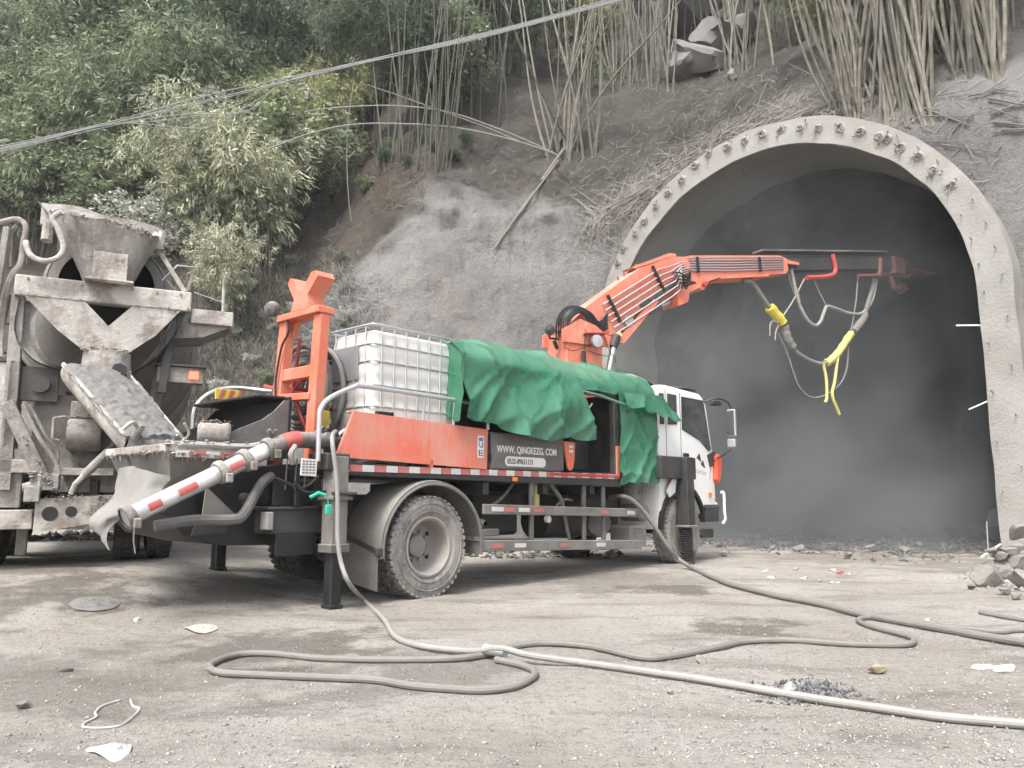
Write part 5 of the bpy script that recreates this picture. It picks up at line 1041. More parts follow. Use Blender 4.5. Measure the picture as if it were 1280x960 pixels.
fall = np.array([[A1 + sdv * s_ * (.28 + .08 * f) + ndv * .09 * (1 - f) + np.array([.08 * f, -.14 * f, -.26 * f * f]) for s_ in np.linspace(-1, 1, 40)] for f in np.linspace(.1, 1, 26)])
cm = np.concatenate([cm, fall]); cm = cm + (fbm(cm * 13, 5, 12, .6) * .020)[..., None] * ndv
mb = MB(); mb.grid(cm); fc = mb.build('flowing_concrete', 'wet_concrete', None, 60, loc=mixer.location, rot=(0, 0, R_(26))); tag(fc, 'grey wet concrete sliding down the chute into the pump hopper', 'concrete')
mp(MB().tube([(.24, -.45, 1.80), (.05, -.38, 1.50)], .03, 9), 'chute_ram', 'dark_steel'); mp(MB().tube([(.05, -.38, 1.50), (-.16, -.30, 1.26)], .045, 10), 'chute_ram'); mp(MB().tube([(-.16, -.30, 1.26), (-.24, -.27, 1.16), (-.27, -.26, 1.06)], .03, 8), 'chute_ram', 'mixer_light')
# rear body
mp(MB().span((-.72, .30, 1.28), (.42, .36, 2.14)), 'rear_panel', 'mixer'); mp(MB().span((-.95, .05, 1.55), (-.86, .5, 2.46)), 'side_locker', 'mixer'); mp(MB().span((-1.45, .10, 1.6), (-.88, .6, 2.44)), 'side_locker', 'mixer_light'); mp(MB().span((-1.46, .08, 2.44), (-.86, .62, 2.50)), 'locker_lid', 'dark_steel')
mp(MB().lathe([(0, .001), (0, .16), (.03, .18), (.30, .18), (.33, .16), (.33, .001)], (-.38, .16, 1.70), (1, 0, 0), 18), 'water_drum', 'mixer'); mp(MB().span((-.36, .1, 1.88), (.02, .4, 2.06)), 'pump_box', 'mixer')
mp(MB().tube([(-.44, .0, 1.62), (-.50, -.03, 1.64), (-.50, -.03, 1.86), (-.40, .0, 1.88)], .015, 6), 'handle', 'mixer_light')
mp(MB().cyl((-.66, .15, 2.22), (-.66, .05, 2.22), .09, None, 16), 'roller', 'dark_steel'); mp(MB().span((-.85, .18, 2.05), (-.5, .25, 2.42)), 'roller_bracket', 'drum')
mp(MB().bar((-.93, -.05, 2.0), (-.52, -.06, 1.16), .07, .13), 'diagonal_stay', 'mixer'); mp(MB().tube(spline([(-.78, -.1, 1.98), (-.62, -.12, 1.66), (-.46, -.1, 1.42), (-.40, -.08, 1.28)], 6), .022, 7), 'hydraulic_pipe', 'mixer_light'); mp(MB().tube(spline([(-.72, -.1, 1.98), (-.55, -.12, 1.66), (-.43, -.1, 1.5), (-.44, -.08, 1.3)], 6), .016, 7), 'hydraulic_pipe')
mb = MB(); mb.span((-.66, -.1, 1.1), (-.40, .1, 1.27)); mb.lathe([(0, .001), (0, .05), (.16, .07), (.2, .04), (.2, .001)], (-.72, -.05, 1.12), (1, 0, .2), 10); mb.span((-.70, -.12, .98), (-.56, .05, 1.14)); mp(mb, 'slew_gear', 'mixer')
mp(MB().span((-.5, .28, 1.08), (.45, .34, 1.30)), 'cross_channel', 'mixer'); mp(MB().span((-.4, .1, 1.26), (.1, .3, 1.34)), 'cross_channel', 'mixer_light')
mp(MB().prism([(-.60, .66), (.18, .80), (.45, .84), (.45, 1.02), (.16, 1.06), (-.60, 1.01)], (0, .02, 0), (1, 0, 0), (0, 0, 1), .06), 'tow_member', 'mixer_light')
for x, z, r in ((-.46, .86, .075), (-.27, .88, .055)): mp(MB().tube([(x, -.045, z), (x, -.040, z)], r, 16), 'tow_hole', 'black')
mb = MB(); mb.span((-.10, -.10, .84), (.10, -.04, .96)); mb.span((-.03, -.12, .72), (.03, -.06, .98)); mp(mb, 'tow_hitch', 'mixer')
mp(MB().span((-1.7, .05, .70), (-.62, .20, .90)), 'bumper', 'mixer_light'); mp(MB().span((-1.6, .1, .92), (-.75, .5, 1.28)), 'toolbox', 'mixer'); mp(MB().span((-1.6, .05, 1.28), (-.62, .4, 1.42)), 'toolbox', 'mixer_light')
mp(MB().span((-.78, .3, .42), (-.68, .4, .70)), 'spring_hanger', 'mixer'); mp(MB().cyl((-1.2, .6, .80), (.5, .6, .80), .06), 'axle_tube', 'dark_steel')
for x in (-.75, -.13): mp(MB().span((x, .25, .95), (x + .09, 8.0, 1.22)), 'chassis_rail', 'dark_steel')
mp(MB().span((-1.3, .7, 1.25), (.5, 6.0, 1.45)), 'sub_frame', 'dark_steel'); mp(MB().bar((-.12, 1.3, 1.4), (-.12, 1.5, 2.4), .8, .2), 'drum_cradle', 'dark_steel')
class _W: pass
def mwheel(c, side):
    hold = mixer; pr = []; hw = .14; rad = .52
    mb = MB(); mb.lathe([(-hw * .6, .30), (-hw, .36), (-hw * 1.02, rad * .82), (-hw * .85, rad * .965), (0, rad * .97), (hw * .85, rad * .965), (hw * 1.02, rad * .82), (hw, .36), (hw * .6, .30)], c, (1, 0, 0), 40); t = mp(mb, 'tyre', 'tyre_dark')
    lug = MB()
    for k in range(34):
        for row, y in enumerate((-.085, 0, .085)):
            a = 2 * math.pi * (k + .33 * row) / 34; z = np.array([0, math.cos(a), math.sin(a)]); x = np.array([0, -math.sin(a), math.cos(a)]); lug.box(np.array(c) + z * rad * .975 + np.array([y, 0, 0]), (.074, .062, .022), .005, np.stack([[1.0, 0, 0], x, z], 1))
    link('tread', lug.mesh('tread', 'tyre_dark'), t)
    mb = MB(); mb.lathe([(0, .31), (-.05, .28), (-.09, .10), (-.09, .001)] if side > 0 else [(0, .31), (.05, .28), (.09, .10), (.09, .001)], c, (1, 0, 0), 24); mp(mb, 'rim', 'rim')
for yy_ in (1.15, 2.5):
    for x in (.27, .62): mwheel((x, yy_, GZ0 + .52), 1)
    for x in (-1.10, -1.45): mwheel((x, yy_, GZ0 + .52), -1)
mwheel((.55, 6.6, GZ0 + .52), 1); mwheel((-1.4, 6.6, GZ0 + .52), -1)
mp(MB().prism([(5.6, 1.0), (5.6, 3.0), (5.8, 3.2), (7.2, 3.15), (7.5, 2.0), (7.55, .9)], (-1.6, 0, 0), (0, 1, 0), (0, 0, 1), 2.3), 'cab', 'mixer'); mp(MB().prism([(6.2, 2.1), (6.2, 2.9), (7.1, 2.9), (7.35, 2.1)], (-1.61, 0, 0), (0, 1, 0), (0, 0, 1), 2.32), 'cab_window', 'glass')
mp(MB().prism([(.05, 1.35), (.05, 1.45), (2.0, 2.0), (3.6, 1.9), (3.6, 1.35)], (.52, .6, 0), (0, 1, 0), (0, 0, 1), .10), 'mudguard', 'mixer'); 

# hardened drips and crusts of concrete on the mixer and hopper (too many and too small to count)
def crust(name, path, n_, r0, drip, parent, seed, mat='mixer_light', xf=None):
    r = random.Random(seed); P = spline(path, 12); mb = MB()
    for k in range(n_):
        p = P[r.randrange(len(P))] + np.array([r.gauss(0, .02), r.gauss(0, .015), r.gauss(0, .012)]); s_ = r0 * .5 * r.uniform(.3, 1.0) ** 1.5 * 1.6; q = drip * .8 * r.uniform(0, 1) ** 2
        mb.lathe([(-q, .001), (-q * .6, s_ * .35), (-s_ * .4, s_ * .8), (0, s_ * r.uniform(.8, 1.6)), (s_ * .3, s_ * .75), (s_ * .45, .001)], p, (r.gauss(0, .15), r.gauss(0, .15), 1), 6)
    o = mb.build(name, mat, parent, 60); o['kind'] = 'stuff'; return o
crust('concrete_crust', [(-.62, -.10, 4.06), (-.3, -.12, 4.06), (.0, -.12, 4.05), (.36, -.02, 3.98)], 90, .028, .05, mixer, 1)
crust('concrete_crust', [(-.95, -.01, 3.16), (-.3, -.01, 3.16), (.4, -.01, 3.16), (.76, -.01, 3.16)], 60, .016, .05, mixer, 2, 'mixer')

crust('concrete_crust', [(-.29, -.10, 2.36), (-.05, -.13, 2.345), (.18, -.08, 2.36)], 70, .026, .07, mixer, 4)
crust('concrete_crust', [(-.27, -.02, 2.62), (-.05, -.05, 2.64), (.16, -.02, 2.62)], 60, .022, .03, mixer, 5)

crust('concrete_crust', [(-.6, -.04, 1.02), (-.2, -.05, 1.04), (.45, -.02, 1.03)], 60, .018, .03, mixer, 8, 'mixer'); crust('concrete_crust', [(-.9, .0, 2.0), (-.7, -.1, 1.6), (-.5, -.12, 1.2)], 60, .02, .04, mixer, 9, 'mixer')
crust('concrete_crust', [(-.66, -.08, 1.27), (-.5, -.1, 1.2), (-.42, -.05, 1.1)], 60, .03, .05, mixer, 10, 'mixer'); crust('concrete_crust', [(-.38, -.02, 1.88), (-.2, -.04, 1.9), (.0, 0, 1.88)], 40, .02, .04, mixer, 11, 'mixer')
crust('concrete_crust', [(-2.62, .40, 1.40), (-2.2, .38, 1.40), (-1.8, .38, 1.42)], 120, .022, .10, pump, 12); crust('concrete_crust', [(-2.63, .45, 1.42), (-2.64, 1.0, 1.42), (-2.63, 1.68, 1.42)], 90, .026, .10, pump, 13); crust('concrete_crust', [(-2.62, .42, 1.49), (-2.2, .41, 1.50), (-1.78, .42, 1.50)], 120, .032, .0, pump, 14)
crust('concrete_crust', [(-2.5, .5, 1.36), (-2.2, .9, 1.44), (-2.3, 1.3, 1.40), (-2.5, 1.5, 1.38)], 260, .06, .0, pump, 15, 'wet_concrete'); crust('concrete_crust', [(-2.28, .62, 1.70), (-2.15, .55, 1.71), (-2.05, .5, 1.70)], 50, .02, .05, pump, 16)
# ------------------------------------------------------------------ plants
def unit(v): return v / (np.linalg.norm(v, axis=-1, keepdims=True) + 1e-9)
def leaves(base, direc, L, W, r, jl=.35):
    """diamond leaves: base points, directions, length, width -> verts, quads"""
    n = len(base); l = L * (1 + jl * r.normal(size=n)).clip(.4, 1.8); d = unit(direc)
    s = unit(np.cross(d, unit(r.normal(size=(n, 3))))); nn = np.cross(s, d); w = W * (l / L)
    a = base; b_ = base + d * (l * .42)[:, None] + s * (w * .5)[:, None] + nn * (l * .05)[:, None]; c_ = base + d * l[:, None] - nn * (l * .12)[:, None]; e = base + d * (l * .42)[:, None] - s * (w * .5)[:, None] + nn * (l * .05)[:, None]
    V = np.stack([a, b_, c_, e], 1).reshape(-1, 3); F = np.arange(4 * n).reshape(n, 4); return V, F
def bamboo_bush(seed, stems=16, H=3.0, spread=1.3, nleaf=9, L=.125, W=.024, droop=.8):
    r = np.random.default_rng(seed); mb = MB(); B, D = [], []
    for k in range(stems):
        a = r.uniform(0, 2 * math.pi); h = H * r.uniform(.55, 1.05); o = spread * r.uniform(.25, 1.0); d = np.array([math.cos(a), math.sin(a), 0]); b0 = np.array([r.normal() * .12, r.normal() * .12, 0])
        P = spline([b0, b0 + d * o * .2 + [0, 0, h * .5], b0 + d * o * .6 + [0, 0, h * .92], b0 + d * o * 1.1 + [0, 0, h * (1.0 - .25 * r.random())]], 6)
        mb.tube(P, np.linspace(.018, .004, len(P)), 4, caps=False)
        for q in range(6, len(P)):
            for _ in range(3):
                t = unit(d * .3 + r.normal(size=3) * .8 + np.array([0, 0, .1])); tw = r.uniform(.15, .5); tip = P[q] + t * tw - np.array([0, 0, .12 * tw])
                m_ = nleaf; B.append(tip + r.normal(size=(m_, 3)) * .05); D.append(t * .8 + r.normal(size=(m_, 3)) * .55 + np.array([0, 0, -droop]))
    B = np.concatenate(B); D = np.concatenate(D); V, F = leaves(B, D, L, W, r); return mb, V, F
def broad_bush(seed, H=3.0, rad=1.2, nb=26, per=9, nleaf=12, L=.085, W=.05, flat=.5):
    r = np.random.default_rng(seed); mb = MB(); B, D = [], []; trunk = spline([(0, 0, 0), (r.normal() * .1, r.normal() * .1, H * .3), (r.normal() * .2, r.normal() * .2, H * .62)], 5); mb.tube(trunk, np.linspace(.055, .025, len(trunk)), 6)
    for k in range(nb):
        s0 = trunk[r.integers(3, len(trunk))]; dr = unit(r.normal(size=3) * np.array([1, 1, .75])); R0 = rad * r.uniform(.45, 1.0); e = np.array([0, 0, H * .62]) + dr * np.array([R0, R0, R0 * .42 * H / rad * .75]); e[2] = max(e[2], .15 * H)
        P = spline([s0, (s0 + e) / 2 + r.normal(size=3) * .12 + [0, 0, .08], e], 5); mb.tube(P, np.linspace(.018, .004, len(P)), 4, caps=False)
        for q in range(per):
            p = P[r.integers(len(P) // 2, len(P))] + r.normal(size=3) * rad * .13; m_ = nleaf; B.append(p + r.normal(size=(m_, 3)) * .09 * np.array([1, 1, flat])); D.append(dr * .5 + r.normal(size=(m_, 3)) * np.array([1, 1, .5]) + np.array([0, 0, -.15]))
    B = np.concatenate(B); D = np.concatenate(D); V, F = leaves(B, D, L, W, r); return mb, V, F
PROTO = {}
def proto(key, fn, lm, tm):
    mb, V, F = fn; PROTO[key] = (mb.mesh('stems' if 'bam' in key else 'trunk', tm), npmesh('crown', V, F, lm), 'stems' if 'bam' in key else 'trunk')
for i, lm in enumerate(('leaf_dusty', 'leaf_yellow', 'leaf_mid', 'leaf_dark')):
    proto('bam%d' % i, bamboo_bush(200 + i, 22, 3.0, 1.45, 17), lm, 'bamboo'); proto('bamx%d' % i, bamboo_bush(240 + i, 16, 3.2, 1.2, 18, .115, .024), lm, 'bamboo')
for i, lm in enumerate(('leaf_pale', 'leaf_mid', 'leaf_dark')):
    proto('bro%d' % i, broad_bush(300 + i, 3.0, 1.35, 30, 9, 26), lm, 'bark'); proto('brox%d' % i, broad_bush(340 + i, 3.0, 1.1, 24, 9, 26, .10, .05), lm, 'bark')
PS = 1.0
FRONT = {'dusty_tree': 2.2, 'dusty_shrub': 1.2}
def plant(key, px, py, sc, name, label, cat, group, lean=0.0, push=0.0, rz=None, sxy=1.0):
    p, nn = hit(px, py); t, c, tn = PROTO[key]; p = p + np.array([0, -push, 0]); k_f = FRONT.get(name, 0); p = p + unit(np.array([0, 0, CAM_H]) - p) * k_f; q_ = drop(p[0], p[1]); p = q_ if (k_f and q_ is not None and q_[2] < p[2]) else p
    o = empty(name, p - np.array([0, 0, .12]), random.uniform(0, 6.28) if rz is None else rz, label, cat, group); sc = sc * PS; o.scale = (sc * sxy, sc * sxy, sc); o.rotation_euler[0] = lean
    link(tn, t, o); link('crown', c, o); return o
G_L = 'shrubs and trees on the left slope'
NAMED = [  # key, base px, scale, label
    ('bam0', 318, 345, 1.15, 'bamboo_shrub', 'pale dust covered bamboo shrub beside the mixer feed hopper', 0.12),
    ('bamx0', 262, 330, .95, 'bamboo_shrub', 'pale bamboo shrub directly behind the mixer side platform', 0.1),
    ('bam0', 235, 300, .9, 'bamboo_shrub', 'grey green bamboo shrub just right of the funnel rim', 0.1),
    ('bamx0', 290, 415, .62, 'bamboo_shrub', 'small drooping bamboo shrub low behind the side platform post', 0.1),
    ('bam1', 425, 205, .95, 'bamboo_shrub', 'yellow green bamboo spray under the overhead cables', 0.2),
    ('bamx1', 385, 230, .9, 'bamboo_shrub', 'yellowish bamboo shrub hanging left of the bent culm', 0.15),
    ('bam1', 355, 250, .85, 'bamboo_shrub', 'bright bamboo shrub between the cables and the boom rest', 0.15),
    ('bro0', 300, 190, 1.05, 'dusty_tree', 'broadleaf tree with whitened dusty crown above the cable bundle', 0.0),
    ('brox0', 350, 160, .95, 'dusty_tree', 'white dusted small tree right below the top left thicket', 0.0),
    ('bro0', 180, 305, .75, 'dusty_shrub', 'pale dusted shrub behind the torn funnel rim', 0.0),
    ('brox0', 30, 215, .8, 'dusty_shrub', 'whitish dusty shrub at the left edge above the cables', 0.0),
    ('bam2', 150, 260, 1.05, 'bamboo_shrub', 'green bamboo shrub left of the cable fork', 0.1),
    ('bamx2', 60, 250, 1.1, 'bamboo_shrub', 'green bamboo shrub at the left edge under the cables', 0.1),
    ('bam2', 205, 215, 1.0, 'bamboo_shrub', 'mid green bamboo shrub where the cables fork', 0.1),
    ('bamx2', 110, 165, 1.2, 'bamboo_shrub', 'tall green bamboo shrub above the left end of the cables', 0.1),
    ('bro1', 45, 110, 1.3, 'broadleaf_tree', 'hazy green tree in the top left corner', 0.0),
    ('brox1', 160, 95, 1.3, 'broadleaf_tree', 'hazy green tree second from the top left corner', 0.0),
    ('bam2', 245, 110, 1.3, 'bamboo_shrub', 'tall hazy bamboo at the top edge left of the dark grove', 0.1),
    ('bro1', 300, 60, 1.3, 'broadleaf_tree', 'green tree at the top edge above the whitened tree', 0.0),
    ('bam2', 470, 75, 1.2, 'bamboo_shrub', 'green bamboo crown over the middle of the cables', 0.1),
    ('bamx2', 590, 60, 1.2, 'bamboo_shrub', 'green bamboo crown over the right part of the cables', 0.1),
    ('bam2', 690, 60, 1.0, 'bamboo_shrub', 'loose green bamboo leaves at the top of the leaning clump', 0.1),
    ('bamx2', 655, 95, .55, 'bamboo_shrub', 'thin green bamboo spray left of the leaning clump top', 0.1), ('bamx2', 725, 120, .5, 'bamboo_shrub', 'small green bamboo spray inside the leaning clump', 0.1), ('bamx1', 1035, 60, .45, 'bamboo_shrub', 'little yellowish bamboo spray on the tall clump behind the crown', 0.1), ('bamx2', 900, 8, .8, 'bamboo_shrub', 'green bamboo leaves above the hillside boulders', 0.1),
    ('bamx1', 745, 95, .7, 'bamboo_shrub', 'small yellowish bamboo spray right of the leaning clump', 0.1),
    ('bro2', 75, 330, 1.0, 'dark_shrub', 'dark green shrub behind the mixer grab rails', 0.0),
    ('brox2', 15, 330, 1.0, 'dark_shrub', 'dark shrub at the left edge behind the mixer', 0.0),
    ('brox1', 125, 330, .8, 'dark_shrub', 'green shrub behind the mixer drum', 0.0),
]
PS = 1.55
for key, px, py, sc, nm, lb, ln in NAMED: plant(key, px, py, sc, nm, lb, 'tree' if 'tree' in nm else 'shrub', G_L, ln)
rr = random.Random(3)
for k in range(110):                 # deeper filling growth behind
    px = rr.uniform(-60, 640); py = rr.uniform(-60, 150) if px > 380 else rr.uniform(-60, 330); key = rr.choice(['bam3', 'bamx3', 'bam2', 'bro2', 'brox1', 'bam2', 'bro1', 'bamx2'])
    plant(key, px, py, rr.uniform(.8, 1.35), 'thicket_shrub', 'dark green shrub in the thicket filling the left slope', 'shrub', 'dark shrubs of the thicket on the left slope', 0.05, -.3)
for k in range(34):                 # undergrowth among the bamboo at the top
    px = 600 + 20 * k + rr.uniform(-10, 10); py = rr.uniform(-70, 60) if not 830 < px < 940 else rr.uniform(-70, -20)
    plant(rr.choice(['bam3', 'brox2', 'bamx3', 'bam2']), px, py, rr.uniform(.6, 1.0), 'undergrowth_shrub', 'dim shrub among the bamboo stems at the top of the slope', 'shrub', 'undergrowth among the bamboo', 0.05)
PS = 1.0
for k in range(26):                 # low weeds on the bank
    px = rr.uniform(205, 440); py = rr.uniform(330, 500); key = rr.choice(['brox0', 'bamx0', 'brox1', 'bro0'])
    plant(key, px, py, rr.uniform(.14, .28), 'weed', 'small dusty weed on the dry bank left of the sprayed rock', 'weed', 'weeds on the dry bank')
ORD = 'first second third fourth fifth sixth seventh eighth ninth tenth eleventh twelfth thirteenth'.split()
for k in range(12):
    px = 385 + 18 * k + rr.uniform(-6, 6); py = rr.uniform(170, 260); plant(rr.choice(['brox1', 'bamx3', 'brox2', 'bamx2']), px, py, rr.uniform(.15, .32), 'weed', ORD[k] + ' green weed from the left on the brown soil under the grove', 'weed', 'weeds under the dark grove')
# bamboo culms
CULM = []
for k in range(8):
    r = np.random.default_rng(400 + k); H = 11.0; n_ = 26; zz = np.linspace(0, H, n_); bend = r.normal(size=2) * .5; wob = r.normal(size=2) * .12
    P = np.stack([bend[0] * (zz / H) ** 2 + wob[0] * np.sin(zz * .7), bend[1] * (zz / H) ** 2 + wob[1] * np.sin(zz * .6 + 1), zz], 1); P -= P[0]
    pts, rad = [], []
    for i in range(n_ - 1):
        for t, kx in ((0, 1.18), (.06, 1.0), (.94, .97)): pts.append(P[i] + (P[i + 1] - P[i]) * t); rad.append((.040 - .030 * (zz[i] / H) ** 1.3) * kx)
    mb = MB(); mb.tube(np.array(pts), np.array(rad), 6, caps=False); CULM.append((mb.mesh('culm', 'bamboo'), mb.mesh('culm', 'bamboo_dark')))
def grove(name, label, n_, cx, cy, wx, wy, leanx, fan, seed, dark=False, thick=1.0, foliage=None, leany=0.0):
    r = random.Random(seed); p0, _ = hit(cx, cy); o = empty(name, p0, 0, label, 'bamboo', 'bamboo clumps on the slope above the tunnel')
    for k in range(n_):
        dx = r.uniform(-1, 1); p, _ = hit(cx + dx * wx, cy + r.uniform(-1, 1) * wy); s_ = r.uniform(.75, 1.15) * thick
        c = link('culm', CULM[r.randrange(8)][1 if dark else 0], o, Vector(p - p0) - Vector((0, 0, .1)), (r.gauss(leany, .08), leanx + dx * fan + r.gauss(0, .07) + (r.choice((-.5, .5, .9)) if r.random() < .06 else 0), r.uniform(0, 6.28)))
        c.rotation_mode = 'XYZ'; c.scale = (s_, s_, r.uniform(.8, 1.1))
    if foliage:
        for k in range(foliage):
            q = Vector((r.uniform(-1, 1) * wx / 45, r.uniform(-.5, .5), r.uniform(2.5, 6))); t, c_, tn = PROTO['bam3' if dark else 'bam2']; c = link('foliage', c_, o, q, (0, 0, r.uniform(0, 6.28))); c.scale = (.8, .8, .8)
    return o
grove('bamboo_clump', 'fan of grey bamboo culms leaning left from the middle of the slope', 26, 712, 192, 38, 8, -.16, .24, 1)
grove('bamboo_clump', 'upright grey bamboo culms at the top edge between leaning clump and boulders', 40, 800, 100, 45, 16, -.05, .06, 2)
grove('bamboo_clump', 'thin bamboo culms right of the hillside boulders', 18, 935, 82, 32, 10, -.03, .10, 3)
grove('bamboo_clump', 'dense tall bamboo clump standing right behind the arch crown', 74, 1105, 140, 62, 16, -.10, .16, 4)
grove('bamboo_clump', 'short bamboo clump at the top right beside the grey debris', 22, 1222, 90, 34, 10, -.02, .14, 5)
grove('bamboo_clump', 'dim bamboo culms behind the boulders at the top edge', 60, 960, 40, 90, 22, -.02, .05, 6, True)
grove('bamboo_grove', 'dark shaded bamboo grove above the brown soil', 60, 480, 195, 85, 22, 0, .06, 7, True, .7, 7)
grove('bamboo_grove', 'dark bamboo grove at the top edge left of the leaning clump', 36, 590, 130, 45, 30, 0, .06, 8, True, .75, 3)
grove('bamboo_grove', 'dark bamboo stems in the thicket above the whitened tree', 40, 340, 110, 85, 30, 0, .05, 9, True, .7, 5)
grove('bamboo_grove', 'dim bamboo culms at the top edge behind the tall clump', 60, 1150, 45, 120, 25, 0, .06, 10, True, .9, 6)
grove('bamboo_grove', 'dim bamboo culms at the top edge behind the upright row', 60, 780, 40, 110, 22, 0, .05, 12, True, .9, 6)
D0 = hit(705, 192)[0][1]
for pts, lb, rad in (([(700, 196), (668, 180), (620, 160), (560, 140), (490, 132), (415, 135), (380, 140)], 'long bamboo culm bowed over to the left, upper of the lower two', .030), ([(692, 192), (650, 178), (590, 163), (530, 156), (450, 155), (390, 166), (335, 186)], 'long bamboo culm bowed over to the left, lowest of the three', .032), ([(660, 182), (610, 160), (550, 138), (500, 120), (450, 103)], 'straight bamboo culm leaning far left under the cables', .022)):
    P = spline([at(px, py, D0 - .3 - .0085 * (700 - px)) for px, py in pts], 6); o = MB().tube(P, np.linspace(rad, rad * .45, len(P)), 6).build('bent_culm', 'hose_pale'); tag(o, lb, 'bamboo', 'bowed bamboo culms')
P = spline([at(px, py, D0 - 1.2) for px, py in ((443, 100), (438, 130), (434, 170), (434, 215), (436, 250), (439, 277))], 6); tag(MB().tube(P, .014, 5).build('hanging_vine', 'deadwood'), 'thin dry vine hanging straight down below the yellow green bamboo', 'vine')
# fallen poles
def lay(pts, rad, up=.06, n_=5):
    Q = []
    for px, py in pts:
        p, nn = hit(px, py); Q.append(p + np.array([0, -.5, .6]) * up)
    P = spline(Q, n_); return MB().tube(P, np.linspace(rad, rad * .55, len(P)), 6)
FP = [([(705, 190), (682, 222), (655, 262), (616, 318)], .045, 'thick pale pole lying down the sprayed rock, the longer of two'), ([(698, 205), (672, 240), (640, 285)], .035, 'thin pale pole lying beside the longer pole on the sprayed rock')]
for pts, rad, lb in FP: tag(lay(pts, rad, .14).build('fallen_pole', 'bamboo'), lb, 'pole', 'fallen poles on the sprayed rock')
rr = random.Random(8)
for k in range(30):
    a = rr.uniform(0, 1); x0 = 742 + a * 150; y0 = 305 - a * 105 - rr.uniform(0, 30); ln = rr.uniform(90, 190); sl = -rr.uniform(.42, .72); pts = [(x0 + ln * t, y0 + sl * ln * t) for t in (0, .33, .66, 1)]
    tag(lay(pts, rr.uniform(.012, .024), rr.uniform(.06, .3), 3).build('fallen_culm', 'bamboo'), 'dry bamboo culm lying along the slope edge left of the arch crown', 'bamboo', 'fallen culms along the arch')
for k in range(16):
    x0 = rr.uniform(1130, 1260); y0 = rr.uniform(90, 190); ln = rr.uniform(30, 80); an = rr.uniform(-.9, .5); pts = [(x0 + ln * t * math.cos(an), y0 + ln * t * math.sin(an)) for t in (0, .5, 1)]
    tag(lay(pts, rr.uniform(.012, .025), .12, 3).build('fallen_culm', 'deadwood'), 'broken stalk on the grey debris right of the arch crown', 'bamboo', 'broken stalks right of the arch')
# litter of twigs, dry grass, roots (uncountable)
def sticks(name, mat, n_, sampler, L, rad, label, cat, seed, lift=.02, flat=True, curl=.3):
    r = random.Random(seed); V, F = [], []
    for k in range(n_):
        px, py = sampler(r); p, nn = hit(px, py)
        if p[1] > 60: continue
        l = L * r.uniform(.4, 1.4); t = np.array([r.gauss(0, 1), r.gauss(0, 1), r.gauss(0, 1)]); t = t - nn * (t @ nn) * (.85 if flat else .0)
        if not flat: t = np.array([r.gauss(0, .45), r.gauss(0, .3) - .5, 1.0 + curl * r.gauss(0, .5)])
        t = t / np.linalg.norm(t); w_ = np.cross(t, nn); w_ = w_ / (np.linalg.norm(w_) + 1e-6) * rad * r.uniform(.6, 1.4); b0 = p + nn * lift; m_ = b0 + t * l * .55 + nn * .03; e = b0 + t * l + np.array([0, 0, -.25 * l * (0 if flat else 1)]); o = len(V)
        V += [b0 - w_, b0 + w_, m_ + w_ * .8, m_ - w_ * .8, e + w_ * .2, e - w_ * .2]; F += [(o, o + 1, o + 2, o + 3), (o + 3, o + 2, o + 4, o + 5)]
    return tag(link(name, npmesh(name, V, F, mat)), label, cat, None, 'stuff')
sticks('dry_grass', 'grass_dry', 15000, lambda r: (r.uniform(180, 445), r.uniform(320, 530)), .30, .006, 'dry grey brown grass covering the bank behind the hopper', 'grass', 1, .0, False)
sticks('twig_litter', 'deadwood', 2600, lambda r: (r.triangular(560, 1280, 900), r.uniform(90, 320)), .35, .008, 'dry twigs and leaves scattered over the slope around the arch', 'twigs', 2)
sticks('soil_litter', 'leaf_litter', 2200, lambda r: (r.uniform(370, 530), r.uniform(175, 262)), .22, .009, 'dead leaves and sticks on the brown soil', 'twigs', 3)
sticks('ridge_litter', 'deadwood', 1700, lambda r: (r.gauss(0, 1) * 12 + 740 + 320 * (q := r.random()), r.gauss(0, 1) * 11 + 292 - 178 * q ** .85), .8, .010, 'tangle of dry stalks lying along the outer edge of the arch', 'twigs', 4, .08)
sticks('hanging_roots', 'roots', 2600, lambda r: (r.gauss(425, 22), r.gauss(405, 35)), .5, .007, 'grey matted roots hanging at the left end of the sprayed rock', 'roots', 5, .04)
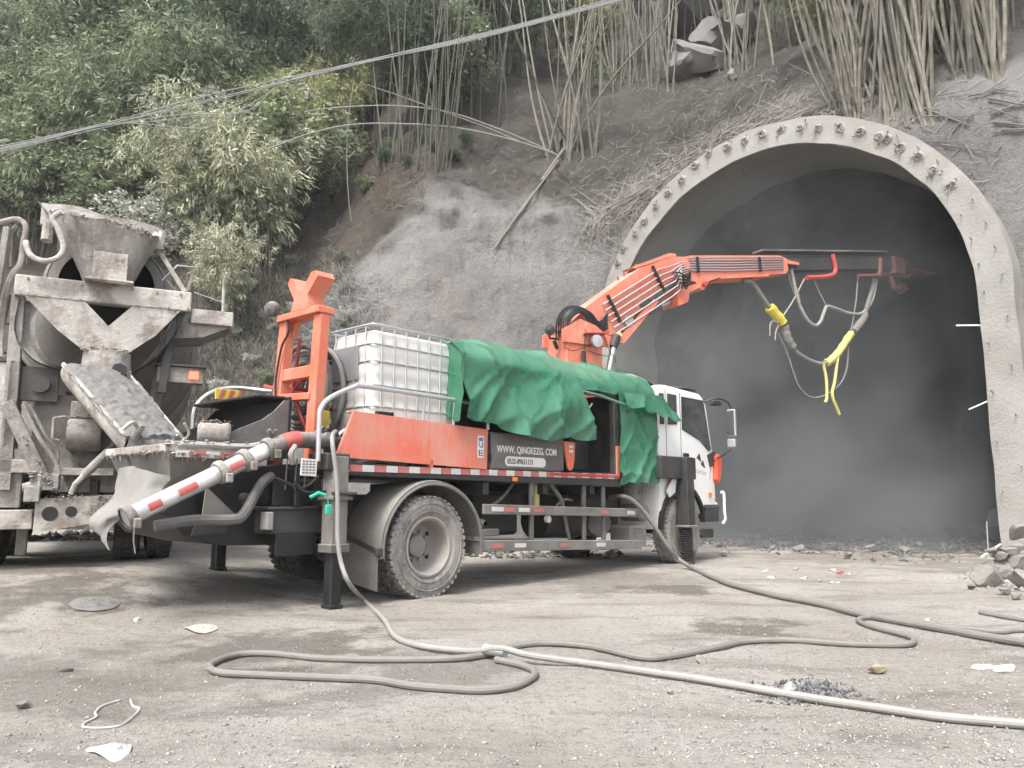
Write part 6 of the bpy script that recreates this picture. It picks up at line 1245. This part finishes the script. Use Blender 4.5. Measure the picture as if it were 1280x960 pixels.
# ------------------------------------------------------------------ rocks
RK = [rock_mesh('rock', 'rock', 500 + k, 3, (1, .85, .7)) for k in range(6)]; RD = [rock_mesh('rock', 'rock_dark', 520 + k, 3, (1, .9, .8)) for k in range(5)]
def rock(me, p, size, label, group, name='boulder', rz=None, sq=(1, 1, 1), sink=.25):
    o = link(name, me, None, (p[0], p[1], p[2] + size * .35 * sq[2] - sink * size * .3), (random.uniform(-.2, .2), random.uniform(-.2, .2), random.uniform(0, 6) if rz is None else rz)); o.scale = (size * sq[0], size * sq[1], size * sq[2]); return tag(o, label, 'rock', group)
for px, py, s_, lb in ((1232, 729, .52, 'smooth squarish boulder standing in front of the pile at the right portal leg'), (1252, 700, .34, 'rock leaning against the foot of the right portal leg'), (1271, 706, .42, 'pointed rock at the right edge of the pile'), (1262, 724, .40, 'flat pale rock right of the squarish boulder'), (1279, 734, .45, 'low rock at the right frame edge'), (1274, 690, .36, 'upper rock of the pile by the portal leg'), (1246, 716, .22, 'small rock wedged in the middle of the pile'), (1284, 715, .5, 'rock half cut by the right frame edge'), (1266, 694, .3, 'grey rock between the upper rock and the portal leg'), (1256, 712, .3, 'tilted rock above the squarish boulder'), (1215, 733, .14, 'small stone left of the squarish boulder'), (1256, 740, .18, 'small stone in front of the pile'), (1270, 746, .15, 'lowest small stone at the right of the pile'), (1243, 690, .2, 'stone tucked against the inner edge of the portal leg'), (1282, 672, .45, 'topmost rock of the pile at the right edge')):
    gp = gnd(px, max(py, 716) + 4); gp[2] += max(0, 716 - py) * gp[1] / 960 * 1.0; rock(RK[(px + py) % 6], gp, s_ * .95, lb, 'rocks at the right portal leg')
for px, py, s_, lb in ((868, 94, 2.4, 'large grey boulder on the slope above the arch, lowest of the heap'), (890, 74, 2.6, 'grey boulder on top of the hillside heap'), (913, 66, 2.7, 'rounded boulder at the right of the hillside heap'), (850, 102, 2.1, 'dark boulder at the left of the hillside heap'), (915, 100, .6, 'small pale stone at the foot of the hillside heap'), (862, 44, 4.6, 'huge dark slab leaning at the top edge above the heap')):
    p, _ = hit(px, py); rock(RD[int(px) % 5], p, s_, lb, 'boulders on the slope above the arch')
rr = random.Random(12)
for k in range(8):
    u = rr.uniform(-3.2, 3.9); v = rr.uniform(4.0, 11) ; p = PC + tr_ * u + ta_ * v; p[2] = 0; s_ = rr.uniform(.3, .8) * (1 + .6 * (u > 1.5))
    rock(RD[k % 5], p, s_, 'dim grey rock lying on the floor inside the tunnel', 'rocks inside the tunnel')
PXR = [(965, 688), (1000, 690), (1040, 684), (1075, 668), (1090, 690), (1130, 692), (1180, 690), (1150, 684), (1110, 698), (1060, 697)]
for k, (px, py) in enumerate(PXR): rock(RK[k % 6], gnd(px, py), rr.uniform(.16, .30), ORD[sorted(PXR).index((px, py))] + ' small rock from the left on the tunnel threshold', 'rocks on the tunnel threshold')
def scatter(name, mat, n_, pts, smin, smax, label, cat, seed, flatten=.6):
    r = np.random.default_rng(seed); P = np.array([pts(r) for _ in range(n_)]); P[:, 2] = ground_z(P[:, 0], P[:, 1]); s_ = smin * (smax / smin) ** (r.random(n_) ** 2.2)
    O = np.array([(1, 0, 0), (-1, 0, 0), (0, 1, 0), (0, -1, 0), (0, 0, 1), (0, 0, -1)], float); T = np.array([(0, 2, 4), (2, 1, 4), (1, 3, 4), (3, 0, 4), (2, 0, 5), (1, 2, 5), (3, 1, 5), (0, 3, 5)])
    A = r.uniform(0, 6.28, n_); ca, sa = np.cos(A), np.sin(A); J = O[None] * (1 + .45 * r.normal(size=(n_, 6, 1))) + .22 * r.normal(size=(n_, 6, 3)); J[..., 2] *= flatten
    X = J[..., 0] * ca[:, None] - J[..., 1] * sa[:, None]; Y = J[..., 0] * sa[:, None] + J[..., 1] * ca[:, None]; V = np.stack([X, Y, J[..., 2]], -1) * s_[:, None, None] + P[:, None, :]; V[..., 2] += s_[:, None] * .2
    F = (T[None] + 6 * np.arange(n_)[:, None, None]).reshape(-1, 3); return tag(link(name, npmesh(name, V.reshape(-1, 3), F, mat)), label, cat, None, 'stuff')
def pg(r, x0, x1, y0, y1): return gnd0(r.uniform(x0, x1), r.uniform(y0, y1))
def gnd0(px, py): q = ray(px, py); return np.array([0, 0, CAM_H]) + q * (-CAM_H) / q[2]
scatter('gravel', 'gravel', 12000, lambda r: pg(r, -60, 1340, 690, 985), .003, .011, 'fine pale gravel and grit over the dirt yard', 'gravel', 1)
scatter('gravel_right', 'gravel', 5000, lambda r: pg(r, 780, 1340, 715, 960), .004, .012, 'coarser gravel on the right half of the yard', 'gravel', 2)
scatter('threshold_rubble', 'rubble', 1500, lambda r: PC + tr_ * r.uniform(-4.2, 4.2) + ta_ * r.normal() * 1.3 + ta_ * .2, .012, .065, 'broken rock rubble across the tunnel mouth', 'rubble', 3, .7)
scatter('tunnel_rubble', 'rubble', 1500, lambda r: PC + tr_ * r.uniform(-4.2, 4.2) + ta_ * r.uniform(1.5, 12), .03, .14, 'dark broken rock on the tunnel floor', 'rubble', 4, .7)
scatter('portal_rubble', 'gravel', 420, lambda r: gnd0(1262 + r.normal() * 26, 716 + abs(r.normal()) * 9), .012, .055, 'broken grey rubble around the boulders at the right portal leg', 'rubble', 9, .8)
scatter('cliff_rubble', 'rubble', 1800, lambda r: np.array([r.uniform(-9, 2.0), r.uniform(13.5, 17.5), 0]), .02, .12, 'broken rock at the foot of the sprayed cliff', 'rubble', 5, .7)
scatter('ash_heap', 'ash', 1300, lambda r: gnd0(1010 + r.normal() * 25, 866 + r.normal() * 6), .004, .022, 'small heap of burnt ash and foil on the yard', 'ash', 6, .9)
# ------------------------------------------------------------------ hoses
def hosepath(pts, r, lift=0.0):
    Q = []
    for q in pts:
        p = gnd(q[0], q[1]); Q.append(p + np.array([0, 0, r * .9 + (q[2] if len(q) > 2 else 0) + lift]))
    return Q
def tw(x, y, z): return np.array(PM @ Vector((x, y, z)))
_ey = np.array([-math.cos(TTH), math.sin(TTH), 0]); _o = np.array([-0.8557, 8.2121, 0])
def tpl(px, py, y):
    r = ray(px, py); O = np.array([0, 0, CAM_H]); return O + r * ((_o + _ey * y - O) @ _ey) / (r @ _ey)
hA = [tpl(762, 622, .35), tpl(776, 620, .08), tpl(790, 625, -.02), tpl(806, 641, -.12), tpl(820, 661, -.22), tpl(836, 685, -.32), tpl(850, 700, -.38)] + hosepath([(868, 714), (905, 731), (960, 746), (1015, 757), (1075, 772), (1150, 786), (1220, 799), (1300, 812), (1400, 832)], .034)
o = MB().tube(spline(hA, 8), .030, 10).build('hose', 'hose', None); tag(o, 'thick dusty hose running from under the deck to the right frame edge', 'hose', 'hoses on the yard')
hB = [tw(-1.0, .3, 1.60), tw(-1.16, .10, 1.66), tw(-1.30, -.04, 1.60), tpl(416, 558, -.13), tpl(420, 590, -.15), tpl(422, 630, -.16), tpl(422, 670, -.17), tpl(426, 702, -.2), tpl(437, 730, -.26)] + hosepath([(456, 755), (479, 777), (494, 800), (524, 812, .0), (587, 821, .01), (625, 827, .055), (662, 831, .03), (737, 835), (800, 844), (875, 855), (950, 868), (1025, 881), (1100, 892), (1175, 903), (1300, 914), (1400, 920)], .029)
o = MB().tube(spline(hB, 8), .021, 10).build('hose', 'hose_pale', None); tag(o, 'pale hose hanging from the rear outrigger then across the foreground', 'hose', 'hoses on the yard')
hC = hosepath([(1400, 792), (1280, 791), (1250, 793), (1200, 789), (1150, 784), (1115, 778), (1085, 775), (1073, 779), (1090, 787), (1128, 797), (1143, 804), (1128, 810), (1062, 809), (987, 804), (931, 806), (894, 814), (837, 825), (800, 826), (737, 812), (681, 808), (640, 813), (605, 823), (560, 828), (480, 829), (400, 827), (337, 821), (300, 822), (272, 830), (262, 838), (274, 845), (319, 848), (412, 852), (470, 855), (512, 862), (560, 866), (600, 868), (640, 864), (664, 853), (668, 844), (652, 836), (620, 829)], .024)
sp = spline(hC, 7); o = MB().tube(sp, .021, 9).build('hose', 'hose', None); tag(o, 'muddy grey hose looping across the middle of the yard', 'hose', 'hoses on the yard'); o.data.materials[0] = M['hose_dark'] if False else M['hose']
# joint on the hose
tag(MB().cyl(gnd(606, 823) + np.array([0, 0, .06]), gnd(632, 827) + np.array([0, 0, .06]), .036, None, 12).build('hose_coupling', 'galvanised'), 'grey coupling where the two hoses cross', 'coupling')
hD = hosepath([(1225, 768), (1250, 773), (1300, 782)], .02); tag(MB().tube(spline(hD, 5), .02, 7).build('short_hose', 'hose'), 'short thin hose at the right frame edge', 'hose')
# ------------------------------------------------------------------ hanging hoses on the boom
def bw(s_, z, o=0.1): return tw(*bp_(s_, z, o))
hb = empty('spraying_hose', bw(5.84, 3.6), 0, 'heavy spraying hose with yellow wrapping hanging from the boom', 'hose')
def hbuild(mb, name, mat): mb.v = [tuple(np.array(v) - np.array(hb.location)) for v in mb.v]; return mb.build(name, mat, hb)
hp = spline([bw(3.75, 5.0), bw(4.0, 5.02), bw(4.33, 4.68), bw(4.77, 4.32), bw(4.92, 3.98), bw(5.22, 3.74), bw(5.84, 3.62), bw(6.29, 3.84), bw(6.75, 4.28), bw(7.2, 4.67), bw(7.42, 5.04), bw(7.76, 5.69)], 8)
hbuild(MB().tube(hp, .045, 10), 'hose_body', 'hose')
for i0_, i1_, rd, mt in ((18, 25, .10, 'yellow'), (25, 36, .085, 'hose'), (50, 66, .075, 'yellow_wrap'), (66, 76, .085, 'hose')):
    seg_ = hp[i0_:i1_]; hbuild(MB().tube(seg_, rd * (1 + .10 * np.sin(np.arange(len(seg_)) * 2.1)), 10), 'wrapping', mt)
for P, r_, mt in (([(5.84, 3.62), (5.90, 3.3), (5.88, 2.95), (5.82, 2.85)], .03, 'yellow_wrap'), ([(6.30, 3.85), (6.15, 3.3), (6.05, 3.0), (6.23, 2.64)], .03, 'yellow_wrap'), ([(4.78, 4.30), (4.42, 4.30), (4.36, 4.02)], .012, 'hose_pale'), ([(4.6, 4.24), (4.52, 4.1), (4.50, 3.95)], .012, 'hose_pale')): hbuild(MB().tube(spline([bw(a, b_, .14) for a, b_ in P], 5), r_, 6), 'strap', mt)
for P, lb, r_, mt in (([(5.10, 5.45), (5.18, 5.1), (5.28, 4.76), (5.48, 4.48), (5.69, 4.38), (5.86, 4.46), (6.0, 4.68), (6.11, 4.82), (6.4, 4.80), (6.8, 4.76), (7.22, 4.82), (7.57, 5.14), (7.76, 5.60)], 'pale hose looped in two bights under the boom hangers', .034, 'hose_pale'), ([(4.48, 4.27), (4.7, 4.0), (4.88, 3.70), (5.0, 3.4), (5.17, 3.09), (5.5, 2.93), (5.93, 3.02), (6.36, 3.26), (6.6, 3.6), (6.7, 4.1), (6.72, 4.3)], 'thin hose hanging lowest in a wide loop under the boom', .018, 'hose'),
                       ([(5.47, 5.30), (5.1, 4.80), (4.70, 4.36)], 'rope from the first hanger down to the yellow wrapping', .016, 'hose_pale'), ([(5.75, 5.34), (5.92, 5.05), (6.10, 4.82)], 'rope from the first hanger to the pale hose', .014, 'hose_pale'), ([(7.15, 5.58), (7.02, 5.0), (6.78, 4.32)], 'rope from the second hanger to the yellow wrapped hose', .016, 'hose'), ([(5.0, 5.45), (5.05, 5.2), (5.2, 4.85), (5.3, 4.7)], 'thin black control hose below the end of the orange boom', .014, 'hose_dark'), ([(5.05, 5.45), (5.15, 5.25), (5.28, 4.95), (5.3, 4.75)], 'second thin control hose below the end of the orange boom', .014, 'hose')):
    tag(MB().tube(spline([bw(a, b_) for a, b_ in P], 6), r_, 7).build('hanging_hose' if 'hose' in lb and 'rope' not in lb else 'hanging_rope', mt), lb, 'hose' if 'rope' not in lb else 'rope')
# ------------------------------------------------------------------ overhead cables
CB = [([(-120, 204), (0, 183), (140, 152), (260, 119), (420, 84), (560, 52), (650, 30), (760, 0), (880, -34)], 'uppermost overhead cable of the bundle', .009), ([(-120, 208), (0, 187), (140, 154), (260, 125), (420, 87), (560, 55), (650, 33), (760, 3), (880, -31)], 'second overhead cable of the bundle', .009), ([(-120, 206), (0, 185), (150, 152), (240, 132), (330, 110), (420, 85), (560, 53), (650, 31), (760, 2), (880, -32)], 'overhead cable running straight through the fork', .007),
      ([(-120, 209), (0, 189), (130, 157), (210, 150), (290, 134), (360, 98), (560, 57), (650, 35), (760, 5), (880, -30)], 'overhead cable sagging in the middle of the fork', .007), ([(-120, 207), (0, 186), (140, 155), (230, 160), (270, 156), (330, 120), (380, 95), (560, 56), (650, 34), (760, 4), (880, -31)], 'lowest overhead cable drooping below the fork', .007), ([(-120, 210), (0, 190), (150, 155), (230, 143), (310, 138), (370, 97), (560, 54), (650, 32), (760, 2), (880, -33)], 'overhead cable with the deepest bend right of the fork', .007)]
for pts, lb, r_ in CB: tag(MB().tube(spline([at(px, py, 12.5) for px, py in pts], 6), r_, 6).build('overhead_cable', 'cable'), lb, 'cable', 'overhead cable bundle')
# ------------------------------------------------------------------ litter on the yard
def patch(name, poly, mat, label, cat, h=.015, seed=0, n_=9):
    P2 = [gnd(*p) for p in poly]; c = np.mean(P2, 0); k = len(P2); rows = [];
    for t in np.linspace(0.02, 1, n_): rows.append([c + (p - c) * t + np.array([0, 0, .006 + h * (1 - t * t) + .012 * fbm(np.array([[p[0] * 9 * t, p[1] * 9, t * 5 + seed]]), 3, seed)[0]]) for p in spline(P2 + [P2[0]], 4)[:-1]])
    mb = MB(); mb.grid(np.array(rows), wrap=True); return tag(mb.build(name, mat, None, 60), label, cat)
patch('cardboard_scrap', [(229, 786), (245, 781), (268, 782), (271, 788), (250, 793)], 'tan_paper', 'flattened tan paper scrap on the yard below the rear outrigger', 'paper', .01, 1)
patch('plastic_bag', [(104, 938), (128, 935), (155, 933), (164, 939), (146, 952), (124, 946)], 'paper', 'white plastic bag lying at the lower left', 'bag', .02, 2)
patch('paper_strip', [(1213, 833), (1240, 832), (1239, 837), (1215, 837)], 'paper', 'left of two white paper strips near the right edge', 'paper', .008, 3); patch('paper_strip', [(1243, 834), (1267, 833), (1266, 840), (1242, 840)], 'paper', 'right of two white paper strips near the right edge', 'paper', .008, 4)
patch('concrete_spill', [(84, 756), (100, 748), (135, 748), (150, 756), (130, 764), (98, 764)], 'wet_concrete', 'drying grey concrete splash left of the pump', 'concrete', .03, 5)
patch('paper_scrap', [(166, 774), (174, 771), (177, 775), (169, 778)], 'paper', 'small white scrap under the mixer chute', 'paper', .01, 6); patch('foil_scrap', [(978, 860), (992, 856), (996, 864), (984, 868)], 'paper', 'crumpled pale foil in the ash heap', 'foil', .03, 7)
P = spline(hosepath([(150, 877), (128, 884), (119, 892), (120, 898), (105, 906), (107, 911), (135, 911), (155, 906), (174, 889), (166, 884), (163, 876)], .006), 5); tag(MB().tube(P, .0065, 5).build('white_strap', 'paper'), 'thin white plastic strap in an open loop at the lower left', 'strap'); 
tag(rock_mesh('scrap', 'black', 611, 2, (.16, .05, .03)) and link('rubber_scrap', rock_mesh('rubber_scrap', 'black', 612, 2, (.16, .035, .03)), None, gnd(82, 840) + np.array([0, 0, .012]), (0, 0, .3)), 'black flat rubber scrap above the white strap', 'scrap')
tag(link('rubber_scrap', rock_mesh('rubber_scrap', 'hose_dark', 613, 2, (.12, .07, .05)), None, gnd(28, 886) + np.array([0, 0, .018]), (0, 0, .1)), 'dark curled scrap at the left edge of the yard', 'scrap')
tag(link('stone', rock_mesh('stone', 'tan_stone', 614, 3, (.155, .10, .085)), None, gnd(1097, 842) + np.array([0, 0, .03]), (0, 0, .1)), 'single tan stone on the yard right of the ash heap', 'rock')
tag(link('stone', rock_mesh('stone', 'rock', 615, 3, (.10, .08, .07)), None, gnd(876, 829) + np.array([0, 0, .02])), 'pale stone touching the looping hose', 'rock'); tag(link('stone', rock_mesh('stone', 'rock_dark', 616, 3, (.06, .05, .06)), None, gnd(938, 858) + np.array([0, 0, .02])), 'dark stone at the left of the ash heap', 'rock'); tag(link('stone', rock_mesh('stone', 'rock', 617, 3, (.05, .04, .04)), None, gnd(838, 868) + np.array([0, 0, .012])), 'small pale stone in front of the pale hose', 'rock')
for k, (px, py, c_) in enumerate(sorted(((1005, 724, 'paper'), (1025, 727, 'paper'), (1040, 729, 'paper'), (1050, 717, 'red'), (1042, 713, 'paper'), (1062, 718, 'paper'), (958, 714, 'paper'), (965, 722, 'paper'), (1048, 729, 'paper'), (905, 690, 'paper'), (995, 712, 'tan_paper'), (1160, 776, 'tan_paper')))):
    a = 3 + (k * 7) % 5; patch('litter_scrap', [(px - a, py), (px - a * .2, py - 1.3), (px + a, py - 1.8), (px + a * .3, py - .2), (px + a * .6, py + 1.2), (px - a * .5, py + .7)], c_, 'red torn scrap on the ground before the tunnel' if c_ == 'red' else ORD[k] + ' torn pale scrap from the left before the tunnel', 'litter', .012, 20 + k, 5)['group'] = 'litter before the tunnel'
tag(MB().tube([gnd(1228, 706) + np.array([0, 0, .12]), gnd(1252, 697) + np.array([0, 0, .22])], .018, 6).build('white_stake', 'white_paint'), 'white stick lying on the rocks by the portal leg', 'stick')
tag(MB().tube([gnd(1236, 700), gnd(1236, 700) + np.array([.05, .05, .62])], .008, 6).build('thin_stake', 'galvanised'), 'thin white rod standing against the right portal leg', 'rod')
# ------------------------------------------------------------------ dust in the tunnel
m, n, L = node_mat('dust_volume')
tc = N(n, 'ShaderNodeTexCoord'); sx = N(n, 'ShaderNodeSeparateXYZ'); L(tc.outputs['Object'], sx.inputs[0])
den = mrange(n, sx.outputs[1], -3.0, 2.5, 0.0, 1.0); den = mth(n, 'MULTIPLY', den, mrange(n, nz(n, tc.outputs['Object'], .45, 3, .55), .38, .62, .08, 2.1), clamp=False)
den = mth(n, 'MULTIPLY', mth(n, 'MULTIPLY', den, mrange(n, sx.outputs[2], 0.5, 6.5, 1.35, .24), clamp=False), mrange(n, sx.outputs[0], -4, 4, .36, .11), clamp=False)
v = N(n, 'ShaderNodeVolumePrincipled'); v.inputs['Color'].default_value = (.46, .48, .49, 1); v.inputs['Anisotropy'].default_value = .2; L(den, v.inputs['Density']); L(v.outputs[0], N(n, 'ShaderNodeOutputMaterial').inputs['Volume'])
A = arch(-.12, 40, -.1); Af = A.copy()
rows = [np.stack([A[:, 0], np.full(len(A), y), A[:, 1]], 1) for y in (-2.6, 0.05, 2.2, 13.5)]; rows[0][:, 0] *= .8; rows[0][:, 2] *= .7
mb = MB(); mb.grid(np.array(rows), wrap=True); k = len(A); mb.f.append(tuple(range(k))[::-1]); mb.f.append(tuple(range(3 * k, 4 * k)))
dc = mb.build('dust_cloud', 'dust_volume', None, 0, loc=PC, rot=(0, 0, -TH)); tag(dc, 'grey dust cloud drifting inside and out of the tunnel mouth', 'dust', None, 'stuff')

# ------------------------------------------------------------------ dusty air over the whole site
m, n, L = node_mat('haze_volume')
v = N(n, 'ShaderNodeVolumePrincipled'); v.inputs['Color'].default_value = (.93, .95, .95, 1); v.inputs['Density'].default_value = .0008; L(v.outputs[0], N(n, 'ShaderNodeOutputMaterial').inputs['Volume'])
hzb = MB().span((-92, -62, -2), (92, 82, 48), 0.0).build('haze', 'haze_volume', None, 0); tag(hzb, 'thin pale dusty air over the site', 'haze', None, 'stuff')
